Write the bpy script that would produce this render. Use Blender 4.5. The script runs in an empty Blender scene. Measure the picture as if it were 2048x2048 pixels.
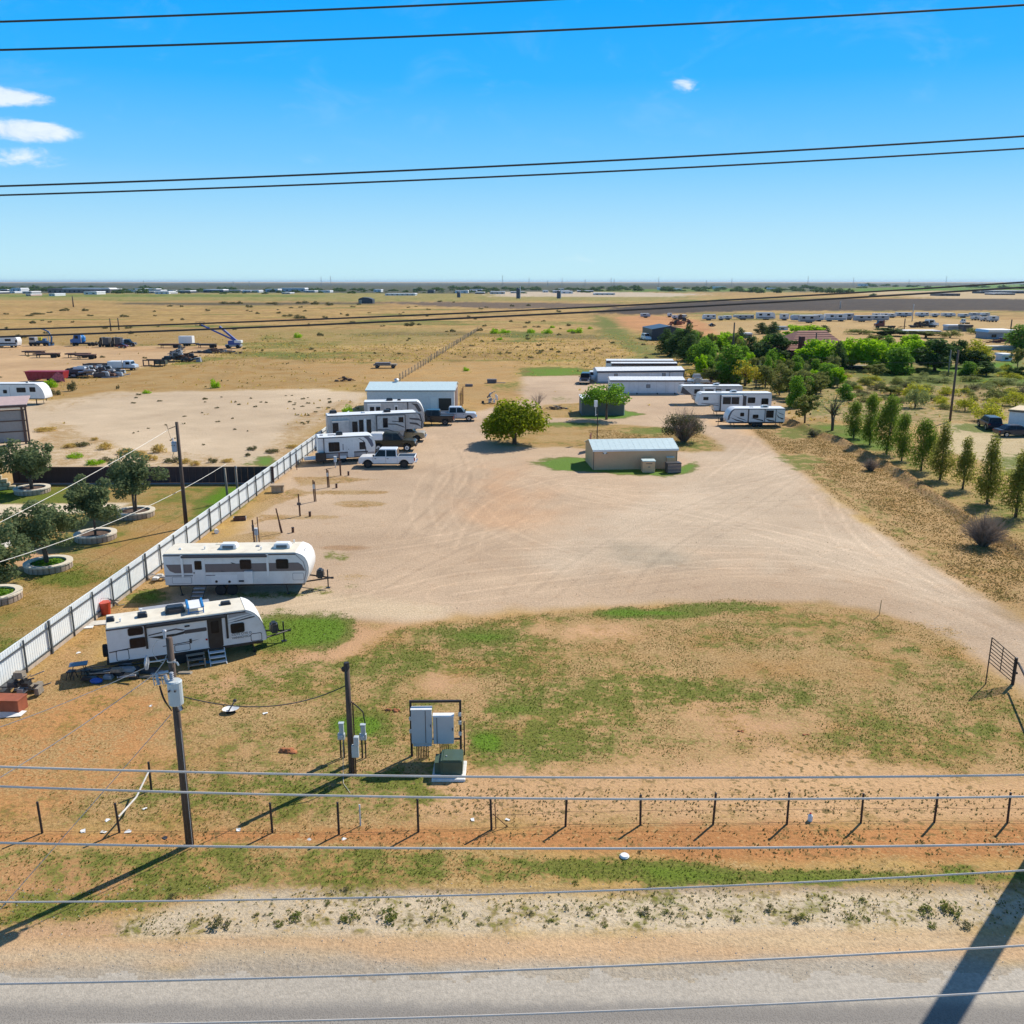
import bpy, bmesh, math, random
import numpy as np
from mathutils import Vector, Matrix
# ------------------------------------------------------------------ camera, sky, sun, exposure
scn = bpy.context.scene
COL = scn.collection
CAM_H, FPX = 19.0, 1800.0                    # camera height (m), focal length for a 2048 px frame
TILT = math.atan(461 / 1800)                 # looking a little downward
cam_d = bpy.data.cameras.new('camera'); cam = bpy.data.objects.new('camera', cam_d); COL.objects.link(cam)
cam.location = (0, 0, CAM_H); cam.rotation_euler = (math.pi / 2 - TILT, 0, 0)
cam_d.sensor_width = 36; cam_d.lens = 36 * FPX / 2048; cam_d.clip_start = 0.3; cam_d.clip_end = 90000
scn.camera = cam
scn.render.resolution_x = scn.render.resolution_y = 1024
scn.view_settings.view_transform = 'Standard'; scn.view_settings.look = 'None'
scn.view_settings.exposure = 0.2; scn.view_settings.gamma = 1; scn.view_settings.use_curve_mapping = False
scn.cycles.max_bounces = 5; scn.cycles.transparent_max_bounces = 6; scn.cycles.use_denoising = True
SUN_EL, SUN_AZ = math.radians(44), math.radians(43.5)     # azimuth clockwise from +Y
sun_d = bpy.data.lights.new('sun', 'SUN'); sun_d.energy = 5.0; sun_d.angle = math.radians(0.5); sun_d.color = (1, .93, .82)
sun = bpy.data.objects.new('sun', sun_d); COL.objects.link(sun); sun.location = (60, 60, 90)
sdir = Vector((math.sin(SUN_AZ) * math.cos(SUN_EL), math.cos(SUN_AZ) * math.cos(SUN_EL), math.sin(SUN_EL)))
sun.rotation_euler = sdir.to_track_quat('Z', 'Y').to_euler()

HAZE = 2.8e-5
class NT:                                     # tiny node-graph helper
    def __init__(s, tree): s.t = tree; tree.nodes.clear()
    def n(s, typ, ins=None, **kw):
        d = s.t.nodes.new(typ)
        for k, v in kw.items(): setattr(d, k, v)
        for k, v in (ins or {}).items():
            sk = d.inputs[k]
            if isinstance(v, bpy.types.NodeSocket): s.t.links.new(v, sk)
            else: sk.default_value = v
        return d
    def m(s, op, a, b=0.0, c=0.0, clamp=False):
        d = s.n('ShaderNodeMath', {0: a, 1: b, 2: c}, operation=op); d.use_clamp = clamp; return d.outputs[0]
    def mix(s, f, a, b, bt='MIX'):
        d = s.n('ShaderNodeMix', data_type='RGBA', blend_type=bt)
        for i, v in ((0, f), (6, a), (7, b)):
            if isinstance(v, bpy.types.NodeSocket): s.t.links.new(v, d.inputs[i])
            else: d.inputs[i].default_value = v if i == 0 or len(v) == 4 else (*v, 1)
        return d.outputs[2]
    def ramp(s, f, stops, interp='LINEAR'):
        d = s.n('ShaderNodeValToRGB', {0: f}); e = d.color_ramp.elements; d.color_ramp.interpolation = interp
        while len(e) < len(stops): e.new(0.5)
        for el, (p, c) in zip(e, stops): el.position = p; el.color = c if len(c) == 4 else (*c, 1)
        return d.outputs[0]
    def smooth(s, x, lo, hi):
        d = s.n('ShaderNodeMapRange', {0: x, 1: lo, 2: hi, 3: 0.0, 4: 1.0}, interpolation_type='SMOOTHSTEP'); return d.outputs[0]
    def noise(s, vec, sc, det=3.0, rough=0.55, dist=0.0):
        return s.n('ShaderNodeTexNoise', {'Vector': vec, 'Scale': sc, 'Detail': det, 'Roughness': rough, 'Distortion': dist}).outputs[0]

wd = bpy.data.worlds.new('World'); scn.world = wd; wd.use_nodes = True
w = NT(wd.node_tree)
sky = w.n('ShaderNodeTexSky', sky_type='NISHITA'); sky.sun_disc = False
sky.sun_elevation = SUN_EL; sky.sun_rotation = SUN_AZ; sky.altitude = 800; sky.air_density = 1.0; sky.dust_density = 0.4; sky.ozone_density = 2.0
tc = w.n('ShaderNodeTexCoord'); sx = w.n('ShaderNodeSeparateXYZ', {0: tc.outputs['Generated']})
X_, Y_, Z_ = sx.outputs
el = w.m('ARCSINE', Z_); az = w.m('ARCTAN2', X_, Y_)
grad = w.ramp(w.m('MULTIPLY', el, 0.6366, clamp=True), [(0.0, (5.0, 7.6, 8.3)), (0.03, (3.9, 6.8, 8.6)), (0.075, (1.6, 5.2, 8.9)), (0.125, (.25, 4.0, 9.1)), (0.17, (.02, 3.5, 9.0)), (.25, (.05, 2.8, 7.6)), (.4, (.65, 1.6, 3.8)), (.65, (1.0, 1.25, 2.1)), (1.0, (.95, 1.0, 1.5))])
skyc = w.mix(0.96, sky.outputs[0], grad)
uvec = w.n('ShaderNodeCombineXYZ', {0: az, 1: w.m('MULTIPLY', el, 2.2), 2: 0.0}).outputs[0]
cn = w.noise(uvec, 30.0, 7.0, .62, .5)
def pix_dir(u, v):
    x = (u - 1024) / FPX; y = -(v - 1024) / FPX; c, s_ = math.cos(TILT), math.sin(TILT)
    d = Vector((x, c + y * s_, -s_ + y * c)).normalized(); return math.atan2(d.x, d.y), math.asin(d.z)
tot = 0.0
for (u, v, ru, rv, st) in ((5, 192, 105, 22, 1.0), (55, 262, 105, 27, 1.15), (35, 312, 105, 25, .62), (-150, 250, 120, 40, 1.0), (1372, 168, 42, 21, .55), (585, 216, 45, 12, .12), (1150, 520, 70, 18, .2), (1400, 318, 55, 10, .16), (1025, 362, 40, 12, .15), (205, 236, 40, 12, .1), (640, 318, 120, 14, .12), (2300, 200, 140, 35, .8)):
    a0, e0 = pix_dir(u, v)
    d = w.m('ADD', w.m('POWER', w.m('DIVIDE', w.m('SUBTRACT', az, a0), ru * .9 / FPX), 2.0), w.m('POWER', w.m('DIVIDE', w.m('SUBTRACT', el, e0), rv * .85 / FPX), 2.0))
    tot = w.m('ADD', tot, w.m('MULTIPLY', w.m('MAXIMUM', w.m('SUBTRACT', 1.0, d), 0.0), st))
wisp = w.m('MULTIPLY', w.smooth(w.noise(uvec, 9.0, 7.0, .65, .6), .5, .75), w.m('MULTIPLY', w.smooth(el, .08, .2), .10))
cl = w.m('ADD', w.smooth(w.m('ADD', w.m('MULTIPLY', tot, 1.25), w.m('MULTIPLY', w.m('SUBTRACT', cn, .62), w.m('MINIMUM', w.m('MULTIPLY', tot, 8.0), 2.2))), .0, 1.0), wisp, clamp=True)
skyc = w.mix(w.m('MULTIPLY', cl, .72), skyc, w.mix(w.smooth(cn, .35, .65), (7.6, 8.0, 8.6), (9.6, 9.5, 9.1)))
w.n('ShaderNodeOutputWorld', {0: w.n('ShaderNodeBackground', {0: skyc, 1: 0.1}).outputs[0]})

# ------------------------------------------------------------------ places: a picture direction met with the ground gives a point of the site
def ray(u, v):
    x = (u - 1024) / FPX; y = -(v - 1024) / FPX; c, s_ = math.cos(TILT), math.sin(TILT)
    return (x, c + y * s_, -s_ + y * c)
def G(u, v, z=0.0):
    r = ray(u, v); t = (z - CAM_H) / r[2]; return Vector((r[0] * t, r[1] * t, z))
def AT(u, v, Y):                              # the point on that direction at northing Y
    r = ray(u, v); t = Y / r[1]; return Vector((r[0] * t, Y, CAM_H + r[2] * t))
def MPP(v): return G(1024, v).length and math.hypot(G(1024, v).y, CAM_H) * math.cos(math.atan((v - 1024) / FPX)) / FPX   # metres per reference pixel

# ------------------------------------------------------------------ materials
MATS = {}
def mat(name, col, rough=.6, metal=0.0, var=.12, sc=3.0, bump=0.0, dirt=0.0, dcol=(.30, .2, .11), spec=.5, trans=0.0, coat=0.0, stretch=None):
    if name in MATS: return MATS[name]
    m = bpy.data.materials.new(name); m.use_nodes = True; g = NT(m.node_tree)
    co = g.n('ShaderNodeTexCoord').outputs['Object']
    if stretch: co = g.n('ShaderNodeMapping', {0: co, 3: stretch}).outputs[0]
    nz = g.noise(co, sc, 5.0, .6)
    lo = tuple(max(0, c * (1 - var)) for c in col); hi = tuple(min(1, c * (1 + var)) for c in col)
    c = g.mix(g.smooth(nz, .3, .7), lo, hi)
    if dirt: c = g.mix(g.m('MULTIPLY', g.smooth(g.noise(co, sc * .7 + .3, 6.0, .65, .3), .48, .75), dirt), c, dcol)
    ins = {'Base Color': c, 'Roughness': rough, 'Metallic': metal, 'Specular IOR Level': spec, 'Coat Weight': coat, 'Coat Roughness': .08}
    if bump: ins['Normal'] = g.n('ShaderNodeBump', {'Strength': bump, 'Distance': .05, 'Height': nz}).outputs[0]
    b = g.n('ShaderNodeBsdfPrincipled', ins)
    out = b.outputs[0]
    if trans: out = g.n('ShaderNodeMixShader', {0: trans, 1: out, 2: g.n('ShaderNodeBsdfTranslucent', {0: c}).outputs[0]}).outputs[0]
    g.n('ShaderNodeOutputMaterial', {0: out}); MATS[name] = m; return m
def leafmat(name, a, b, trans=.35):
    m = bpy.data.materials.new(name); m.use_nodes = True; g = NT(m.node_tree)
    ge = g.n('ShaderNodeNewGeometry'); co = g.n('ShaderNodeTexCoord').outputs['Object']
    f = g.m('ADD', g.m('MULTIPLY', ge.outputs['Random Per Island'], .55), g.m('MULTIPLY', g.smooth(g.noise(co, 1.1, 3.0), .3, .7), .45))
    c = g.mix(f, a, b)
    bs = g.n('ShaderNodeBsdfPrincipled', {'Base Color': c, 'Roughness': .7, 'Specular IOR Level': .08}).outputs[0]
    tr = g.n('ShaderNodeBsdfTranslucent', {0: g.mix(.5, c, b)}).outputs[0]
    g.n('ShaderNodeOutputMaterial', {0: g.n('ShaderNodeMixShader', {0: trans, 1: bs, 2: tr}).outputs[0]}); MATS[name] = m; return m

# ------------------------------------------------------------------ mesh helpers
class MB:
    def __init__(s): s.v = []; s.f = []
    def add(s, vs, fs):
        o = len(s.v); s.v += [tuple(p) for p in vs]; s.f += [tuple(i + o for i in f) for f in fs]; return s
    def box(s, x0, x1, y0, y1, z0, z1):
        return s.add([(x0, y0, z0), (x1, y0, z0), (x1, y1, z0), (x0, y1, z0), (x0, y0, z1), (x1, y0, z1), (x1, y1, z1), (x0, y1, z1)],
                     [(3, 2, 1, 0), (4, 5, 6, 7), (0, 1, 5, 4), (1, 2, 6, 5), (2, 3, 7, 6), (3, 0, 4, 7)])
    def frus(s, b, t, z0, z1):                # b,t = (x0,x1,y0,y1)
        return s.add([(b[0], b[2], z0), (b[1], b[2], z0), (b[1], b[3], z0), (b[0], b[3], z0), (t[0], t[2], z1), (t[1], t[2], z1), (t[1], t[3], z1), (t[0], t[3], z1)],
                     [(3, 2, 1, 0), (4, 5, 6, 7), (0, 1, 5, 4), (1, 2, 6, 5), (2, 3, 7, 6), (3, 0, 4, 7)])
    def cyl(s, p0, p1, r0, r1=None, n=10):
        r1 = r0 if r1 is None else r1; p0 = Vector(p0); p1 = Vector(p1); d = (p1 - p0).normalized()
        a = d.orthogonal().normalized(); b = d.cross(a); vs = []
        for p, r in ((p0, r0), (p1, r1)):
            vs += [p + (a * math.cos(2 * math.pi * i / n) + b * math.sin(2 * math.pi * i / n)) * r for i in range(n)]
        return s.add(vs, [(i, (i + 1) % n, n + (i + 1) % n, n + i) for i in range(n)] + [tuple(range(n - 1, -1, -1)), tuple(range(n, 2 * n))])
    def tube(s, pts, r, n=6):
        pts = [Vector(p) for p in pts]; vs = []; k = len(pts)
        rs = r if isinstance(r, (list, tuple)) else [r] * k
        a = None
        for i, p in enumerate(pts):
            d = (pts[min(i + 1, k - 1)] - pts[max(i - 1, 0)]).normalized()
            a = d.orthogonal().normalized() if a is None else (a - d * a.dot(d)).normalized()
            b = d.cross(a)
            vs += [p + (a * math.cos(2 * math.pi * j / n) + b * math.sin(2 * math.pi * j / n)) * rs[i] for j in range(n)]
        fs = [(i * n + j, i * n + (j + 1) % n, (i + 1) * n + (j + 1) % n, (i + 1) * n + j) for i in range(k - 1) for j in range(n)]
        return s.add(vs, fs + [tuple(range(n - 1, -1, -1)), tuple(range((k - 1) * n, k * n))])
    def prism(s, pts, y0, y1):                # pts = (x,z) outline, extruded along y
        n = len(pts); vs = [(x, y0, z) for x, z in pts] + [(x, y1, z) for x, z in pts]
        return s.add(vs, [tuple(range(n)), tuple(range(2 * n - 1, n - 1, -1))] + [(i, n + i, n + (i + 1) % n, (i + 1) % n) for i in range(n)])
    def ell(s, c, r, n=10, m=6):
        vs = []; c = Vector(c)
        for j in range(m + 1):
            t = math.pi * j / m
            vs += [(c.x + r[0] * math.sin(t) * math.cos(2 * math.pi * i / n), c.y + r[1] * math.sin(t) * math.sin(2 * math.pi * i / n), c.z + r[2] * math.cos(t)) for i in range(n)]
        return s.add(vs, [((j + 1) * n + i, (j + 1) * n + (i + 1) % n, j * n + (i + 1) % n, j * n + i) for j in range(m) for i in range(n)])
def link(o, parent=None):
    COL.objects.link(o)
    if parent is not None: o.parent = parent
    return o
def obj(name, mb, m, parent=None, smooth=False, bevel=0.0, seg=2):
    me = bpy.data.meshes.new(name); me.from_pydata(mb.v, [], mb.f)
    bm = bmesh.new(); bm.from_mesh(me); bmesh.ops.recalc_face_normals(bm, faces=bm.faces)
    if bevel: bmesh.ops.bevel(bm, geom=[e for e in bm.edges if len(e.link_faces) == 2 and e.calc_face_angle(0) > .35], offset=bevel, segments=seg, affect='EDGES', clamp_overlap=True)
    bm.to_mesh(me); bm.free(); me.materials.append(m)
    if smooth: me.polygons.foreach_set('use_smooth', [True] * len(me.polygons))
    return link(bpy.data.objects.new(name, me), parent)
def tag(o, label, cat, group=None, kind=None):
    if label: o['label'] = label
    if cat: o['category'] = cat
    if group: o['group'] = group
    if kind: o['kind'] = kind
    return o
def thing(name, label, cat, loc=(0, 0, 0), rz=0.0, group=None):
    o = link(bpy.data.objects.new(name, None)); o.empty_display_size = .3; o.location = loc; o.rotation_euler = (0, 0, rz)
    return tag(o, label, cat, group)
def dup(root, loc, rz=None, label=None, scale=None):
    kids = {}
    for o in ALLK(root): kids.setdefault(o.parent, []).append(o)
    def cp(o, par):
        c = o.copy(); link(c, par)
        for k in kids.get(o, []): cp(k, c)
        return c
    r = cp(root, None); r.location = loc
    if rz is not None: r.rotation_euler = (0, 0, rz)
    if scale is not None: r.scale = scale if hasattr(scale, '__len__') else (scale,) * 3
    if label: r['label'] = label
    return r
def ALLK(root):
    out = []; st = [root]; 
    while st:
        o = st.pop(); ch = list(o.children); out += ch; st += ch
    return out
def rrect(x0, x1, z0, z1, r=.06, n=4):
    p = []
    for cx, cz, a in ((x1 - r, z1 - r, 0), (x0 + r, z1 - r, 90), (x0 + r, z0 + r, 180), (x1 - r, z0 + r, 270)):
        p += [(cx + r * math.cos(math.radians(a + 90 * i / n)), cz + r * math.sin(math.radians(a + 90 * i / n))) for i in range(n + 1)]
    return p
def text(body, parent, loc, rot, size, m, name='lettering', shear=0):
    c = bpy.data.curves.new(name, 'FONT'); c.body = body; c.size = size; c.extrude = .004; c.shear = shear; c.align_x = 'LEFT'
    t_ = bpy.data.objects.new(name, c); COL.objects.link(t_); bpy.context.view_layer.update(); me = bpy.data.meshes.new_from_object(t_.evaluated_get(bpy.context.evaluated_depsgraph_get())); bpy.data.objects.remove(t_); me.materials.clear(); me.materials.append(m)
    o = link(bpy.data.objects.new(name, me), parent); o.location = loc; o.rotation_euler = rot; o['kind'] = 'stuff'; return o

WHITE = mat('white_paint', (.72, .72, .70), .45, dirt=.18, var=.05, sc=1.2)
TRIMW = mat('white_trim', (.78, .78, .76), .4, var=.04)
CREAM = mat('cream_roof_membrane', (.74, .68, .55), .6, dirt=.25, var=.06, sc=1.5)
BLACK = mat('black_plastic', (.018, .018, .02), .45, var=.3)
GLASS = mat('dark_tinted_glass', (.014, .014, .017), .2, var=.3, spec=.25)
GREY = mat('grey_gelcoat', (.33, .33, .34), .45, var=.06)
DGREY = mat('dark_grey_decal', (.06, .058, .065), .4, var=.1)
BROWN = mat('taupe_decal', (.17, .14, .135), .5, var=.06)
RUBBER = mat('tyre_rubber', (.02, .02, .02), .85, var=.3)
STEEL = mat('galvanised_steel', (.50, .52, .54), .42, .5, var=.1)
ALU = mat('aluminium_wire', (.50, .465, .43), .7, .0, var=.08)
DKWIRE = mat('dark_cable', (.035, .033, .035), .8, var=.1)
DSTEEL = mat('dark_painted_steel', (.035, .028, .028), .55, .2, var=.25)
RUST = mat('rusty_iron', (.12, .055, .035), .8, .2, var=.35, sc=8)
WOOD = mat('weathered_pole_wood', (.10, .068, .052), .85, var=.3, sc=4, bump=.3, stretch=(6, 6, .4))
GWOOD = mat('grey_wood', (.26, .22, .17), .85, var=.25, sc=4, bump=.3, stretch=(6, 6, .4))
CONC = mat('concrete', (.55, .52, .47), .85, var=.12, sc=4, bump=.15, dirt=.3)
RIM = mat('alloy_rim', (.5, .5, .52), .35, .7)
CHROME = mat('chrome', (.7, .7, .72), .18, .9)
BLUE = mat('blue_plastic', (.02, .2, .5), .45)
REDL = mat('red_lamp', (.35, .01, .01), .25)
LAMP = mat('clear_lamp', (.6, .62, .65), .1)
BARK = mat('bark', (.11, .082, .06), .9, var=.35, sc=6, bump=.4)
CERAM = mat('grey_porcelain', (.42, .44, .48), .3)
random.seed(7); rng = np.random.default_rng(11)
# ------------------------------------------------------------------ the ground: one surface cut into named pieces along their borders
def vnoise(x, y, seed=0):
    r = np.random.default_rng(seed).random((256, 256)); xi = np.floor(x).astype(int); yi = np.floor(y).astype(int)
    fx = x - xi; fy = y - yi; fx = fx * fx * (3 - 2 * fx); fy = fy * fy * (3 - 2 * fy); a = lambda i, j: r[(xi + i) & 255, (yi + j) & 255]
    return (a(0, 0) * (1 - fx) + a(1, 0) * fx) * (1 - fy) + (a(0, 1) * (1 - fx) + a(1, 1) * fx) * fy
def fbm(x, y, seed=0, o=4):
    t = 0; k = 0
    for i in range(o): t = t + vnoise(x * 2 ** i, y * 2 ** i, seed + i) * .5 ** i; k += .5 ** i
    return t / k
def sd_poly(px, py, poly):                    # signed distance, negative inside
    n = len(poly); d = np.full(px.shape, 1e18); ins = np.zeros(px.shape, bool)
    for i in range(n):
        ax, ay = poly[i]; bx, by = poly[(i + 1) % n]; ex, ey = bx - ax, by - ay
        t = np.clip(((px - ax) * ex + (py - ay) * ey) / (ex * ex + ey * ey + 1e-12), 0, 1)
        d = np.minimum(d, (px - ax - t * ex) ** 2 + (py - ay - t * ey) ** 2)
        c = ((ay > py) != (by > py)); 
        if abs(ey) > 1e-12: ins ^= c & (px < ex * (py - ay) / ey + ax)
    d = np.sqrt(d); return np.where(ins, -d, d)
def sd_line(px, py, pts):
    d = np.full(px.shape, 1e18)
    for (ax, ay), (bx, by) in zip(pts[:-1], pts[1:]):
        ex, ey = bx - ax, by - ay; t = np.clip(((px - ax) * ex + (py - ay) * ey) / (ex * ex + ey * ey + 1e-12), 0, 1)
        d = np.minimum(d, (px - ax - t * ex) ** 2 + (py - ay - t * ey) ** 2)
    return np.sqrt(d)
def W(pts): return [tuple(G(u, v)[:2]) for u, v in pts]
def EL(u, v, ru, rv, n=18): return [(u + ru * math.cos(2 * math.pi * i / n), v + rv * math.sin(2 * math.pi * i / n)) for i in range(n)]
SAND = (.50, .38, .272); PALE = (.54, .435, .315); ORANGE = (.47, .265, .14); GOLD = (.45, .305, .115); TAN = (.46, .34, .18); CALI = (.58, .49, .36)
ASPH = (.30, .285, .262); DARKF = (.052, .041, .037); LAWN = (.27, .19, .065); PINK = (.53, .335, .195); BAND = (.11, .12, .10)
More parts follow.
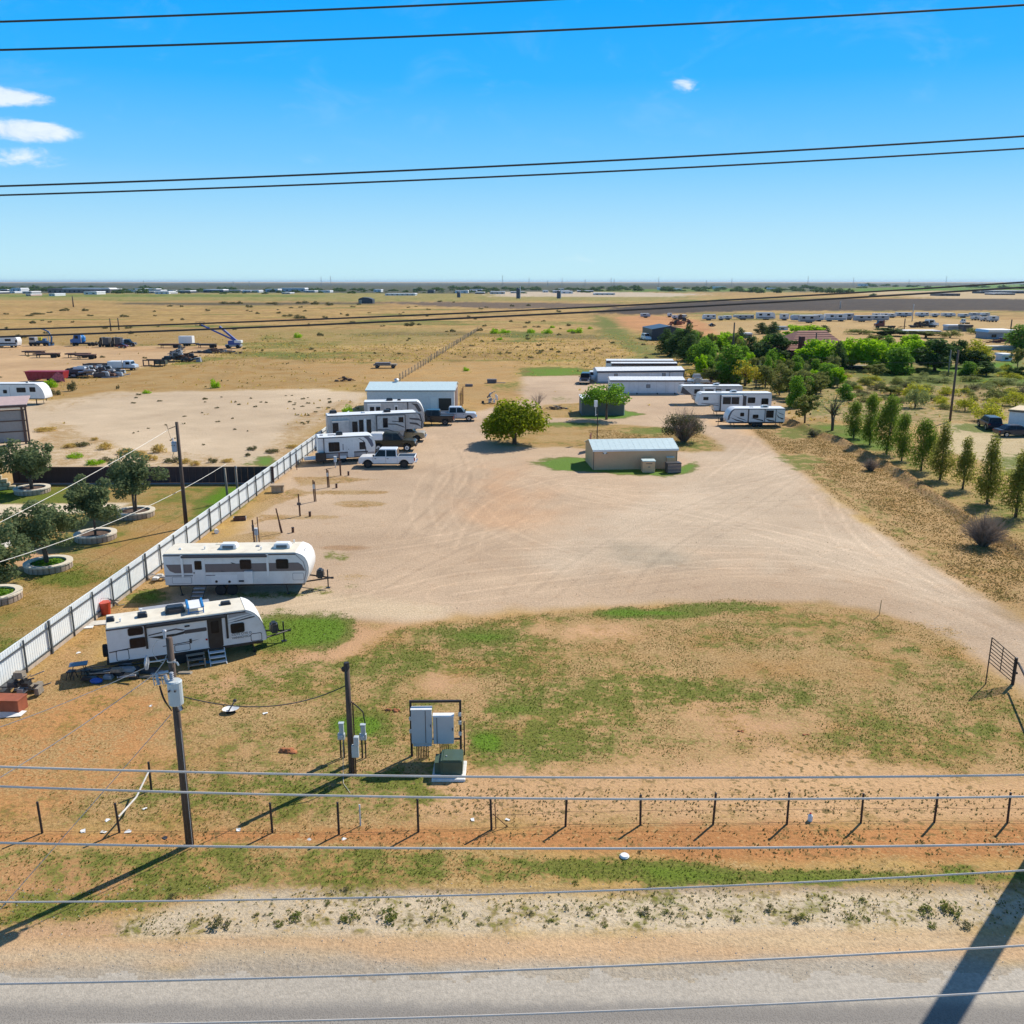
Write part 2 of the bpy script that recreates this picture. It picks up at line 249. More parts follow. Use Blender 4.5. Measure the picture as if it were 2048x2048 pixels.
# (outline, softness m, soil colour or None, dry, green, tuft) ; None leaves a value as it is
LAY = [
 ([(-900, 566.2), (3000, 566.2), (3000, 573), (-900, 573)], 300, (.065, .08, .085), .05, .25, .3),  # horizon strip: distance haze put into the soil colour as blue-grey
 ([(-900, 571), (700, 571), (1100, 571), (3000, 571), (3000, 580), (1640, 584), (1200, 584), (1000, 588), (-900, 588)], 150, (.05, .062, .055), .03, .35, .4),
 ([(-900, 588), (640, 586), (1300, 590), (1440, 594), (1300, 602), (900, 603), (-900, 598)], 25, (.30, .26, .09), .5, .42, 0),
 ([(-900, 590), (400, 589), (640, 590), (640, 594), (-900, 594)], 30, (.26, .27, .08), .4, .6, 0),
 ([(960, 584), (1190, 583), (1340, 586), (1420, 588), (1340, 594), (1000, 593)], 25, (.5, .42, .32), .1, .05, .2),
 ([(1210, 579), (1560, 576), (1560, 583), (1210, 584)], 60, (.14, .16, .06), .2, .8, 0),
 ([(1640, 578), (2048, 568), (3000, 568), (3000, 580), (1700, 584)], 40, (.20, .26, .06), .2, .85, 0),
 ([(1640, 584), (2048, 580), (3000, 580), (3000, 598), (1960, 604), (1820, 593)], 25, (.46, .36, .22), .3, .15, .1),
 ([(1480, 600), (1700, 597), (1820, 597), (3000, 604), (3000, 620), (1500, 622), (1300, 630), (1180, 627), (1200, 618), (1300, 608)], 14, DARKF, .1, .08, .2),
 ([(740, 604), (1000, 604), (1250, 608), (1250, 614), (1000, 618), (860, 612)], 10, (.12, .09, .07), .3, .05, .2),
 ([(240, 605), (760, 604), (760, 609), (420, 611), (240, 609)], 8, (.09, .08, .05), .3, .1, .5),
 ([(1300, 645), (1520, 643), (1760, 637), (2048, 640), (3000, 640), (3000, 700), (1700, 690), (1400, 668)], 4, (.46, .33, .16), .5, .04, .0),
 ([(1230, 634), (1300, 630), (1400, 640), (1440, 665), (1400, 680), (1300, 668), (1220, 650)], 4, (.47, .25, .12), .1, .02, .1),
 ([(-900, 655), (90, 655), (460, 655), (560, 664), (470, 690), (-900, 690)], 5, (.28, .20, .06), .7, .25, .2),
 ([(-900, 690), (80, 689), (270, 692), (460, 690), (480, 700), (400, 712), (300, 735), (200, 752), (60, 772), (-900, 778)], 3.5, (.49, .34, .2), .08, .0, .05),
 ([(-900, 692), (260, 694), (460, 692), (470, 697), (300, 703), (200, 698), (-900, 698)], 3, (.50, .33, .18), .05, 0, 0),
 ([(480, 660), (900, 655), (960, 672), (860, 690), (700, 690), (560, 680)], 9, (.31, .24, .08), .6, .38, .2),
 ([(690, 668), (760, 664), (930, 664), (1240, 670), (1240, 680), (930, 672), (700, 672)], 5, (.18, .14, .06), .4, .4, .6),
 ([(1010, 660), (1100, 668), (1060, 684), (1035, 684)], 5, None, .3, .75, .3),
 ([(1100, 655), (1250, 660), (1260, 680), (1100, 682)], 6, None, .4, .35, .4),
 ([(1190, 630), (1230, 640), (1330, 720), (1290, 725), (1200, 665)], 5, (.2, .19, .06), .3, .6, .4),
 ([(90, 760), (300, 735), (520, 715), (700, 735), (700, 770), (500, 790), (250, 795), (90, 800)], 3, (.36, .235, .085), .75, .12, .3),
 ([(560, 730), (1060, 720), (1040, 800), (980, 840), (900, 800), (880, 770), (700, 760)], 4, (.44, .28, .12), .55, .08, .1),
 ([(-900, 800), (100, 800), (230, 784), (420, 781), (640, 778), (735, 785), (735, 800), (640, 860), (560, 930), (540, 935), (-900, 940)], 2.2, PALE, .0, .0, .02),
 ([(40, 815), (130, 790), (300, 782), (330, 790), (200, 800), (110, 830)], 1.5, None, .35, .12, .25),
 ([(100, 845), (150, 850), (230, 880), (260, 910), (130, 935), (60, 930), (60, 880)], 1.5, None, .55, .12, .3),
 ([(180, 885), (420, 910), (560, 930), (545, 940), (150, 940)], 1.2, None, .45, .15, .3),
 ([(495, 915), (560, 905), (590, 912), (545, 935), (500, 935)], .8, None, .1, .95, .0),
 ([(560, 850), (690, 800), (730, 810), (640, 880), (560, 930), (520, 905)], 1.5, None, .55, .12, .3),
 ([(1040, 735), (1160, 735), (1190, 740), (1180, 756), (1040, 754)], 2.0, None, .1, .9, .2),
 # neighbour's lawn
 ([(-1500, 968), (560, 968), (500, 1010), (300, 1150), (0, 1390), (-1500, 2048), (-3000, 1500)], .5, LAWN, .5, .42, .02),
 ([(385, 1030), (430, 975), (520, 970), (500, 1000), (400, 1062)], .8, None, .1, .95, 0), ([(-50, 972), (140, 974), (130, 1005), (-50, 1010)], 1, None, .2, .8, 0),
 (EL(110, 1190, 90, 25), 2, None, .5, .12, .05), (EL(250, 1110, 90, 18), 2, (.33, .2, .09), .4, .1, .05), (EL(330, 1075, 60, 30), 2, (.32, .2, .08), .5, .15, 0), (EL(130, 1160, 50, 14), 1.2, None, .2, .7, 0), (EL(60, 1255, 60, 30), 2, None, .4, .12, 0),
 (EL(60, 1115, 60, 26), 1, PINK, .2, .0, .0), ([(-300, 1010), (110, 1008), (260, 1006), (230, 1022), (90, 1030), (-300, 1060)], .5, (.62, .53, .40), 0, 0, 0), ([(-100, 1098), (40, 1076), (60, 1082), (-100, 1130)], .25, (.66, .62, .55), 0, 0, 0),
 # dirt yard and drives
 ([(560, 1232), (700, 1245), (800, 1250), (900, 1240), (1000, 1230), (1110, 1221), (1250, 1214), (1450, 1205), (1620, 1205), (1730, 1220), (1820, 1246), (1900, 1285), (1960, 1325), (2048, 1400), (2600, 1800), (2800, 1600), (2048, 1240), (1950, 1180), (1850, 1115), (1760, 1062), (1660, 985), (1590, 932), (1535, 885), (1500, 852), (1580, 850), (1560, 800), (1380, 790), (1370, 765), (1150, 750), (1040, 753), (1045, 800), (990, 815), (900, 835), (880, 850), (640, 880), (600, 920), (560, 960), (480, 1050), (420, 1110), (300, 1220), (420, 1250)], 1.2, SAND, .0, .0, .01),
 ([(1100, 1150), (1500, 1120), (1800, 1160), (2048, 1290), (2048, 1250), (1880, 1140), (1700, 1030), (1560, 925), (1440, 880), (1380, 900), (1300, 1000), (1000, 1130)], 4, (.55, .445, .335), None, None, None),
 (EL(1000, 1000, 60, 60), 5, (.53, .36, .235), None, None, None), (EL(1330, 1110, 60, 14), 3, (.40, .34, .26), None, None, None), (EL(1510, 850, 60, 22), 3, (.54, .37, .22), None, None, None),
 ([(430, 1190), (600, 1180), (900, 1215), (900, 1235), (600, 1232), (460, 1218)], 1, (.57, .455, .32), None, None, None),
 # islands of grass in the yard
 ([(1072, 925), (1120, 915), (1190, 918), (1340, 940), (1385, 925), (1395, 940), (1340, 952), (1190, 947), (1100, 942)], .6, None, .15, 1.08, .1),
 ([(960, 862), (1000, 850), (1100, 846), (1250, 850), (1400, 858), (1440, 885), (1445, 902), (1350, 903), (1180, 897), (1060, 892), (1000, 888)], 1.0, (.42, .29, .13), .85, .34, .2),
 ([(1090, 845), (1195, 844), (1200, 851), (1090, 852)], .8, None, .1, .85, 0), (EL(1310, 862, 45, 7), 1, None, .2, .75, 0), (EL(1400, 890, 45, 12), 1, None, .4, .5, 0),
 ([(1145, 822), (1240, 818), (1290, 828), (1250, 838), (1150, 837)], .7, None, .1, 1.12, 0), ([(1090, 810), (1165, 806), (1165, 835), (1060, 836), (1075, 820)], 1, (.41, .27, .10), .75, .35, .1), (EL(1125, 799, 26, 5), 1, None, .3, .45, .1),
 ([(960, 770), (1050, 760), (1050, 782), (990, 786)], 1.2, None, .4, .5, .1),
 # strips between the trailer pads
 ([(590, 955), (690, 952), (780, 958), (690, 968), (600, 972)], .6, None, .72, .2, .85), (EL(700, 985, 95, 6), .5, None, .72, .2, .85), (EL(720, 1008, 60, 8), .4, None, .72, .2, .85), ([(510, 990), (590, 975), (640, 985), (560, 1010), (500, 1040), (470, 1040)], .6, None, .72, .2, .85), ([(520, 1028), (680, 1030), (680, 1038), (540, 1040), (500, 1052)], .4, None, .72, .2, .85), ([(420, 1080), (520, 1058), (570, 1062), (560, 1078), (500, 1090), (400, 1120)], .6, None, .72, .2, .85), (EL(650, 1068, 60, 6), .4, None, .3, .05, .4), (EL(720, 1050, 50, 14), .6, None, .15, .05, .35), (EL(670, 1114, 38, 13), .4, None, .4, .5, .1), (EL(690, 1096, 45, 5), .3, (.4, .27, .17), .2, 0, .6), (EL(700, 1155, 45, 8), .4, None, .4, .12, .3), (EL(640, 1180, 28, 9), .4, None, .4, .5, .1), (EL(700, 1172, 26, 6), .3, None, .4, .5, .1),
 ([(310, 1150), (420, 1100), (440, 1060), (380, 1090), (320, 1135), (200, 1230), (60, 1360), (0, 1400), (-80, 1500), (120, 1400), (200, 1260), (330, 1190)], .7, (.44, .275, .14), .6, .22, .5),
 (EL(300, 1195, 45, 14), .6, None, .1, .85, 0), (EL(520, 1190, 90, 8), .6, None, .2, .6, 0),
 # right margin strip, berm and tree row
 ([(1500, 858), (1535, 885), (1590, 932), (1660, 985), (1760, 1062), (1850, 1115), (1950, 1180), (2048, 1238), (2600, 1560), (2900, 1400), (2048, 1050), (1930, 1035), (1800, 945), (1690, 885), (1600, 845), (1560, 845)], .8, (.44, .29, .15), .6, .26, .95),
 ([(1560, 905), (1600, 915), (1700, 980), (1800, 1050), (1900, 1120), (1880, 1130), (1760, 1050), (1640, 965)], 1.2, None, .55, .45, .2), (EL(1600, 925, 35, 14), 1, None, .3, .7, 0), (EL(1590, 866, 32, 10), 1, None, .2, .8, .2),
 ([(1600, 848), (1680, 880), (1790, 930), (1930, 1030), (2048, 1085), (2300, 1190), (2500, 1150), (2048, 960), (1950, 985), (1800, 900), (1720, 860), (1640, 842)], .7, (.36, .26, .11), .5, .42, .1), ([(1625, 850), (1700, 850), (1800, 900), (1740, 900), (1650, 868)], .8, None, .1, .85, 0), ([(1850, 940), (2048, 1000), (2048, 1070), (1960, 1030)], 1, None, .5, .45, 0),
 # scrubland beyond the trees
 ([(1480, 740), (1800, 720), (3000, 720), (3000, 850), (2048, 840), (1900, 846), (1800, 850), (1690, 840), (1600, 842), (1560, 800)], 3, (.45, .32, .18), .4, .48, .45), ([(1680, 745), (3000, 740), (3000, 775), (1800, 770)], 4, (.2, .2, .06), .3, .75, .3), ([(1360, 690), (1700, 690), (1660, 800), (1560, 790), (1420, 770)], 3, (.33, .27, .13), .4, .4, .5), ([(1840, 735), (2048, 720), (2048, 748), (1840, 745)], 2, (.24, .26, .05), .3, .8, 0),
 ([(1890, 848), (2048, 845), (3000, 850), (3000, 940), (2048, 945), (1990, 935), (1880, 900)], 1.2, (.52, .43, .27), .3, .25, .05), (EL(2010, 856, 110, 10), 1, None, .1, .8, 0), (EL(2040, 930, 60, 20), 1.2, None, .3, .7, 0),
 # grassy paddock
 ([(-900, 1560), (-80, 1480), (0, 1400), (120, 1385), (300, 1350), (500, 1335), (560, 1240), (700, 1243), (800, 1252), (900, 1242), (1000, 1232), (1110, 1224), (1250, 1216), (1450, 1207), (1620, 1207), (1730, 1222), (1820, 1248), (1900, 1287), (1960, 1327), (2048, 1402), (2700, 1700), (2700, 1655), (-900, 1660)], .8, (.46, .295, .15), .70, .40, .25),
 ([(-900, 1660), (-900, 1480), (0, 1420), (300, 1400), (320, 1440), (280, 1560), (150, 1640)], 1.5, (.47, .255, .115), .5, .2, .5), ([(560, 1330), (700, 1250), (790, 1255), (720, 1310), (640, 1330), (500, 1365), (420, 1372)], .8, PINK, .15, .05, .02),
 (EL(600, 1262, 105, 32), .9, None, .2, 1.05, 0), ([(500, 1345), (620, 1320), (700, 1330), (640, 1350), (420, 1400), (370, 1400)], .9, None,   .5, .6, 0), (EL(800, 1330, 100, 26), 1.2, None, .5, .62, 0), (EL(960, 1275, 85, 22), 1.2, None, .4, .75, 0), (EL(1000, 1310, 60, 8), .6, None, .3, .65, 0), (EL(1300, 1226, 110, 9), .7, None, .3, .95, 0), (EL(1440, 1216, 110, 10), .8, None, .4, .7, 0), (EL(1215, 1273, 26, 7), .5, None, .3, .7, 0), (EL(980, 1487, 42, 24), .9, None, .05, 1.2, 0), (EL(720, 1450, 55, 22), .9, None, .15, 1.1, 0), (EL(770, 1480, 30, 14), .7, None, .3, .6, 0), (EL(1200, 1390, 250, 40), 3, None, .6, .58, 0), (EL(1450, 1400, 220, 50), 4, None, .6, .60, 0), (EL(1080, 1500, 120, 60), 3, None, .5, .60, 0), (EL(1020, 1420, 60, 14), 1, None, .4, .75, 0), (EL(1300, 1470, 200, 40), 3, None, .6, .55, 0), (EL(1800, 1290, 120, 40), 2, None, .65, .24, .1), (EL(900, 1370, 70, 26), 1.2, PINK, .4, .08, .05), (EL(1550, 1450, 120, 30), 2, PINK, .5, .15, .1), (EL(1150, 1262, 110, 14), 1, PINK, .45, .08, .05), (EL(1810, 1300, 35, 9), .6, None, .4, .65, 0), (EL(1950, 1460, 50, 12), .6, None, .3, .6, 0), (EL(1600, 1330, 160, 30), 2, (.44, .29, .15), .7, .12, 0),
 ([(860, 1560), (1000, 1540), (1400, 1520), (1560, 1495), (1800, 1530), (2700, 1600), (2700, 1660), (1000, 1655), (850, 1640)], 1.0, (.55, .36, .205), .30, .06, .95), (EL(560, 1590, 330, 30), 1.2, None, .6, .55, .05), (EL(700, 1560, 160, 22), .8, None, .5, .65, 0),
 # verge beyond the fence line down to the road
 ([(-1500, 1672), (600, 1660), (900, 1652), (1200, 1646), (2048, 1642), (3200, 1642), (3200, 1725), (2048, 1722), (1500, 1735), (1250, 1715), (900, 1700), (560, 1690), (-1500, 1700)], .45, (.45, .225, .10), .30, .10, .80),
 ([(-1500, 1702), (200, 1700), (560, 1690), (900, 1700), (1250, 1712), (1500, 1735), (1800, 1735), (3200, 1720), (3200, 1765), (1800, 1768), (1200, 1772), (700, 1775), (480, 1780), (250, 1830), (0, 1860), (-1500, 1860)], .45, (.42, .26, .115), .55, .58, .25), ([(1250, 1715), (1500, 1740), (1750, 1742), (1950, 1735), (1950, 1765), (1600, 1772), (1300, 1770)],   .35, None, .35, .80, .1), (EL(100, 1760, 160, 40), .8, (.45, .26, .13), .35, .42, .1),
 ([(500, 1783), (700, 1778), (1200, 1774), (1800, 1770), (3200, 1766), (3200, 1785), (1700, 1786), (1000, 1790), (600, 1790)], .2, (.22, .15, .1), .3, .2, .5),
 ([(230, 1845), (480, 1785), (700, 1783), (1200, 1784), (1800, 1778), (3200, 1778), (3200, 1860), (1800, 1862), (1400, 1868), (900, 1874), (500, 1874), (200, 1880)], .45, CALI, .36, .34, .75), ([(-1500, 1860), (0, 1855), (240, 1830), (240, 1880), (0, 1890), (-1500, 1890)], .4, (.50, .33, .2), .3, .25, .3),
 ([(-1500, 1888), (250, 1880), (900, 1872), (1500, 1866), (3200, 1860), (3200, 1938), (1600, 1928), (1000, 1935), (700, 1938), (-1500, 1950)], .25, (.54, .38, .235), .0, .0, .04), (EL(300, 1915, 400, 14), .4, (.50, .41, .29), 0, 0, 0), (EL(1700, 1880, 330, 12), .4, (.55, .42, .27), 0, 0, .1),
 ([(-1500, 1930), (300, 1932), (700, 1922), (1000, 1925), (1300, 1919), (1600, 1920), (3200, 1922), (3200, 1980), (1000, 1980), (-1500, 1990)], .35, (.40, .355, .29), 0, 0, .02),
]
ROADY0, ROADY1 = 11.0, 21.35
TRK = [[(905, 880), (930, 960), (900, 1010), (840, 1060)], [(1060, 960), (1150, 1000), (1350, 1030), (1650, 1090)], [(950, 1010), (1050, 1080), (1300, 1130), (1600, 1140)], [(1600, 945), (1500, 1010), (1350, 1090), (1250, 1180)], [(1650, 1000), (1700, 1080), (1850, 1170), (2000, 1250)], [(560, 1215), (700, 1195), (900, 1150), (1100, 1130)], [(1600, 930), (1400, 1000), (1200, 1090), (1050, 1190)], [(1540, 900), (1450, 930), (1250, 950), (1100, 960), (960, 1010), (900, 1100)], [(2040, 1275), (1800, 1170), (1500, 1120), (1200, 1150), (900, 1190)], [(2040, 1290), (1800, 1190), (1500, 1150), (1200, 1180)], [(1900, 1190), (1720, 1060), (1600, 960), (1500, 885), (1400, 868)], [(1930, 1190), (1750, 1060), (1630, 965), (1530, 885)], [(880, 880), (900, 940), (860, 1000), (790, 1080)], [(900, 870), (930, 930), (900, 990)], [(1100, 970), (1300, 985), (1480, 970), (1580, 950)], [(1000, 985), (1200, 1010), (1450, 1010), (1620, 1000)], [(940, 920), (880, 950), (850, 1010), (870, 1060)], [(700, 1110), (900, 1080), (1050, 1040)], [(740, 1190), (850, 1130), (1000, 1060), (1080, 1000)], [(1280, 1060), (1500, 1060), (1750, 1120)], [(1150, 980), (1400, 1040), (1650, 1120), (1850, 1190)], [(940, 990), (1000, 950), (1080, 930)], [(1400, 960), (1480, 900), (1500, 870)], [(1000, 1100), (1300, 1090), (1600, 1100)]]

ys = [-70., -40., -20., -5., 5., 12.]; y = 15.0
while y < 30000:
    ys.append(y); y += max(.09 if 20.3 < y < 22.6 else .2, min(1.9 * y * y / (FPX * CAM_H), y * .06))
ys.append(60000.); ys = np.array(ys); NR = len(ys); NC = 560
tx = np.linspace(-1, 1, NC); hw = np.where(ys < 20, 42, 14 + .68 * ys)
GX = np.outer(hw, tx); GY = np.repeat(ys[:, None], NC, 1)
px, py = GX.ravel(), GY.ravel(); N = px.size
soil = np.tile(np.array(GOLD), (N, 1)); dry = np.full(N, .45); grn = np.full(N, .10); tuf = np.where(py > 125, .62, .25)
big = fbm(px / 45, py / 60, 3); mid = fbm(px / 7, py / 9, 9); fine = fbm(px / 1.6, py / 2.0, 21, 3)
soil *= (0.8 + .4 * big)[:, None]
for c_, sx_, sy_, sd_, k_ in (((.30, .235, .075), 70, 34, 50, .75), ((.46, .265, .12), 55, 22, 57, .6), ((.27, .165, .07), 30, 9, 63, .55), ((.56, .40, .17), 40, 12, 69, .6)):
    m_ = np.clip((fbm(px / sx_, py / sy_, sd_) - .5) * 4.5, 0, 1) * k_; soil = soil * (1 - m_[:, None]) + np.array(c_) * m_[:, None]
grn += np.clip((fbm(px / 60, py / 25, 40) - .5) * 2.6, 0, .6) * (py > 125)
PAD = []
def apply(poly, soft, so, d_, g_, t_, k=1.0):
    P = np.array(poly); lo = P.min(0) - soft * 2.5; hi = P.max(0) + soft * 2.5
    idx = np.nonzero((px > lo[0]) & (px < hi[0]) & (py > lo[1]) & (py < hi[1]))[0]
    if not len(idx): return
    d = sd_poly(px[idx], py[idx], poly) + (mid[idx] - .5) * soft * 2.2 + (fine[idx] - .5) * soft * 1.3
    m = np.clip(.5 - d / (2 * soft), 0, 1); m = m * m * (3 - 2 * m) * k
    if so is not None: soil[idx] = soil[idx] * (1 - m[:, None]) + np.array(so) * m[:, None]
    for arr, val in ((dry, d_), (grn, g_), (tuf, t_)):
        if val is not None: arr[idx] = arr[idx] * (1 - m) + val * m
for poly, soft, so, d_, g_, t_ in LAY:
    if so is None and g_ is not None and g_ >= .4:
        q_ = np.array(W([(u, max(v, 566.2)) for u, v in poly])); soft = min(soft * 1.9, .38 * float((q_.max(0) - q_.min(0)).min()))
    apply(W([(u, max(v, 566.2)) for u, v in poly]), soft, so, d_, g_, t_)
for i, t in enumerate(TRK):
    P = W(t); idx = np.nonzero((py > 30) & (py < 140))[0]
    pts = []
    Q = [P[0]] + P + [P[-1]]
    for q0, q1, q2, q3 in zip(Q, Q[1:], Q[2:], Q[3:]): pts += [tuple(.5 * (2 * q1[j] + (q2[j] - q0[j]) * t_ + (2 * q0[j] - 5 * q1[j] + 4 * q2[j] - q3[j]) * t_ ** 2 + (3 * q1[j] - q0[j] - 3 * q2[j] + q3[j]) * t_ ** 3) for j in (0, 1)) for t_ in (0, .2, .4, .6, .8)]
    d = sd_line(px[idx] + (big[idx] - .5) * 4, py[idx] + (big[idx] - .5) * 3, pts + [P[-1]])
    for off, k in ((0, .17), (.45, -.08), (1.7, .14)):
        soil[idx] *= (1 + np.clip(1 - np.abs(d - off) / .17, 0, 1) * (k if i % 3 else -.8 * k) * (.4 + .9 * mid[idx]))[:, None]
rd = (py > ROADY0) & (py < ROADY1 - 1.0)
soil[rd] = ASPH; dry[rd] = grn[rd] = tuf[rd] = 0
grn *= .65 + .7 * mid; dry *= .75 + .5 * fine
# low relief: shoulder lip, broken bank beside the tree row, rough pasture
gz = (fine - .5) * .05 * np.clip((py - 22) / 4, 0, 1) * (1 - np.clip(sd_poly(px, py, W(LAY[47][0])) * -1, 0, 1)) if False else np.zeros(N)
BANK = W([(1560, 838), (1640, 868), (1700, 893), (1790, 944), (1860, 990), (1930, 1040), (2048, 1110), (2300, 1250)])
bd = sd_line(px, py, BANK) + (fine - .5) * .8
gz += np.clip(1 - bd / 1.1, 0, 1) ** 1.2 * (.38 + .9 * (mid - .2)) * (py < 160) * (px > 10)
soil = np.where((np.clip(1 - bd / 1.3, 0, 1) > .2)[:, None] & (py < 160)[:, None], soil * .3 + np.array((.26, .145, .075)) * .7, soil)
gz += (fine - .5) * .10 * ((py > 22.6) & (py < 28.2)) + (mid - .5) * .08 * ((py > 30) & (py < 52) & (np.abs(px) > -1) & (px > -4))
gz[(py < 21.8)] = 0
# which named piece each face belongs to
fx = (GX[:-1, :-1] + GX[1:, 1:]) / 2; fy = (GY[:-1, :-1] + GY[1:, 1:]) / 2; fx, fy = fx.ravel(), fy.ravel()
jit = (fbm(fx / 2, fy / 2, 77) - .5)
reg = np.zeros(fx.size, int)
REGN = ['field', 'road', 'road_shoulder', 'roadside_verge', 'pasture', 'dirt_yard', 'lawn', 'sand_lot', 'equipment_yard', 'scrubland', 'far_plain']
reg[fy > 700] = 10
def mark(i, poly, wob=1.5):
    ok = sd_poly(fx + jit * wob, fy + jit * wob, W([(u, max(v, 566.2)) for u, v in poly])) < 0; reg[ok] = i
mark(9, [(1480, 700), (3000, 690), (3000, 960), (2048, 960), (1930, 1035), (1800, 945), (1690, 885), (1600, 842), (1540, 800)])
mark(8, LAY[14][0]); mark(7, LAY[23][0]); mark(6, LAY[31 - 2][0] if False else [(-1500, 968), (560, 968), (500, 1010), (300, 1150), (0, 1390), (-1500, 2048), (-3000, 1500)], .3)
YARD = [l for l in LAY if l[2] == SAND][0][0]; mark(5, YARD)
PADD = [l for l in LAY if l[2] == (.46, .295, .15)][0][0]; mark(4, PADD, 1)
ok = (fy < 28.7) & (fy > 20); reg[ok] = 3
reg[(fy < 23.2 + jit)] = 2; reg[(fy > ROADY0) & (fy < ROADY1 + (fbm(fx / .8, fy / .5, 81, 4) - .5) * 1.1)] = 1
quad = (np.arange(NR - 1)[:, None] * NC + np.arange(NC - 1)[None]).ravel(); quad = np.stack([quad, quad + 1, quad + NC + 1, quad + NC], 1)

gm = bpy.data.materials.new('ground'); gm.use_nodes = True; g = NT(gm.node_tree)
pos = g.n('ShaderNodeNewGeometry').outputs['Position']
so_ = g.n('ShaderNodeVertexColor', layer_name='soil').outputs[0]; vg = g.n('ShaderNodeVertexColor', layer_name='veg')
vs_ = g.n('ShaderNodeSeparateColor', {0: vg.outputs[0]}); D_, G_, T_ = vs_.outputs; R_ = vg.outputs[1]
n1 = g.noise(pos, .9, 6.0, .62); n2 = g.noise(pos, 4.5, 5.0, .65); n3 = g.noise(pos, .22, 5.0, .6); n4 = g.noise(pos, 9.0, 5.0, .75); n5 = g.noise(pos, .035, 5.0, .6)
sv = g.m('ADD', g.m('ADD', g.m('MULTIPLY', n2, .55), g.m('MULTIPLY', n3, .36)), g.m('ADD', g.m('MULTIPLY', n4, .85), .12))
cs = g.mix(1.0, so_, g.n('ShaderNodeCombineColor', {0: sv, 1: sv, 2: sv}).outputs[0], 'MULTIPLY')
cs = g.mix(1.0, cs, g.ramp(n5, [(.3, (.80, .76, .72)), (.7, (1.14, 1.12, 1.08))]), 'MULTIPLY')
cs = g.mix(g.m('MULTIPLY', g.smooth(n1, .52, .75), .28), cs, g.mix(1.0, cs, (.80, .66, .52), 'MULTIPLY'))
strk = g.n('ShaderNodeMapping', {0: pos, 3: (.5, 3.4, 1.0), 2: (0, 0, -.35)}).outputs[0]
cs = g.mix(g.m('MULTIPLY', g.smooth(g.noise(strk, .9, 5.0, .6, .6), .5, .72), g.m('MULTIPLY', R_, .20)), cs, (.36, .27, .17))
cov = lambda amt, nz, k: g.smooth(g.m('ADD', g.m('MULTIPLY', amt, 1.25), g.m('SUBTRACT', nz, 1.12)), -k, k)
nd = g.m('ADD', g.m('MULTIPLY', n2, .6), g.m('MULTIPLY', n1, .4)); nd = g.smooth(nd, .28, .72)
ng = g.smooth(g.m('ADD', g.m('MULTIPLY', n1, .45), g.m('ADD', g.m('MULTIPLY', n2, .30), g.m('MULTIPLY', n3, .25))), .3, .7)
dcol = g.mix(g.smooth(n4, .3, .7), (.16, .095, .032), (.58, .41, .205)); dcol = g.mix(g.smooth(n3, .4, .68), dcol, g.mix(1.0, dcol, (.92, .78, .62), 'MULTIPLY'))
gcol = g.mix(g.smooth(n4, .3, .7), (.022, .05, .008), (.17, .235, .036)); gcol = g.mix(g.m('MULTIPLY', g.smooth(n1, .4, .7), .45), gcol, (.19, .17, .045))
c = g.mix(g.m('MULTIPLY', cov(D_, nd, .18), .8), cs, dcol)
gg = g.smooth(G_, .72, .95); gcol = g.mix(gg, gcol, g.mix(g.smooth(n4, .25, .75), (.03, .095, .006), (.115, .27, .016)))
c = g.mix(g.m('MULTIPLY', cov(G_, ng, .22), .88), c, gcol)
tn = g.smooth(g.noise(pos, 3.4, 4.0, .6, .3), .53, .62); tn2 = g.smooth(n3, .35, .6)
c = g.mix(g.m('MULTIPLY', g.m('MULTIPLY', tn, tn2), g.m('MULTIPLY', T_, .95, clamp=True)), c, g.mix(n4, (.10, .07, .03), (.20, .16, .06)))
bl = g.smooth(g.noise(g.n('ShaderNodeMapping', {0: pos, 3: (.17, .11, 1)}).outputs[0], 1.0, 7.0, .68, .4), .47, .62)
c = g.mix(g.m('MULTIPLY', g.m('MULTIPLY', bl, g.smooth(g.n('ShaderNodeSeparateXYZ', {0: pos}).outputs[1], 95, 135)), g.m('MULTIPLY', T_, 1.0, clamp=True)), c, g.mix(n3, (.15, .085, .032), (.24, .16, .055)))
hgt = g.m('ADD', g.m('MULTIPLY', n2, .6), g.m('MULTIPLY', n4, .4))
bmp = g.n('ShaderNodeBump', {'Strength': .6, 'Distance': .12, 'Height': hgt}).outputs[0]
c = g.n('ShaderNodeHueSaturation', {'Saturation': 1.04, 'Value': 1.0, 'Color': c}).outputs[0]
g.n('ShaderNodeOutputMaterial', {0: g.n('ShaderNodeBsdfPrincipled', {'Base Color': c, 'Roughness': .95, 'Specular IOR Level': .12, 'Normal': bmp}).outputs[0]})
# asphalt of its own: fine aggregate, worn wheel tracks, sand drifting in at the edge
am = bpy.data.materials.new('asphalt'); am.use_nodes = True; g = NT(am.node_tree)
pos = g.n('ShaderNodeNewGeometry').outputs['Position']; yy = g.n('ShaderNodeSeparateXYZ', {0: pos}).outputs[1]
agg = g.n('ShaderNodeTexVoronoi', {'Vector': pos, 'Scale': 22.0}).outputs[0]
lane = g.m('SINE', g.m('MULTIPLY', yy, 2.9)); lw = g.noise(g.n('ShaderNodeMapping', {0: pos, 3: (.05, 1.2, 1)}).outputs[0], 1.0, 5.0, .6)
c = g.mix(g.smooth(agg, .1, .6), (.17, .152, .132), (.30, .272, .235)); c = g.mix(g.smooth(g.noise(pos, 14.0, 4.0, .8), .55, .75), c, (.42, .38, .32))
c = g.mix(g.m('MULTIPLY', g.smooth(g.m('ADD', g.m('MULTIPLY', lane, .5), lw), .4, 1.1), .55), c, (.15, .135, .122))
ed = g.smooth(g.m('ADD', yy, g.m('MULTIPLY', g.noise(pos, 1.7, 7.0, .72, .4), .9)), ROADY1 - .75, ROADY1 - .2)
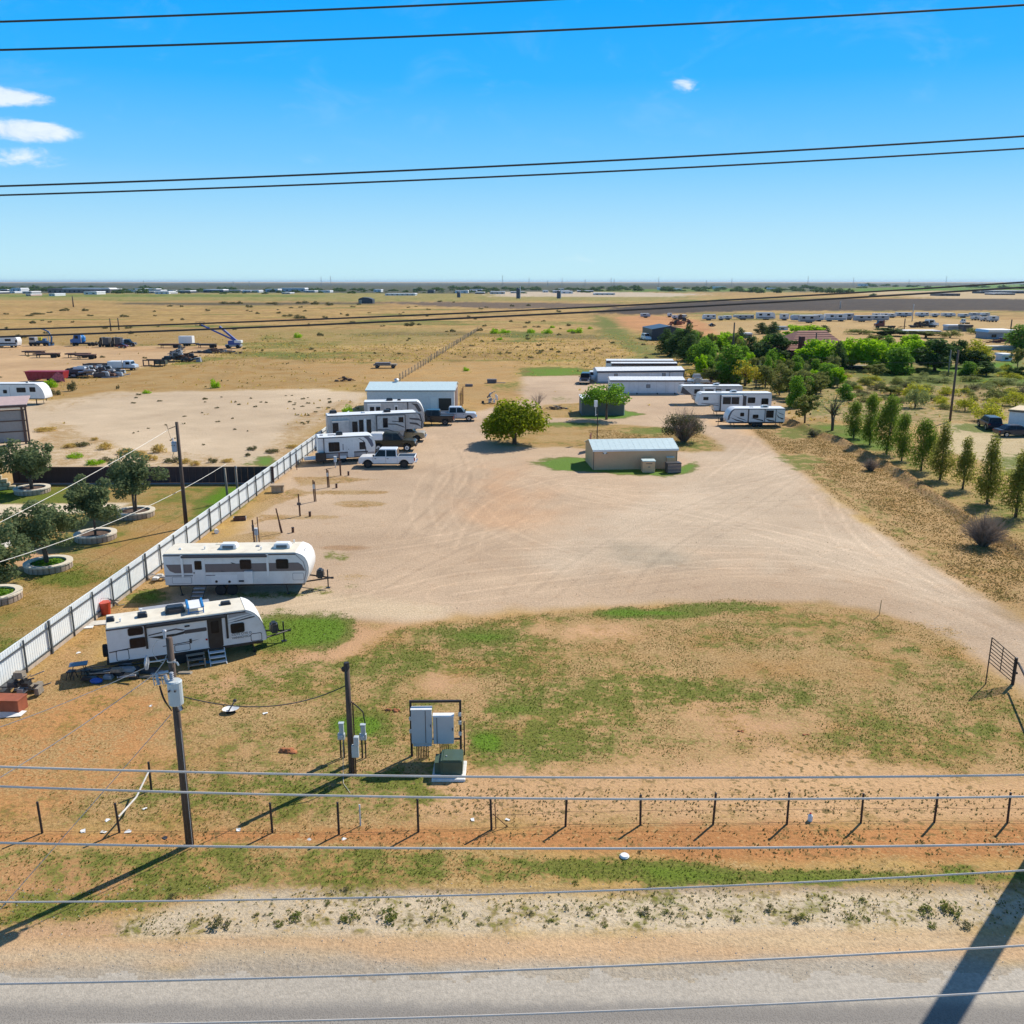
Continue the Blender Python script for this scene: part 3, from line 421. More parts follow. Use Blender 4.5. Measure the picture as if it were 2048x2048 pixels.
c = g.mix(g.m('MULTIPLY', g.smooth(yy, ROADY1 - 1.9, ROADY1 - .1), .5), c, (.36, .33, .28)); sh = g.m('ADD', g.m('ADD', g.m('MULTIPLY', g.noise(pos, 4.5, 5.0, .65), .55), g.m('MULTIPLY', g.noise(pos, .22, 5.0, .6), .36)), g.m('ADD', g.m('MULTIPLY', g.noise(pos, 9.0, 5.0, .75), .85), .12))
c = g.mix(ed, c, g.mix(1.0, g.n('ShaderNodeCombineColor', {0: sh, 1: sh, 2: sh}).outputs[0], (.40, .355, .29), 'MULTIPLY'))
g.n('ShaderNodeOutputMaterial', {0: g.n('ShaderNodeBsdfPrincipled', {'Base Color': c, 'Roughness': .85, 'Specular IOR Level': .3, 'Normal': g.n('ShaderNodeBump', {'Strength': .35, 'Distance': .02, 'Height': agg}).outputs[0]}).outputs[0]})
isyard = np.zeros(N); iy = np.nonzero((py > 40) & (py < 190))[0]; isyard[iy] = np.clip(-sd_poly(px[iy], py[iy], W(YARD)) / 2, 0, 1)
soilA = np.concatenate([soil, np.ones((N, 1))], 1).astype(np.float32); vegA = np.stack([dry, grn, tuf, isyard], 1).clip(0, 1.2).astype(np.float32)
allco = np.stack([px, py, gz], 1).astype(np.float32)
for i, nm in enumerate(REGN):
    q = quad[reg == i]
    if not len(q): continue
    used, inv = np.unique(q.ravel(), return_inverse=True); co = allco[used]
    me = bpy.data.meshes.new(nm); me.vertices.add(len(used)); me.vertices.foreach_set('co', co.ravel())
    me.loops.add(q.size); me.loops.foreach_set('vertex_index', inv.astype(np.int32)); me.polygons.add(len(q))
    me.polygons.foreach_set('loop_start', np.arange(0, q.size, 4, dtype=np.int32)); me.update(calc_edges=True)
    for an, A in (('soil', soilA), ('veg', vegA)):
        at = me.attributes.new(an, 'FLOAT_COLOR', 'POINT'); at.data.foreach_set('color', A[used].ravel())
    me.polygons.foreach_set('use_smooth', np.ones(len(q), bool)); me.materials.append(am if nm == 'road' else gm)
    o = link(bpy.data.objects.new(nm, me)); o['kind'] = 'structure'
def gsample(x, y):                            # vegetation amounts and height at points of the ground
    r = np.clip(np.searchsorted(ys, y) - 1, 0, NR - 2); h = hw[r]; cidx = np.clip(((x / h + 1) / 2 * (NC - 1)).round().astype(int), 0, NC - 1)
    k = r * NC + cidx; return dry[k], grn[k], tuf[k], gz[k]
# ------------------------------------------------------------------ trailers
def span(uL, vL, uR, vR, z):                  # a straight wall foot seen from (uL,vL) to (uR,vR), z above ground
    a, b = G(uL, vL, z), G(uR, vR, z); d = b - a; return a, math.atan2(d.y, d.x), d.length
def wheel(parent, x, y, r, wid=.24, rim=None, n=20):
    t = obj('wheel', MB().cyl((0, -wid / 2, 0), (0, wid / 2, 0), r, n=n), RUBBER, parent, True if False else False, .03, 2); t.location = (x, y, r)
    rm = MB(); sgn = -1 if y < 0 else 1; yy = sgn * wid / 2
    rm.cyl((0, yy - .02, 0), (0, yy + .012, 0), r * .56, n=12)
    obj('rim', rm, rim or RIM, t)
    obj('hub', MB().cyl((0, yy - .01, 0), (0, yy + sgn * .03, 0), r * .2, n=10), BLACK, t)
    return t
class Trailer:
    """local frame: x from rear (0) to nose (L), near side wall at y = 0, far wall at y = W, z above the ground; flip mirrors x so the nose points left"""
    def __init__(s, name, label, a, rz, L, H, Wd=2.45, z0=.6, nose='round', group=None, wall=None, roof=None, flip=False, cat='trailer', trim=None):
        s.L, s.H, s.W, s.z0, s.flip = L, H, Wd, z0, flip
        s.o = thing(name, label, cat, (a.x, a.y, 0), rz, group); wall = wall or WHITE
        z1 = z0 + H; X = s.X
        if nose == 'round': n = [(1 - .085 * 1, 1.0), (.955, .95), (.978, .86), (.993, .70), (1.0, .52), (.997, .36), (.985, .18), (.968, 0.0)]
        elif nose == 'slant': n = [(.87, 1.0), (.90, .965), (.925, .89), (.955, .74), (.98, .52), (.993, .30), (1.0, .10), (.995, 0.0)]
        elif nose == 'box': n = [(1.0, 1.0), (1.0, 0.0)]
        elif nose == 'fifth': n = [(.93, 1.0), (.965, .96), (.985, .86), (1.0, .62), (.998, .42), (.985, .33), (.80, .33), (.775, .0)]
        elif nose == 'fifthslope': n = [(.955, 1.0), (.975, .96), (1.0, .5), (.995, .34), (.79, .34), (.765, .0)]
        s.nose = n
        prof = [(0, z0), (0.0, z1 - .06), (.004 * L, z1)] + [(fx * L, z0 + fz * H) for fx, fz in n]
        body = MB().prism([(X(x), z) for x, z in prof], 0, Wd); s.body = obj('body', body, wall, s.o, False, .05, 2)
        rx = n[0][0] * L
        rb = MB().prism([(X(.02), z1 - .005), (X(.02), z1 + .05), (X(rx - .02), z1 + .05), (X(rx - .02), z1 - .005)], .04, Wd - .04); obj('roof', rb, roof or CREAM, s.o, False, .03, 1)
        if trim is not False: obj('roof_edge', MB().box(*sorted((X(0), X(rx))), -.02, .0, z1 - .09, z1 - .015), trim or DGREY, s.o)
        fr = MB().box(*sorted((X(.1), X(.96 * L if 'fifth' not in nose else .76 * L))), .25, Wd - .25, z0 - .16, z0 - .003); obj('chassis', fr, BLACK, s.o)
    def X(s, x): return s.L - x if s.flip else x
    def slab(s, name, fx0, fx1, fz0, fz1, m, t=.02, par=None, rr=None, label=None, off=0.0, far=False):
        x0, x1 = sorted((s.X(fx0 * s.L), s.X(fx1 * s.L))); z0, z1 = s.z0 + fz0 * s.H, s.z0 + fz1 * s.H
        y0, y1 = (-t - off, -off) if not far else (s.W + off, s.W + t + off)
        mb = MB().prism(rrect(x0, x1, z0, z1, min(rr, (x1 - x0) * .4, (z1 - z0) * .4)), y0, y1) if rr else MB().box(x0, x1, y0, y1, z0, z1)
        o = obj(name, mb, m, par or s.o)
        if label: o['label'] = label
        return o
    def poly(s, name, pts, m, t=.012, par=None, off=0.0):
        return obj(name, MB().prism([(s.X(x * s.L), s.z0 + z * s.H) for x, z in pts], -t - off, -off), m, par or s.o)
    def window(s, fx0, fx1, fz0, fz1, frame=None, rr=.1):
        f = s.slab('window', fx0, fx1, fz0, fz1, frame or BLACK, .025, rr=rr)
        e = .035 / s.L; k = .035 / s.H; s.slab('pane', fx0 + e, fx1 - e, fz0 + k, fz1 - k, GLASS, .006, par=f, rr=rr * .7, off=.026)
        if (fx1 - fx0) * s.L > .9: s.slab('sash_bar', (fx0 + fx1) / 2 - .012 / s.L, (fx0 + fx1) / 2 + .012 / s.L, fz0 + k, fz1 - k, BLACK, .012, par=f, off=.026)
        return f
    def door(s, fx0, fx1, fz0, fz1, m=None, win=True, label=None, rr=.09):
        fr = s.slab('door', fx0, fx1, fz0, fz1, m or TRIMW, .03, rr=rr, label=label)
        e = .05 / s.L; k = .05 / s.H; s.slab('door_panel', fx0 + e, fx1 - e, fz0 + k, fz1 - k, m or WHITE, .008, par=fr, rr=rr * .8, off=.031)
        if win: s.slab('door_window', fx0 + .2 * (fx1 - fx0), fx1 - .2 * (fx1 - fx0), fz0 + .56 * (fz1 - fz0), fz1 - .1 * (fz1 - fz0), GLASS, .008, par=fr, rr=.06, off=.04)
        s.slab('handle', fx0 + .08 * (fx1 - fx0), fx0 + .16 * (fx1 - fx0), fz0 + .42 * (fz1 - fz0), fz0 + .47 * (fz1 - fz0), BLACK, .03, par=fr, off=.04); return fr
    def hatch(s, fx0, fx1, fz0, fz1, m=None, edge=None):
        f = s.slab('storage_hatch', fx0, fx1, fz0, fz1, edge or DGREY, .012, rr=.08); e = .03 / s.L; k = .03 / s.H
        s.slab('hatch_panel', fx0 + e, fx1 - e, fz0 + k, fz1 - k, m or WHITE, .006, par=f, rr=.06, off=.013); return f
    def ac(s, fx, fy=.5, m=None, sz=(1.0, .72, .3)):
        x = s.X(fx * s.L); y = fy * s.W; z = s.z0 + s.H + .05
        b = MB().frus((x - sz[0] / 2, x + sz[0] / 2, y - sz[1] / 2, y + sz[1] / 2), (x - sz[0] * .42, x + sz[0] * .42, y - sz[1] * .4, y + sz[1] * .4), z, z + sz[2])
        o = obj('air_conditioner', b, m or TRIMW, s.o, False, .05, 2)
        gr = MB(); 
        for i in range(4): gr.box(x - sz[0] * .3, x + sz[0] * .3, y - sz[1] / 2 - .012, y - sz[1] * .44, z + .05 + i * .05, z + .075 + i * .05)
        obj('grille', gr, DGREY, o)
    def vent(s, fx, fy=.4, sz=(.45, .45, .16), m=None):
        x = s.X(fx * s.L); y = fy * s.W; z = s.z0 + s.H + .05
        obj('roof_vent', MB().frus((x - sz[0] / 2, x + sz[0] / 2, y - sz[1] / 2, y + sz[1] / 2), (x - sz[0] * .4, x + sz[0] * .4, y - sz[1] * .3, y + sz[1] * .4), z, z + sz[2]), m or BLACK, s.o, False, .03, 1)
    def pipe(s, fx, fy=.3):
        x = s.X(fx * s.L); y = fy * s.W; z = s.z0 + s.H + .04; obj('vent_pipe', MB().cyl((x, y, z), (x, y, z + .16), .04).cyl((x, y, z + .16), (x, y, z + .19), .07), TRIMW, s.o)
    def axles(s, fxs, r=.36):
        for f in fxs:
            wheel(s.o, s.X(f * s.L), .16, r); wheel(s.o, s.X(f * s.L), s.W - .16, r)
    def jacks(s, fxs):
        for f in fxs:
            x = s.X(f * s.L)
            for y in (.2, s.W - .2): obj('stabiliser_jack', MB().cyl((x, y, s.z0), (x + .12, y, .02), .035, n=6).box(x + .02, x + .22, y - .1, y + .1, .004, .03), BLACK, s.o)
    def tongue(s, ln=1.25, tank=BLACK):
        L, Wd = s.L, s.W; x0 = s.X(L * .955); x1 = s.X(L + ln); c = Wd / 2; z = s.z0 - .05
        t = MB(); t.tube([(x0, c - .7, z), (x1, c, z)], .055, 6).tube([(x0, c + .7, z), (x1, c, z)], .055, 6); t.cyl((x1, c, z), (s.X(L + ln + .16), c, z), .07)
        o = obj('hitch_frame', t, BLACK, s.o)
        xj = s.X(L + ln * .82); obj('jack_post', MB().cyl((xj, c, .03), (xj, c, z + .55), .04, n=8).box(xj - .13, xj + .13, c - .13, c + .13, .004, .03), BLACK, s.o)
        xt = s.X(L + ln * .42); obj('propane_tank_cover', MB().frus((xt - .24, xt + .24, c - .36, c + .36), (xt - .19, xt + .19, c - .28, c + .28), z + .06, z + .62), tank, s.o, False, .09, 3)
    def steps(s, fx, n=3, w_=.6, m=BLACK, tread=None, top=None):
        x = s.X(fx * s.L); top = s.z0 - .05 if top is None else top; rails = MB(); k = n
        for i in range(k):
            z = top - (i + .6) * (top / (k + .15)); y = -.18 - i * .24
            obj('step', MB().box(x - w_ / 2, x + w_ / 2, y - .13, y + .13, z - .02, z + .02), tread or GREY, s.o)
        for dx in (-w_ / 2 - .02, w_ / 2 + .02): obj('step_rail', MB().tube([(x + dx, 0, top), (x + dx, -.2 - k * .24, .02)], .022, 5), m, s.o)
    def arm(s, fx, fz0, fz1, m, wd=.09): s.slab('awning_arm', fx - wd / 2 / s.L, fx + wd / 2 / s.L, fz0, fz1, m, .07)
    def awning(s, fx0, fx1, m):
        z = s.z0 + s.H - .13; obj('awning_roll', MB().cyl((s.X(fx0 * s.L), -.08, z), (s.X(fx1 * s.L), -.08, z), .075, n=10), m, s.o)
    def cap(s, m, x0=.0, t=.012):               # front cap: a skin over the nose, a little proud of it
        pts = [(s.X(fx * s.L + (.015 if i else 0)), s.z0 + fz * s.H + (.056 if i == 0 else .012)) for i, (fx, fz) in enumerate(s.nose) if 1]
        mb = MB(); n = len(pts); vs = [(x, -.012, z) for x, z in pts] + [(x, s.W + .012, z) for x, z in pts]; mb.add(vs, [(i, i + 1, n + i + 1, n + i) for i in range(n - 1)]); return obj('front_cap', mb, m, s.o, True)
# nearest trailer, black trim
a, rz, L = span(219, 1327, 534.5, 1280, .62)
t = Trailer('travel_trailer', 'nearest white travel trailer with black trim and open dark door behind the transformer pole', a, rz, L, 1.80, Wd=2.1, z0=.62, nose='slant', group='travel trailers parked along the white fence', trim=DGREY)
t.cap(TRIMW)
t.window(.128, .222, .715, .945); t.window(.132, .230, .34, .64)
t.arm(.235, .28, .99, BLACK, .11); t.arm(.742, .24, .99, BLACK, .11); t.awning(.235, .742, BLACK)
t.poly('swoosh_decal', [(.25, .60), (.33, .50), (.46, .555), (.48, .585), (.605, .565), (.61, .64), (.48, .645), (.42, .60)], BLACK)
t.poly('swoosh_decal', [(.25, .67), (.42, .755), (.475, .68), (.46, .66), (.42, .715), (.25, .64)], DGREY)
t.slab('swoosh_panel', .47, .612, .555, .665, DGREY, .014, rr=.06, off=.001)
t.door(.617, .712, .02, .905, BLACK, win=False, label='open doorway of the trailer, black inside')  # solid black slab stands for the shade inside the open door
t.slab('door_leaf_window', .64, .69, .46, .82, GLASS, .01, rr=.05, off=.045)
t.window(.765, .856, .36, .66)
t.poly('front_decal', [(.75, .69), (.90, .80), (.925, .80), (.93, .77), (.80, .70)], DGREY); t.poly('front_decal', [(.75, .76), (.90, .875), (.915, .85), (.80, .765)], GREY); t.poly('front_decal', [(.755, .83), (.76, .97), (.85, .99), (.90, .90)], GREY, .008)
t.hatch(.045, .122, .03, .34, edge=BLACK); t.hatch(.892, .967, .03, .27, edge=BLACK); t.hatch(.40, .50, .05, .26)
t.poly('rear_stripe', [(.005, .33), (.13, .37), (.15, .345), (.12, .335), (.005, .30)], DGREY)
t.poly('belly_stripe', [(.33, .28), (.50, .315), (.56, .335), (.50, .29), (.33, .26)], DGREY); t.slab('speaker', .497, .512, .25, .38, BLACK, .03); t.slab('marker_lamp', .60, .612, .27, .32, REDL, .03); t.slab('porch_lamp', .475, .507, .755, .80, BLACK, .03)
t.slab('gravel_skirt', .002, .972, -.055, .02, BLACK, .014)
for k, s_ in enumerate(('CUTE CITE O', 'VANHOVICH')): text(s_, t.o, (.768 * L, -.012, .62 + 1.8 * (.285 - .10 * k)), (math.pi / 2, 0, 0), .17, DGREY)
t.vent(.03, .5, (.4, .4, .2)); t.pipe(.09, .35); t.vent(.225, .5, (.5, .5, .22)); t.ac(.43, .55, BLACK, (1.0, .75, .32)); t.vent(.76, .6, (.55, .4, .16)); t.pipe(.22, .85)
x = .555 * L; z = .62 + 1.8 + .05
obj('roof_rack_panel', MB().box(x - .42, x + .42, .45, 1.75, z + .26, z + .30), TRIMW, t.o); rk = MB()
for dx in (-.38, .34):
    rk.box(x + dx, x + dx + .1, .4, 1.8, z + .31, z + .36)
    for yy in (.42, 1.75): rk.cyl((x + dx + .05, yy, z), (x + dx + .05, yy, z + .33), .03, n=6)
rk.box(x - .4, x + .42, .5, .55, z + .04, z + .09); obj('roof_rack', rk, mat('blue_frame_paint', (.02, .17, .42), .4), t.o)
so = MB().box(.21 * L, .66 * L, t.W, t.W + .75, .75, 2.28); obj('slide_out', so, WHITE, t.o); obj('slide_out_roof', MB().box(.205 * L, .665 * L, t.W + .02, t.W + .8, 2.283, 2.33), GREY, t.o)
t.axles([.44, .53]); t.jacks([.06, .90]); t.tongue(1.25)
t.steps(.662, 3, .75, TRIMW, TRIMW)
sp = obj('spare_wheel', MB().cyl((-.28, 1.0, .95), (-.04, 1.0, .95), .33, n=18), RUBBER, t.o, False, .03, 2); obj('bumper', MB().box(-.12, -.004, .15, 1.95, .48, .6), BLACK, t.o)
NEAR = t
ws = thing('wooden_steps', 'grey wooden steps under the nearest white trailer beside its door', 'steps', tuple(a + Vector((math.cos(rz), math.sin(rz), 0)) * (.525 * L) + Vector((math.sin(rz), -math.cos(rz), 0)) * .35)[:2] + (0,), rz)
for i in range(3): obj('tread', MB().box(-.45, .45, -.2 - i * .26 + .2, .03 - i * .26 + .2, .5 - i * .17, .54 - i * .17), GWOOD, ws)
[obj('stringer', MB().prism([(x_, 0), (x_ + .06, 0), (x_ + .06, .45), (x_, .45)], -.5, .2), GWOOD, ws) for x_ in (-.43, .37)]
# second trailer, taupe band
a, rz, L = span(331, 1171, 619, 1167, .72)
t = Trailer('travel_trailer', 'long white travel trailer with a taupe band and rounded white nose', a, rz, L, 1.98, z0=.72, nose='round', group='travel trailers parked along the white fence', trim=DGREY)
t.cap(TRIMW)
t.poly('band_decal', [(.015, .68), (.195, .685), (.195, .40), (.075, .40), (.04, .47)], BROWN); t.poly('band_decal', [(.285, .685), (.93, .70), (.955, .62), (.975, .43), (.285, .415)], BROWN, .010)
t.door(.197, .28, .03, .885); t.window(.525, .605, .50, .82); t.window(.775, .862, .50, .82)
t.arm(.128, .28, .98, TRIMW, .13); t.arm(.718, .28, .98, TRIMW, .13); t.awning(.128, .718, DGREY)
t.slab('belt_line', .005, .197, .30, .325, DGREY, .014); t.slab('belt_line', .285, .35, .305, .325, DGREY, .014)
t.hatch(.05, .185, .05, .28, edge=GREY); t.hatch(.885, .965, .12, .36, edge=GREY); t.slab('utility_box', .553, .612, .05, .45, TRIMW, .16, rr=.04); t.slab('utility_panel', .32, .50, .05, .33, TRIMW, .01)
for f, z in ((.355, .11), (.445, .10)): obj('water_inlet', MB().cyl((f * L, -.03, .72 + z * 1.98), (f * L, -.005, .72 + z * 1.98), .085, n=10), BLACK, t.o)
t.slab('outlet', .51, .545, .09, .14, BLACK, .03); t.poly('feather_decal', [(.385, .45), (.40, .46), (.43, .42), (.40, .43)], DGREY, .014); t.poly('feather_decal', [(.462, .72), (.47, .73), (.505, .68), (.475, .685)], DGREY, .014)
t.ac(.425, .5, TRIMW, (1.1, .8, .32)); t.ac(.80, .5, TRIMW, (1.1, .8, .32)); t.vent(.09, .4, (.2, .2, .1), TRIMW); t.pipe(.26, .4); t.vent(.34, .85, (.7, .4, .05), CREAM); t.vent(.62, .6, (.3, .3, .08), GREY); t.pipe(.66, .3); t.pipe(.86, .9)
t.poly('nose_edge_line', [(.905, .99), (.912, .99), (.97, .72), (.985, .40), (.965, .02), (.958, .02), (.978, .40), (.962, .72)], GREY, .008)  # thin grey line following the edge of the nose
ng = MB(); 
for i, (x0, y0) in enumerate(((0, .9), (.05, 1.1), (.02, 1.3), (.08, 1.05), (.1, 1.25))): ng.box(L * .958 + x0 * .2, L * .958 + x0 * .2 + .02, y0, y0 + .16, .72 + 1.98 * (.93 - x0), .72 + 1.98 * (.96 - x0) + .05)
obj('nose_emblem', ng, GREY, t.o)
t.axles([.375, .455], .34); t.jacks([.09, .83]); t.tongue(1.15); t.steps(.24, 4, .7, BLACK)
SECOND = t
# small grey and white trailer beyond the hookup posts
a, rz, L = span(637.5, 917, 752, 911, .6)
t = Trailer('travel_trailer', 'small white and grey travel trailer with a black cargo box on its rear bumper', a, rz, L, 2.22, z0=.6, nose='round', group='travel trailers parked along the white fence', trim=DGREY, roof=TRIMW)
t.slab('band_decal', .0, .86, .20, .26, DGREY, .012); t.poly('nose_decal', [(.79, .96), (.88, .95), (.94, .78), (.965, .52), (.93, .42), (.89, .62), (.85, .82)], mat('slate_decal', (.12, .125, .17), .4), .014)
t.slab('lower_panel', .0, .97, .0, .2, GREY, .008); t.window(.18, .37, .30, .76); t.slab('window_shade', .715, .82, .34, .70, GLASS, .02, rr=.06); t.door(.51, .615, -.02, .88, win=False)
t.arm(.10, .0, .98, DGREY, .08); t.poly('arm_decal', [(.72, .9), (.80, .75), (.83, .45), (.84, .05), (.825, .05), (.81, .45), (.785, .74), (.70, .9)], DGREY, .02)
t.slab('feather_decal', .42, .44, .35, .65, GREY, .012)
t.ac(.39, .5, BLACK, (.75, .6, .35)); t.vent(.25, .5, (.8, .5, .08), GREY); t.vent(.08, .5, (.4, .3, .1), GREY)
t.axles([.42], .36); t.jacks([.06, .9]); t.tongue(1.2); t.slab('fender', .36, .48, -.06, .08, TRIMW, .05, rr=.1)
obj('cargo_rack', MB().box(-1.5, 0, .2, 2.2, .42, .5), STEEL, t.o); obj('cargo_box', MB().box(-.35, .75, -.55, -.06, .35, 1.25), BLACK, t.o, False, .05, 2)
# fifth wheel with swooshes
a, rz, L = span(657, 882, 848, 873, .75)
t = Trailer('fifth_wheel_trailer', 'large grey white fifth wheel trailer with dark swooshes and several slide-outs behind the small trailer', a, rz, L, 2.95, z0=.75, nose='fifth', wall=mat('beige_grey_gelcoat', (.50, .49, .47), .45, dirt=.15), roof=TRIMW, trim=DGREY)
t.slab('slide_out', .04, .215, .05, .80, mat('beige_grey_gelcoat', (.50, .49, .47)), .5); t.slab('slide_out', .50, .80, .30, .93, mat('beige_grey_gelcoat', (.50, .49, .47)), .35)
for f0, f1 in ((.045, .105), (.25, .305)): t.slab('window', f0, f1, .05, .74, GLASS, .02, off=.5 if f1 < .2 else 0)
t.slab('door', .32, .365, .0, .80, GLASS, .03); t.slab('door', .40, .445, .0, .80, GLASS, .03); t.slab('trim_post', .372, .392, .0, .84, TRIMW, .05); t.slab('window', .565, .615, .46, .85, GLASS, .02, off=.36); t.slab('window', .73, .78, .65, .86, GLASS, .02, off=.36)
t.slab('slide_trim', .497, .506, .28, .95, DGREY, .36); t.slab('slide_trim', .794, .803, .28, .95, DGREY, .36); t.slab('slide_trim', .497, .803, .93, .955, DGREY, .36)
for pts in ([(.51, .40), (.62, .38), (.74, .22), (.75, .12), (.72, .24), (.62, .34), (.51, .36)], [(.62, .62), (.70, .60), (.78, .48), (.79, .42), (.70, .56), (.62, .58)], [(.51, .24), (.60, .24), (.70, .1), (.60, .2), (.51, .2)], [(.66, .72), (.74, .70), (.79, .62), (.74, .67), (.66, .69)]): t.poly('swoosh_decal', pts, DGREY, .012, off=.362)
t.poly('swoosh_decal', [(.85, .80), (.95, .76), (.985, .62), (.95, .68), (.85, .74)], DGREY); t.poly('swoosh_decal', [(.85, .62), (.93, .58), (.98, .40), (.92, .5), (.85, .56)], DGREY); t.poly('nose_decal', [(.935, .97), (.965, .94), (.99, .62), (.985, .36), (.97, .36), (.975, .62), (.955, .88)], DGREY, .02)
t.cap(DGREY); t.ac(.63, .5, BLACK, (.85, .7, .3)); t.ac(.075, .8, BLACK, (.9, .7, .35)); t.vent(.38, .5, (.5, .5, .15), TRIMW)
t.axles([.44, .50, .56], .4); t.jacks([.05, .70]); obj('landing_leg', MB().box(.74 * L, .74 * L + .1, .5, .6, .02, .75).box(.74 * L, .74 * L + .1, 1.8, 1.9, .02, .75), BLACK, t.o)
# third trailer before the metal building
a, rz, L = span(729, 846, 850, 844, .7)
t = Trailer('travel_trailer', 'white travel trailer with grey lower panels parked in front of the metal building', a, rz, L, 2.75, z0=.7, nose='slant', group='travel trailers parked along the white fence', roof=TRIMW, wall=mat('beige_grey_gelcoat', (.50, .49, .47)))
t.cap(TRIMW); t.slab('slide_out', .06, .28, .25, .93, WHITE, .4); t.slab('window', .10, .17, .4, .8, GLASS, .02, off=.41); t.slab('window', .20, .27, .4, .8, GLASS, .02, off=.41); t.window(.36, .44, .4, .7); t.door(.50, .56, .05, .85); t.window(.59, .65, .35, .62); t.arm(.72, .1, .98, DGREY, .12)
t.poly('nose_decal', [(.78, .92), (.88, .90), (.95, .55), (.90, .5), (.84, .8)], DGREY); t.hatch(.75, .85, .3, .6); t.ac(.42, .5, BLACK, (.9, .7, .35)); t.vent(.58, .5, (.5, .4, .2)); t.axles([.45, .53]); t.jacks([.08, .9]); t.tongue(1.1)
# three trailers on the right, noses to the left
def right_trailer(uL, vL, uR, vR, z, label, nose, H, wall=None):
    a, rz, L = span(uL, vL, uR, vR, z)
    return Trailer('fifth_wheel_trailer' if 'fifth' in nose else 'travel_trailer', label, a, rz, L, H, z0=z, nose=nose, flip=True, roof=TRIMW, wall=wall or WHITE, group='trailers parked on the right of the yard')
t = right_trailer(1359, 799, 1484, 799, .8, 'farthest of the right hand trailers, white fifth wheel roof behind two others', 'fifthslope', 2.1, mat('beige_grey_gelcoat', (.50, .49, .47)))
for f in (.18, .34, .52, .68): t.slab('window', f, f + .09, .45, .78, GLASS, .02)
t.slab('slide_out', .44, .64, .1, .93, WHITE, .4); t.slab('window', .47, .61, .45, .8, GLASS, .02, off=.41); t.slab('band_decal', .02, .78, .28, .32, DGREY, .01); t.poly('nose_decal', [(.80, .34), (.96, .97), (.985, .5), (.9, .36)], DGREY); t.ac(.4, .5); t.axles([.42, .5]); t.jacks([.1, .72])
t = right_trailer(1395, 822, 1542, 822, .75, 'middle right hand trailer, long white fifth wheel with a big slide-out window', 'fifthslope', 2.55)
t.slab('slide_out', .40, .70, .04, .90, WHITE, .55); t.slab('window', .455, .675, .42, .82, GLASS, .02, off=.56); t.slab('sash_bar', .56, .566, .42, .82, TRIMW, .03, off=.57); t.slab('slide_trim', .397, .405, .02, .92, DGREY, .56); t.slab('slide_trim', .695, .703, .02, .92, DGREY, .56); t.window(.225, .325, .45, .78); t.window(.045, .14, .35, .72)
t.slab('window', .86, .93, .62, .80, GLASS, .02); t.slab('band_decal', .72, .95, .42, .46, GREY, .01); t.poly('swoosh_decal', [(.72, .3), (.85, .36), (.97, .44), (.85, .40), (.72, .34)], DGREY); t.slab('door', .345, .385, .05, .85, DGREY, .02); t.ac(.5, .5); t.vent(.7, .5, (.8, .6, .15), TRIMW); t.axles([.42, .49]); t.jacks([.08, .74]); t.slab('skirt_band', .03, .76, -.04, .03, DGREY, .012)
t = right_trailer(1454, 845, 1569, 845, .62, 'nearest right hand trailer, white with dark swooshes and a dark slide-out window', 'slant', 1.85)
t.cap(TRIMW); t.poly('nose_decal', [(.865, .99), (.90, .97), (.945, .80), (.985, .45), (.99, .2), (.965, .2), (.955, .45), (.92, .78)], mat('slate_nose', (.10, .11, .14), .35), .02); t.window(.26 + .45, .33 + .45, .45, .72); t.slab('window', .20, .33, .35, .88, GLASS, .03); t.window(.46, .56, .32, .58); t.slab('trim_post', .625, .645, .02, .95, DGREY, .04); t.slab('trim_post', .345, .355, .05, .95, DGREY, .05); t.slab('trim_post', .155, .165, .02, .95, DGREY, .04)
for pts in ([(.36, .06), (.44, .16), (.60, .34), (.50, .30), (.38, .18)], [(.02, .3), (.10, .4), (.15, .62), (.12, .38), (.04, .22)], [(.66, .12), (.80, .3), (.93, .62), (.84, .42), (.70, .22)], [(.17, .05), (.28, .1), (.34, .3), (.26, .2), (.18, .14)], [(.02, .55), (.1, .66), (.15, .85), (.11, .72), (.03, .6)], [(.7, .03), (.84, .12), (.96, .4), (.86, .24), (.72, .1)]): t.poly('swoosh_decal', pts, DGREY)
t.slab('lower_panel', .02, .97, -.03, .05, DGREY, .01); t.ac(.32, .5); t.vent(.55, .5, (.5, .4, .12), TRIMW); t.axles([.42, .52]); t.jacks([.08, .88]); t.tongue(1.1, BLACK)
# fifth wheel at the left edge, beyond the barn
a, rz, L = span(-40, 797, 90, 797, 1.0)
t = Trailer('fifth_wheel_trailer', 'plain white fifth wheel trailer at the left edge on the sand lot', a, rz, L, 2.3, z0=1.0, nose='slant', roof=TRIMW)
t.window(.58, .72, .42, .75); t.window(.78, .87, .45, .78); t.window(.37, .43, .35, .6); t.slab('door_seam', .47, .475, .0, .8, GREY, .01); t.ac(.7, .5, TRIMW, (.5, .4, .2)); t.axles([.4, .47], .42); t.jacks([.1, .85]); obj('landing_leg', MB().box(.84 * L, .84 * L + .12, .3, .42, .02, 1.0).box(.95 * L, .95 * L + .1, 1.2, 1.3, .5, 1.0), DSTEEL, t.o); t.cap(TRIMW)

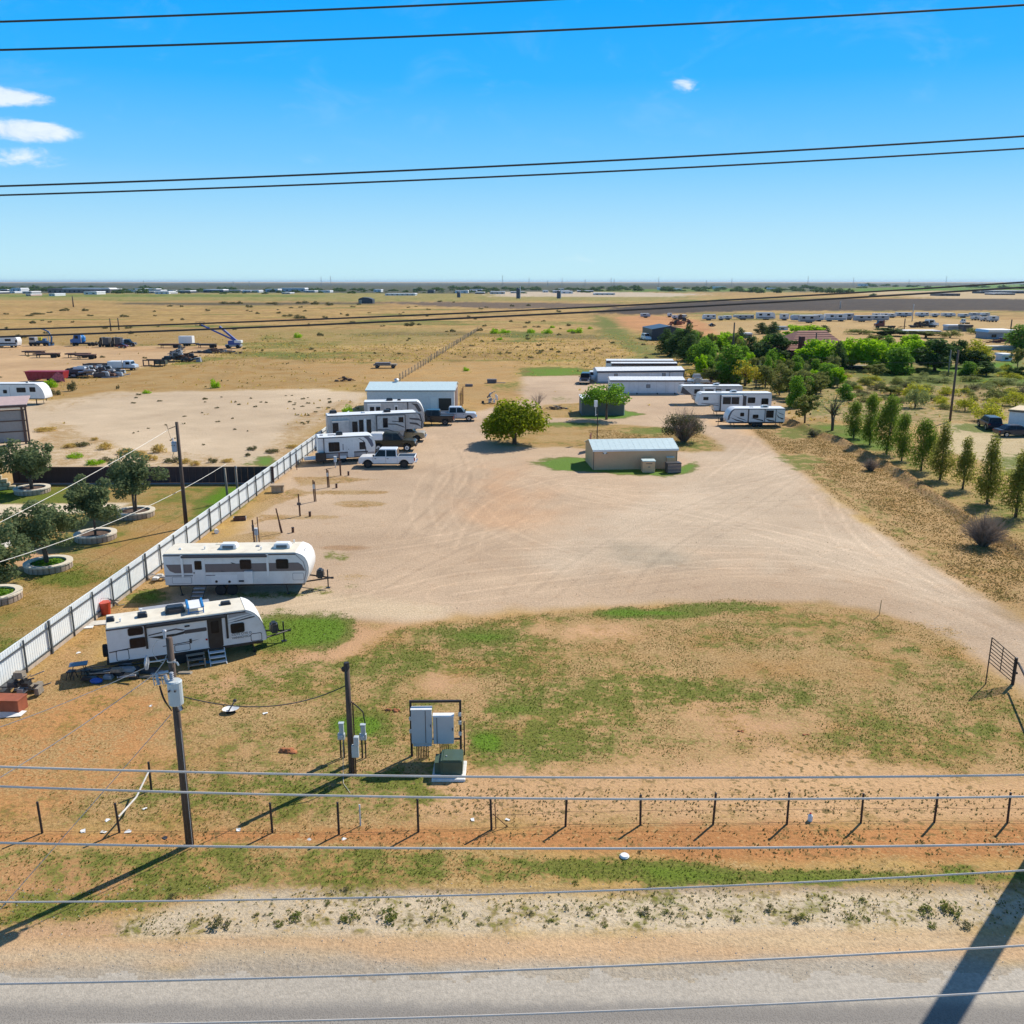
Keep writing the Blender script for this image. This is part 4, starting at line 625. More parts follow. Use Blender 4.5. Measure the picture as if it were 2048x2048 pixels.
# ------------------------------------------------------------------ pickups and cars (local x = forward, origin on the ground at mid length)
def paint(name, c, r=.28): return mat('paint_' + name, c, r, .0, var=.03, dirt=.0, coat=.12)
def pickup(name, label, loc, rz, paintm, L=5.8, Wd=1.95, z=1.98, bedm=None, cap=None, wr=.40, group=None, lift=0.0, rim=None, lower=None, fend=None):
    o = thing(name, label, 'pickup truck', loc, rz, group); h = L / 2; q = Wd / 2; b = .48 + lift; zt = 1.18 + lift
    fz = z + lift
    # hood and doors: outline with the wheel arches cut out of it
    def arch(xc, r=.52, n=7): return [(xc + r * math.cos(math.pi * i / n), wr + .02 + lift * .6 + r * math.sin(math.pi * i / n) * .92) for i in range(n + 1)]
    xf, xr = h - .95, -h + 1.15
    prof = [(h - .05, b)] + [(p if p[1] > b else (p[0], b)) for p in arch(xf)] + [(p if p[1] > b else (p[0], b)) for p in arch(xr)] + [(-h + .05, b + .08), (-h, zt - .05), (-h, zt)]
    bd = MB().prism(prof + [(h * .36, zt + .02), (h * .62, zt), (h - .16, zt - .03), (h, zt - .15), (h + .02, b + .25)], -q, q)
    body = obj('body', bd, paintm, o, False, .05, 3)
    cx0, cx1 = -h * .38, h * .44; cm = (cx0 + cx1) / 2                # cab
    cab = MB().frus((cx0, cx1 + .12, -q + .05, q - .05), (cx0 + .07, cx1 - .55, -q + .20, q - .20), zt - .01, fz); obj('cab', cab, paintm, o, False, .06, 3)
    def sideq(x0, x1, sg, nm, inset=.07):
        zz0, zz1 = zt + .06, fz - .09; f = lambda zq: (zq - zt) / (fz - zt); yw = lambda zq: sg * ((q - .05) - .15 * f(zq) + .012)
        xa, xb = x0, x1; sh = lambda xq, zq: xq
        mb = MB(); th = .012 * sg
        lo = [(x0[0], yw(zz0), zz0), (x1[0], yw(zz0), zz0), (x1[1], yw(zz1), zz1), (x0[1], yw(zz1), zz1)]; hi = [(p[0], p[1] - th * 3, p[2]) for p in lo]
        mb.add(lo + hi, [(0, 1, 2, 3), (7, 6, 5, 4), (0, 4, 5, 1), (1, 5, 6, 2), (2, 6, 7, 3), (3, 7, 4, 0)]); obj(nm, mb, GLASS, o)
    for sg in (-1, 1):
        sideq((cx0 + .14, cx0 + .19), (cm - .05, cm - .05), sg, 'side_window'); sideq((cm + .04, cm + .04), (cx1 - .03, cx1 - .50), sg, 'side_window')
    def endq(x0, x1, nm, s):
        zz0, zz1 = zt + .05, fz - .07; f = (zz0 - zt) / (fz - zt); k = (zz1 - zt) / (fz - zt)
        p0 = x0 + (x1 - x0) * f + .012 * s; p1 = x0 + (x1 - x0) * k + .012 * s; y0 = q - .14 - .15 * f; y1 = q - .14 - .15 * k
        mb = MB().add([(p0, -y0, zz0), (p0, y0, zz0), (p1, y1, zz1), (p1, -y1, zz1), (p0 - .03 * s, -y0, zz0), (p0 - .03 * s, y0, zz0), (p1 - .03 * s, y1, zz1), (p1 - .03 * s, -y1, zz1)], [(0, 1, 2, 3), (7, 6, 5, 4), (0, 4, 5, 1), (1, 5, 6, 2), (2, 6, 7, 3), (3, 7, 4, 0)]); obj(nm, mb, GLASS, o)
    endq(cx1 + .12, cx1 - .55, 'windscreen', 1); endq(cx0, cx0 + .07, 'rear_window', -1)
    if cap: obj('bed_cap', MB().frus((-h + .02, cx0 - .02, -q + .03, q - .03), (-h + .2, cx0 - .02, -q + .2, q - .2), zt + .003, fz - .04), cap, o, False, .06, 2)
    else:
        obj('bed_liner', MB().box(-h + .07, cx0 - .03, -q + .13, q - .13, zt - .42, zt + .012), BLACK, o)
        rl = MB().box(-h, cx0, -q, -q + .12, zt + .003, zt + .05).box(-h, cx0, q - .12, q, zt + .003, zt + .05).box(-h, -h + .07, -q + .12, q - .12, zt + .003, zt + .05); obj('bed_rail', rl, paintm, o, False, .02, 1)
    dl = MB()
    for sg in (-1, 1):
        for xq in (cx0 + .02, cm, cx1 + .14): dl.box(xq - .008, xq + .008, sg * q - .004, sg * q + .004, b + .06, zt - .01)
        dl.box(cm - .3, cm - .1, sg * q - .006, sg * q + .02, zt - .2, zt - .15).box(cx1 - .22, cx1 - .02, sg * q - .006, sg * q + .02, zt - .2, zt - .15)
    obj('door_seam', dl, BLACK, o)
    for sg in (-1, 1): obj('side_mirror', MB().box(cx1 - .02, cx1 + .14, sg * (q + .02), sg * (q + .22), zt + .08, zt + .28), BLACK, o, False, .03, 1)
    if lower is not None: obj('rocker_panel', MB().box(xr + .55, xf - .55, -q - .012, q + .012, b + .02, b + .2), lower, o)
    obj('front_bumper', MB().box(h - .02, h + .14, -q + .02, q - .02, b - .03, b + .2), CHROME if lower is None else BLACK, o, False, .04, 2); obj('rear_bumper', MB().box(-h - .16, -h - .005, -q + .04, q - .04, b + .02, b + .2), CHROME, o, False, .03, 2)
    obj('grille', MB().box(h - .01, h + .035, -q + .42, q - .42, b + .24, zt - .2), BLACK, o)
    for sg in (-1, 1):
        obj('headlight', MB().box(h - .14, h + .03, sg * (q - .4), sg * (q - .02), zt - .38, zt - .2), LAMP, o, False, .03, 1)
        obj('tail_light', MB().box(-h - .02, -h + .1, sg * (q - .17), sg * (q + .008), zt - .42, zt - .06), REDL, o, False, .02, 1)
        for xw in (xf, xr): wheel(o, xw, sg * (q - .13), wr, .27, rim)
    obj('chassis', MB().box(-h + .3, h - .3, -q + .3, q - .3, b - .14, b + .05), BLACK, o); return o
def car(name, label, loc, rz, pm, L=4.7, Wd=1.85, z=1.48, kind='sedan', cat='car', group=None):
    o = thing(name, label, cat, loc, rz, group); h = L / 2; q = Wd / 2; b = .30; zt = .92 if kind != 'suv' else 1.05; wr = .34 if kind != 'suv' else .38
    if kind == 'suv': z = max(z, 1.75)
    if kind == 'van': zt, z = 1.25, max(z, 2.0)
    xf, xr = h - .9, -h + .9
    def arch(xc, r, n=7): return [(xc + r * math.cos(math.pi * i / n), max(b, wr + .01 + r * math.sin(math.pi * i / n))) for i in range(n + 1)]
    prof = [(h - .04, b)] + arch(xf, wr + .09) + arch(xr, wr + .09) + [(-h + .05, b), (-h, b + .3), (-h + .02, zt), (h * .45, zt + .03), (h * .8, zt - .08), (h - .03, zt - .26), (h, b + .2)]
    obj('body', MB().prism(prof, -q, q), pm, o, False, .07, 3)
    r0, r1 = (-h + .04, h * .5) if kind != 'sedan' else (-h + .55, h * .48); t0, t1 = (r0 + .25, r1 - .75) if kind != 'sedan' else (r0 + .75, r1 - .8)
    obj('cabin', MB().frus((r0, r1, -q + .06, q - .06), (t0, t1, -q + .24, q - .24), zt - .01, z), pm, o, False, .07, 3)
    fr = lambda k: ((r0 + (t0 - r0) * k), (r1 + (t1 - r1) * k), (q - .06 - .18 * k))
    a0, a1, ay = fr(.12); c0, c1, cy = fr(.86)
    for sg in (-1, 1):
        for (f0, f1) in ((.08, .33), (.36, .63), (.66, .92)) if kind != 'sedan' else ((.10, .5), (.53, .92)):
            A = [(a0 + (a1 - a0) * f0, sg * (ay + .014), zt + .12 * (z - zt)), (a0 + (a1 - a0) * f1, sg * (ay + .014), zt + .12 * (z - zt)), (c0 + (c1 - c0) * f1, sg * (cy + .014), zt + .86 * (z - zt)), (c0 + (c1 - c0) * f0, sg * (cy + .014), zt + .86 * (z - zt))]
            obj('side_window', MB().add(A + [(p[0], p[1] - sg * .03, p[2]) for p in A], [(0, 1, 2, 3), (7, 6, 5, 4), (0, 4, 5, 1), (1, 5, 6, 2), (2, 6, 7, 3), (3, 7, 4, 0)]), GLASS, o)
        for xw in (xf, xr): wheel(o, xw, sg * (q - .11), wr, .22)
        obj('headlight', MB().box(h - .2, h + .005, sg * (q - .4), sg * (q - .05), zt - .32, zt - .2), LAMP, o, False, .02, 1); obj('tail_light', MB().box(-h - .01, -h + .12, sg * (q - .3), sg * (q - .03), zt - .25, zt - .1), REDL, o, False, .02, 1)
    for nm, s, p0, p1 in (('windscreen', 1, a1, c1), ('rear_window', -1, a0, c0)):
        A = [(p0 + .014 * s, -ay + .08, zt + .12 * (z - zt)), (p0 + .014 * s, ay - .08, zt + .12 * (z - zt)), (p1 + .014 * s, cy - .06, zt + .86 * (z - zt)), (p1 + .014 * s, -cy + .06, zt + .86 * (z - zt))]
        obj(nm, MB().add(A + [(p[0] - .03 * s, p[1], p[2]) for p in A], [(0, 1, 2, 3), (7, 6, 5, 4), (0, 4, 5, 1), (1, 5, 6, 2), (2, 6, 7, 3), (3, 7, 4, 0)]), GLASS, o)
    return o
PWHITE = paint('white', (.78, .78, .77)); PBLACK = paint('black', (.012, .013, .018)); PSILV = paint('silver', (.55, .57, .60)); PNAVY = paint('navy', (.012, .018, .04)); POLIVE = paint('dark_green', (.022, .024, .012)); PTAN = paint('tan', (.42, .33, .19)); PGREY = paint('grey', (.12, .125, .14)); PRED = paint('red', (.30, .02, .02)); PMAR = paint('maroon', (.12, .012, .02)); PBLUE = paint('blue', (.02, .12, .35))
def at(u, v, z=0): return tuple(G(u, v, z))
p = G(774, 936); pickup('pickup_truck', 'white crew cab pickup with black wheels parked nose left by the small trailer', (p.x, p.y + .9, 0), math.pi, PWHITE, 5.9, rim=BLACK, wr=.42)
p = G(784, 903); pickup('pickup_truck', 'old dark green pickup with a white camper shell beside the small trailer', (p.x, p.y + .9, 0), 0, POLIVE, 5.4, cap=PWHITE, wr=.43, lift=.12, lower=BLACK, rim=TRIMW)
p = G(864, 851); pickup('pickup_truck', 'black pickup with its bed toward the silver truck', (p.x, p.y + .9, 0), math.pi, PBLACK, 5.9, wr=.43, lift=.1, rim=DGREY)
p = G(912, 843); pickup('pickup_truck', 'silver pickup parked nose right in front of the metal building', (p.x, p.y + 1, 0), 0, PSILV, 5.5)
p = G(829, 885); pickup('pickup_truck', 'tan pickup nose showing under the big fifth wheel', (p.x - 1.1, p.y + 1.2, 0), 0, PTAN, 4.6, rim=BLACK)
p = G(1166, 769); pickup('pickup_truck', 'dark blue pickup facing the yard beside the mobile homes', (p.x + .6, p.y + 2.3, 0), math.radians(-98), PNAVY, 5.8, wr=.43, cap=PNAVY)
p = G(1187, 762); car('parked_car', 'white car behind the dark blue pickup', (p.x, p.y + 1.5, 0), math.radians(-95), PWHITE, kind='suv')
p = G(2028, 875); car('parked_car', 'dark blue sedan by the small white shed on the right edge', (p.x + .6, p.y + 1, 0), 0, PNAVY, 4.8)
p = G(1995, 862); car('parked_van', 'dark van half hidden behind the dark blue sedan', (p.x, p.y + 2.2, 0), math.radians(80), PNAVY, 4.8, kind='suv', cat='van')
# ------------------------------------------------------------------ buildings
CORR = mat('white_sheet_metal', (.70, .72, .74), .4, .1, var=.05, dirt=.12)
ROOFM = mat('pale_metal_roof', (.56, .68, .68), .4, .0, var=.05, dirt=.1)
def building(name, label, cat, uL, vL, uR, vR, depth, hw_, ridge, wallm, roofm, seams=0, over=.15, trim=None, gable=True, z=0.0):
    a, rz, L = span(uL, vL, uR, vR, z); o = thing(name, label, cat, (a.x, a.y, 0), rz); D = depth
    if gable:
        pr = MB(); P = [(0, z), (D, z), (D, hw_), (D / 2, ridge), (0, hw_)]
        vs = [(0, y, zz) for y, zz in P] + [(L, y, zz) for y, zz in P]; pr.add(vs, [(0, 1, 2, 3, 4), (9, 8, 7, 6, 5)] + [(i, 5 + i, 5 + (i + 1) % 5, (i + 1) % 5) for i in (0, 1, 4)]); obj('wall', pr, wallm, o)
        sl = (ridge - hw_) / (D / 2); e = over
        for s_, nm in ((0, 'roof'), (1, 'roof')):
            ya, yb = (-e, D / 2) if s_ == 0 else (D + e, D / 2); za = hw_ - e * sl; t = .06
            mb = MB().add([(-e, ya, za + .003), (L + e, ya, za + .003), (L + e, yb, ridge + .003), (-e, yb, ridge + .003), (-e, ya, za + t), (L + e, ya, za + t), (L + e, yb, ridge + t), (-e, yb, ridge + t)], [(3, 2, 1, 0), (4, 5, 6, 7), (0, 1, 5, 4), (1, 2, 6, 5), (2, 3, 7, 6), (3, 0, 4, 7)])
            r = obj(nm, mb, roofm, o)
            if seams and s_ == 0:
                sm = MB()
                for i in range(seams + 1):
                    x = -e + (L + 2 * e) * i / seams; sm.add([(x - .02, ya, za + t), (x + .02, ya, za + t), (x + .02, yb, ridge + t), (x - .02, yb, ridge + t), (x - .02, ya, za + t + .012), (x + .02, ya, za + t + .012), (x + .02, yb, ridge + t + .012), (x - .02, yb, ridge + t + .012)], [(4, 5, 6, 7), (0, 1, 5, 4), (1, 2, 6, 5), (2, 3, 7, 6), (3, 0, 4, 7)])
                obj('roof_seam', sm, roofm, r)
    else:
        obj('wall', MB().box(0, L, 0, D, z, hw_), wallm, o); obj('roof', MB().box(-over, L + over, -over, D + over, hw_ + .003, hw_ + .12), roofm, o, False, .02, 1)
    if trim: obj('fascia', MB().box(-over, L + over, -over - .03, -over, hw_ - .16, hw_ + .0), trim, o)
    return o, L
def ribs(o, L, z0, z1, n, m, y=-.02, nm='wall_rib'):
    mb = MB()
    for i in range(n): x = L * (i + .5) / n; mb.box(x - .03, x + .03, y, 0.0, z0, z1)
    obj(nm, mb, m, o)
o, L = building('metal_building', 'large white sheet metal building with a pale gable roof', 'metal building', 735, 823, 909, 823, 9.0, 3.2, 3.95, CORR, ROOFM, 20, .2, mat('blue_grey_trim', (.25, .3, .36), .4))
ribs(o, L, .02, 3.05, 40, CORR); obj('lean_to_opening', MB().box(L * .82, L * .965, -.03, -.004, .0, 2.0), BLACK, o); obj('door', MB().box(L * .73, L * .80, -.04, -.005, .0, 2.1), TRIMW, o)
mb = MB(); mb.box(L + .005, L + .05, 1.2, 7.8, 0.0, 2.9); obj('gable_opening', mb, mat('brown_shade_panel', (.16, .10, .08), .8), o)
mb = MB()
for y in (.4, 3.0, 6.0, 8.6): mb.box(L + .8, L + .9, y, y + .1, 0, 2.8)
obj('awning_post', mb, RUST, o)
obj('ridge_ventilator', MB().cyl((L * .3, 4.5, 3.95), (L * .3, 4.5, 4.3), .3, n=12).cyl((L * .3, 4.5, 4.3), (L * .3, 4.5, 4.5), .42, .2, 12), STEEL, o)
TANW = mat('tan_siding', (.70, .42, .235), .7, var=.05, dirt=.15, sc=1.0)
o, L = building('tan_building', 'long tan sheet metal laundry building with a pale blue roof in the yard', 'building', 1186.5, 940, 1353, 937, 5.0, 2.1, 2.75, TANW, ROOFM, 14, .12, TRIMW)
ribs(o, L, .02, 2.0, 34, TANW, -.015); TAN_O, TAN_L = o, L
ob = obj('wall_emblem', MB().ell((L * .135, -.02, 1.78), (.22, .02, .12), 14, 6), TRIMW, o); obj('emblem_mark', MB().ell((L * .135 - .17, -.035, 1.74), (.09, .015, .05), 10, 5).ell((L * .135 + .17, -.035, 1.74), (.09, .015, .05), 10, 5), DGREY, ob)
obj('corner_trim', MB().box(-.02, .05, -.03, -.003, 0, 1.98).box(L - .05, L + .02, -.03, -.003, 0, 1.98), mat('brown_trim', (.14, .1, .075), .6), o)
def shedbox(name, label, cat, u0, v0, u1, dep, h, wm, lid, group=None):
    a, rz, L = span(u0, v0, u1, v0, 0); o = thing(name, label, cat, (a.x, a.y, 0), rz); obj('body', MB().box(0, L, 0, dep, 0, h), wm, o, False, .02, 1); obj('lid', MB().box(-.06, L + .06, -.06, dep + .06, h + .003, h + .1), lid, o, False, .03, 1); return o, L
o, L = shedbox('well_house', 'small tan box house with a pale blue lid against the tan building', 'box house', 1285, 945.5, 1310, 1.1, 1.15, TANW, ROOFM); obj('vent_slot', MB().box(L * .25, L * .75, -.02, -.003, .92, .98), DGREY, o); obj('label_plate', MB().box(L * .42, L * .6, -.015, -.003, .55, .65), BROWN, o)
o, L = shedbox('well_house', 'tan box with a pale blue lid behind the dark slatted bin', 'box house', 1333, 938, 1347, 1.0, 1.2, TANW, ROOFM)
a, rz, L = span(1335, 947, 1362, 946, 0); o = thing('trash_bin', 'dark slatted dumpster with a black lid at the right end of the tan building', 'dumpster', (a.x, a.y, 0), rz)
for i in range(5): obj('slat', MB().box(0, L, -.03, 0, .08 + i * .18, .23 + i * .18), BROWN if i % 2 else mat('faded_brown', (.30, .22, .17), .8), o)
obj('body', MB().box(.01, L - .01, .003, .9, .02, 1.0), DGREY, o); obj('lid', MB().box(-.02, L + .02, -.05, .95, 1.003, 1.06), BLACK, o)
p = G(1179, 917); o = thing('wooden_chair', 'red brown wooden porch chair at the left end of the tan building', 'chair', (p.x, p.y, 0), .3)
RW = mat('red_brown_wood', (.16, .05, .03), .6); obj('seat', MB().box(-.3, .3, -.3, .3, .4, .46), RW, o); obj('backrest', MB().box(.24, .3, -.3, .3, .463, 1.1), RW, o)
for x_, y_ in ((-.27, -.27), (-.27, .27), (.27, -.27), (.27, .27)): obj('leg', MB().box(x_ - .03, x_ + .03, y_ - .03, y_ + .03, 0, .4), RW, o)
p = G(1182, 905); o = thing('porch_screen', 'dark red porch screen standing by the left end of the tan building', 'screen', (p.x, p.y + 1.0, 0), 1.4)
for i in range(6): obj('board', MB().box(-1.0 + i * .33, -.7 + i * .33, -.03, .03, 0, 2.0), RW, o)
# mobile homes
MHW = mat('mobile_home_siding', (.66, .67, .68), .5, var=.05, dirt=.2, sc=.8); MAROON = mat('maroon_fascia', (.055, .022, .025), .5); SLATE = mat('slate_fascia', (.05, .06, .085), .5)
def mobile(label, uL, vL, uR, vR, dep, h, rise, fas, wins, fh=.3):
    o, L = building('mobile_home', label, 'mobile home', uL, vL, uR, vR, dep, h, h + rise, MHW, mat('white_roof', (.78, .79, .78), .4, dirt=.1), 0, .18, None)
    o['group'] = 'mobile homes at the back of the yard'
    obj('fascia', MB().box(-.2, L + .2, -.215, -.185, h - fh, h - .02), fas, o); obj('skirting', MB().box(.01, L - .01, -.02, -.003, .0, .28), mat('grey_skirting', (.30, .3, .31), .7), o)
    for f in wins: w_ = obj('window', MB().box(L * f, L * f + .7, -.05, -.004, 1.15, 1.75), SLATE, o); obj('pane', MB().box(L * f + .07, L * f + .63, -.058, -.052, 1.21, 1.69), mat('window_grey', (.22, .23, .24), .15), w_)
    sm = MB()
    for i in range(1, 8): sm.box(L * i / 8 - .012, L * i / 8 + .012, -.012, -.003, .3, h - fh)
    obj('siding_seam', sm, GREY, o); return o, L
mobile('farthest mobile home, maroon edge and cream roof just showing', 1214, 741, 1345, 741, 3.0, 2.15, .2, MAROON, [], .5)
mobile('second farthest mobile home with a maroon edge under a white roof', 1224, 746.5, 1352, 746.5, 2.6, 2.1, .15, MAROON, [], .5)
o, L = mobile('long white mobile home with a dark slate edge and two small windows', 1195, 766, 1366, 764, 4.5, 2.3, .5, SLATE, [.19, .75], .34); obj('vent_stack', MB().box(L * .83, L * .84, -.1, -.01, 1.0, 2.0), GREY, o); obj('end_cap', MB().box(L + .185, L + .2, -.1, 4.6, .5, 2.2), SLATE, o)
o, L = mobile('nearest white mobile home with one square window in its blank wall', 1221, 789, 1367, 789, 4.5, 2.48, .36, SLATE, [.485], .22)
for f in (.36, .64, .88): obj('anchor_foot', MB().box(L * f - .1, L * f + .1, -.06, -.004, .02, .3), BLACK, o)
obj('unit_number', MB().box(L * .93, L * .965, -.02, -.004, 1.85, 1.95), GREY, o)
# grey shed under the tree
o, L = building('grey_shed', 'grey green storage shed with a flat pale roof under a small tree', 'shed', 1163, 831, 1248, 831, 5.0, 2.35, 2.5, mat('grey_green_siding', (.13, .15, .14), .7, var=.06), TRIMW, 0, .08, None, False); ribs(o, L, .02, 2.3, 30, mat('grey_green_siding', (.13, .15, .14)), -.02)
obj('corner_post', MB().box(L - .03, L + .05, -.04, .06, 0, 2.35), TRIMW, o)
# small white shed, right edge
o, L = building('white_shed', 'small white shed with a flat brown edged roof at the right edge', 'shed', 2014, 862, 2075, 868, 5, 2.75, 2.9, CORR, mat('tan_roof', (.5, .38, .22), .7), 0, .15, mat('brown_trim', (.14, .1, .075)), False); obj('door', MB().box(L * .55, L * .75, -.03, -.004, 0, 2.1), SLATE, o)
# dark metal barn beyond the trees
o, L = building('dark_barn', 'dark blue grey metal barn with a shallow roof beyond the trees', 'barn', 1291, 680, 1300, 680, 22, 5.2, 5.2, SLATE, SLATE, 0, .1, None, False) if False else (None, 0)
a = G(1306, 681); o = thing('dark_barn', 'dark slate coloured metal barn with a shallow gable beyond the trees', 'barn', (a.x, a.y, 0), .06)
DW = mat('dark_barn_sheet', (.035, .042, .058), .5, .1, var=.08); mpp = MPP(681); LW = 74 * mpp
pr = MB().prism([(-2.5 * mpp, 0), (LW, 0), (LW, 20 * mpp), (LW * .46, 28 * mpp), (-2.5 * mpp, 22 * mpp)], 0, 16); obj('wall', pr, DW, o); rf = MB().add([(-.6, -.4, 22 * mpp + .05), (LW * .46, -.4, 28 * mpp + .1), (LW + .6, -.4, 20 * mpp + .05), (LW + .6, 16.4, 20 * mpp + .05), (LW * .46, 16.4, 28 * mpp + .1), (-.6, 16.4, 22 * mpp + .05)], [(0, 1, 4, 5), (1, 2, 3, 4)]); obj('roof', rf, mat('dark_roof_sheet', (.05, .058, .075), .4, .2), o)
mb = MB(); 
for i in range(22): mb.box(LW * i / 22, LW * i / 22 + .12, -.05, 0, .05, 18 * mpp)
obj('wall_rib', mb, DW, o)
p = G(1292, 680); car('parked_van', 'white van parked at the left corner of the dark barn', (p.x, p.y, 0), math.radians(-80), PWHITE, 5.4, 2.0, 2.2, 'van', 'van')
# red roofed house
a = G(1578, 729); o = thing('red_roof_house', 'large house with a red brown hip roof behind the bright trees', 'house', (a.x, a.y, 0), .12); mpp = MPP(727)
RR = mat('red_shingle_roof', (.27, .115, .085), .85, var=.12, sc=2.0); BR = mat('red_brick_wall', (.15, .035, .03), .85, var=.2, sc=3)
LW, D, hw_, rh = 120 * mpp, 16.0, 28 * mpp, 62 * mpp
obj('wall', MB().box(0, LW, 0, D, 0, hw_), BR, o); rf = MB(); e = .7; b_ = [(-e, -e, hw_), (LW + e, -e, hw_), (LW + e, D + e, hw_), (-e, D + e, hw_)]; rf.add(b_ + [(LW * .36, D * .5, rh), (LW * .86, D * .5, rh)], [(0, 1, 5, 4), (1, 2, 5), (2, 3, 4, 5), (3, 0, 4)]); R_o = obj('roof', rf, RR, o)
obj('chimney', MB().box(LW * .14, LW * .21, -1.0, .3, 0, hw_ + 3.2), BR, o)
for i in range(4): obj('window', MB().box(LW * (.3 + .16 * i), LW * (.3 + .16 * i) + 1.4, -.06, -.004, 1.0, 2.4), GLASS, o)
cr = MB()
for i in range(1, 9):
    k = i / 9; y0 = -e + (D * .5 + e) * k; z0 = hw_ + (rh - hw_) * k + .03; xa = -e + (LW * .36 + e) * k; xb = LW + e + (LW * .86 - LW - e) * k; cr.box(xa, xb, y0 - .05, y0 + .05, z0 - .02, z0 + .05)
obj('shingle_course', cr, RR, R_o)
# open sided barn at the left edge
BRW = mat('brown_steel', (.09, .05, .042), .6); a, rz, L = span(-60, 895, 62, 887, 0); o = thing('open_barn', 'brown steel framed barn with grey sheet walls at the left edge', 'barn', (a.x, a.y, 0), rz); h = 4.7
GS = mat('grey_sheet', (.33, .31, .30), .6, var=.05)
for i in range(3): obj('wall_panel', MB().box(0, L - .3, .1, .16, .35 + i * 1.28, 1.58 + i * 1.28), GS, o)
rb = MB()
for i in range(26): x = (L - .3) * i / 26; rb.box(x, x + .05, .06, .1, .35, 4.1)
obj('sheet_rib', rb, GS, o); gb = MB()
for i in range(4): gb.box(0, L - .2, -.02, .14, .22 + i * 1.28, .34 + i * 1.28)
obj('girt', gb, BRW, o)
for x_ in (L - .22, L - .62): obj('post', MB().box(x_, x_ + .2, -.15, .3, 0, h), BRW, o)
obj('roof', MB().box(-.2, L + .1, -.5, 9, h + .003, h + .12), mat('rust_pink_roof', (.48, .34, .30), .6), o); obj('gutter', MB().box(-.2, L + .1, -.62, -.505, h - .2, h + .05), BRW, o); obj('eave_panel', MB().box(0, L - .25, -.1, -.02, 4.25, 4.65), TRIMW, o)
# far left: half open metal shelter in the field
a = G(717, 607); mpp = MPP(607); o = thing('field_shelter', 'dark arched metal shelter standing alone in the far field', 'shelter', (a.x, a.y, 0), 0)
P = [(0, 0), (0, 9 * mpp), (8 * mpp, 12 * mpp), (20 * mpp, 11 * mpp), (28 * mpp, 8 * mpp), (28 * mpp, 0)]; obj('shell', MB().prism(P, 0, 14), DW, o); obj('opening', MB().box(1.5 * mpp, 7 * mpp, -.4, -.05, 0, 7 * mpp), mat('pale_inside', (.4, .33, .25)), o)
# ------------------------------------------------------------------ overhead wires (each a cable of its own)
def wire(name, label, pts, Y, rad, m, lo=-700, hi=2750):
    P = np.array(pts, float); cf = np.polyfit(P[:, 0], P[:, 1], 2 if len(P) > 2 else 1)
    ev = lambda u: np.polyval(cf, min(max(u, -250), 2300)) + np.polyval(np.polyder(cf), min(max(u, -250), 2300)) * (u - min(max(u, -250), 2300)); o = obj(name, MB().tube([AT(u, ev(u), Y) for u in [-4000, -2000] + list(np.linspace(lo, hi, 24)) + [4000, 6200]], rad, 6), m); return tag(o, label, 'power line', 'overhead power lines')
WLINES = [('topmost dark power line, leaving the top edge of the sky', [(0, 43.5), (512, 25), (1024, 2.8)], 17.6, .017, DKWIRE),
 ('second highest dark power line running across the whole upper sky', [(0, 100), (1024, 64.5), (2048, 10)], 17.2, .017, DKWIRE),
 ('upper line of the close pair crossing the pale middle sky', [(0, 372.5), (1024, 331), (2048, 272.5)], 17.8, .017, DKWIRE),
 ('lower line of the close pair crossing the pale middle sky', [(0, 390.5), (1024, 352), (2048, 297)], 17.0, .015, DKWIRE),
 ('upper of the two lines crossing the distant golden field', [(0, 659.6), (300, 650), (700, 635.8), (1200, 613.8), (1600, 591.5), (2048, 564.3)], 18.2, .016, DKWIRE),
 ('lower of the two lines crossing the distant golden field', [(0, 673.5), (300, 663.4), (700, 646.6), (1200, 623.3), (1600, 600.8), (2048, 574.8)], 17.4, .018, DKWIRE),
 ('grey cable passing in front of the green pad transformer', [(0, 1533.6), (500, 1547), (1000, 1553.6), (1500, 1555.8), (2048, 1549.7)], 9.4, .0135, ALU),
 ('grey cable crossing just at the tops of the wire fence posts', [(0, 1573), (500, 1588), (1000, 1596), (1500, 1599), (2048, 1593)], 9.6, .0135, ALU),
 ('grey cable over the red soil at the foot of the wire fence', [(0, 1686), (500, 1693.5), (1000, 1697), (1500, 1696), (2048, 1688)], 9.2, .0135, ALU),
 ('grey cable rising to the right over the white roadside gravel', [(0, 1804), (500, 1800), (1000, 1788.5), (1500, 1769), (2048, 1741)], 9.8, .0115, ALU),
 ('dark cable along the edge of the asphalt road', [(0, 1968), (1024, 1940), (1500, 1920.6), (2048, 1891)], 9.3, .013, ALU),
 ('lowest cable of all, over the asphalt road at the bottom right', [(310, 2048), (1024, 2029.5), (1500, 2010.4), (2048, 1982)], 9.7, .013, ALU)]
for lab, pts, Y, r, m in WLINES: wire('power_line', lab, pts, Y, r, m)
# the tall steel pole just outside the frame whose shadow falls across the road
o = thing('transmission_pole', 'tall steel pole at the right whose shadow crosses the road', 'utility pole', (19.72, 28.54, 0))
obj('pole', MB().cyl((0, 0, 0), (0, 0, 27), .43, .32, 20), mat('weathering_steel', (.16, .10, .075), .7), o, True); obj('base_plate', MB().cyl((0, 0, .0), (0, 0, .12), .6, n=20), CONC, o)
for z in (17.5, 22, 26): obj('cross_arm', MB().tube([(-.2, 0, z), (-2.2, -.3, z + .4)], [.1, .06], 8), DSTEEL, o)

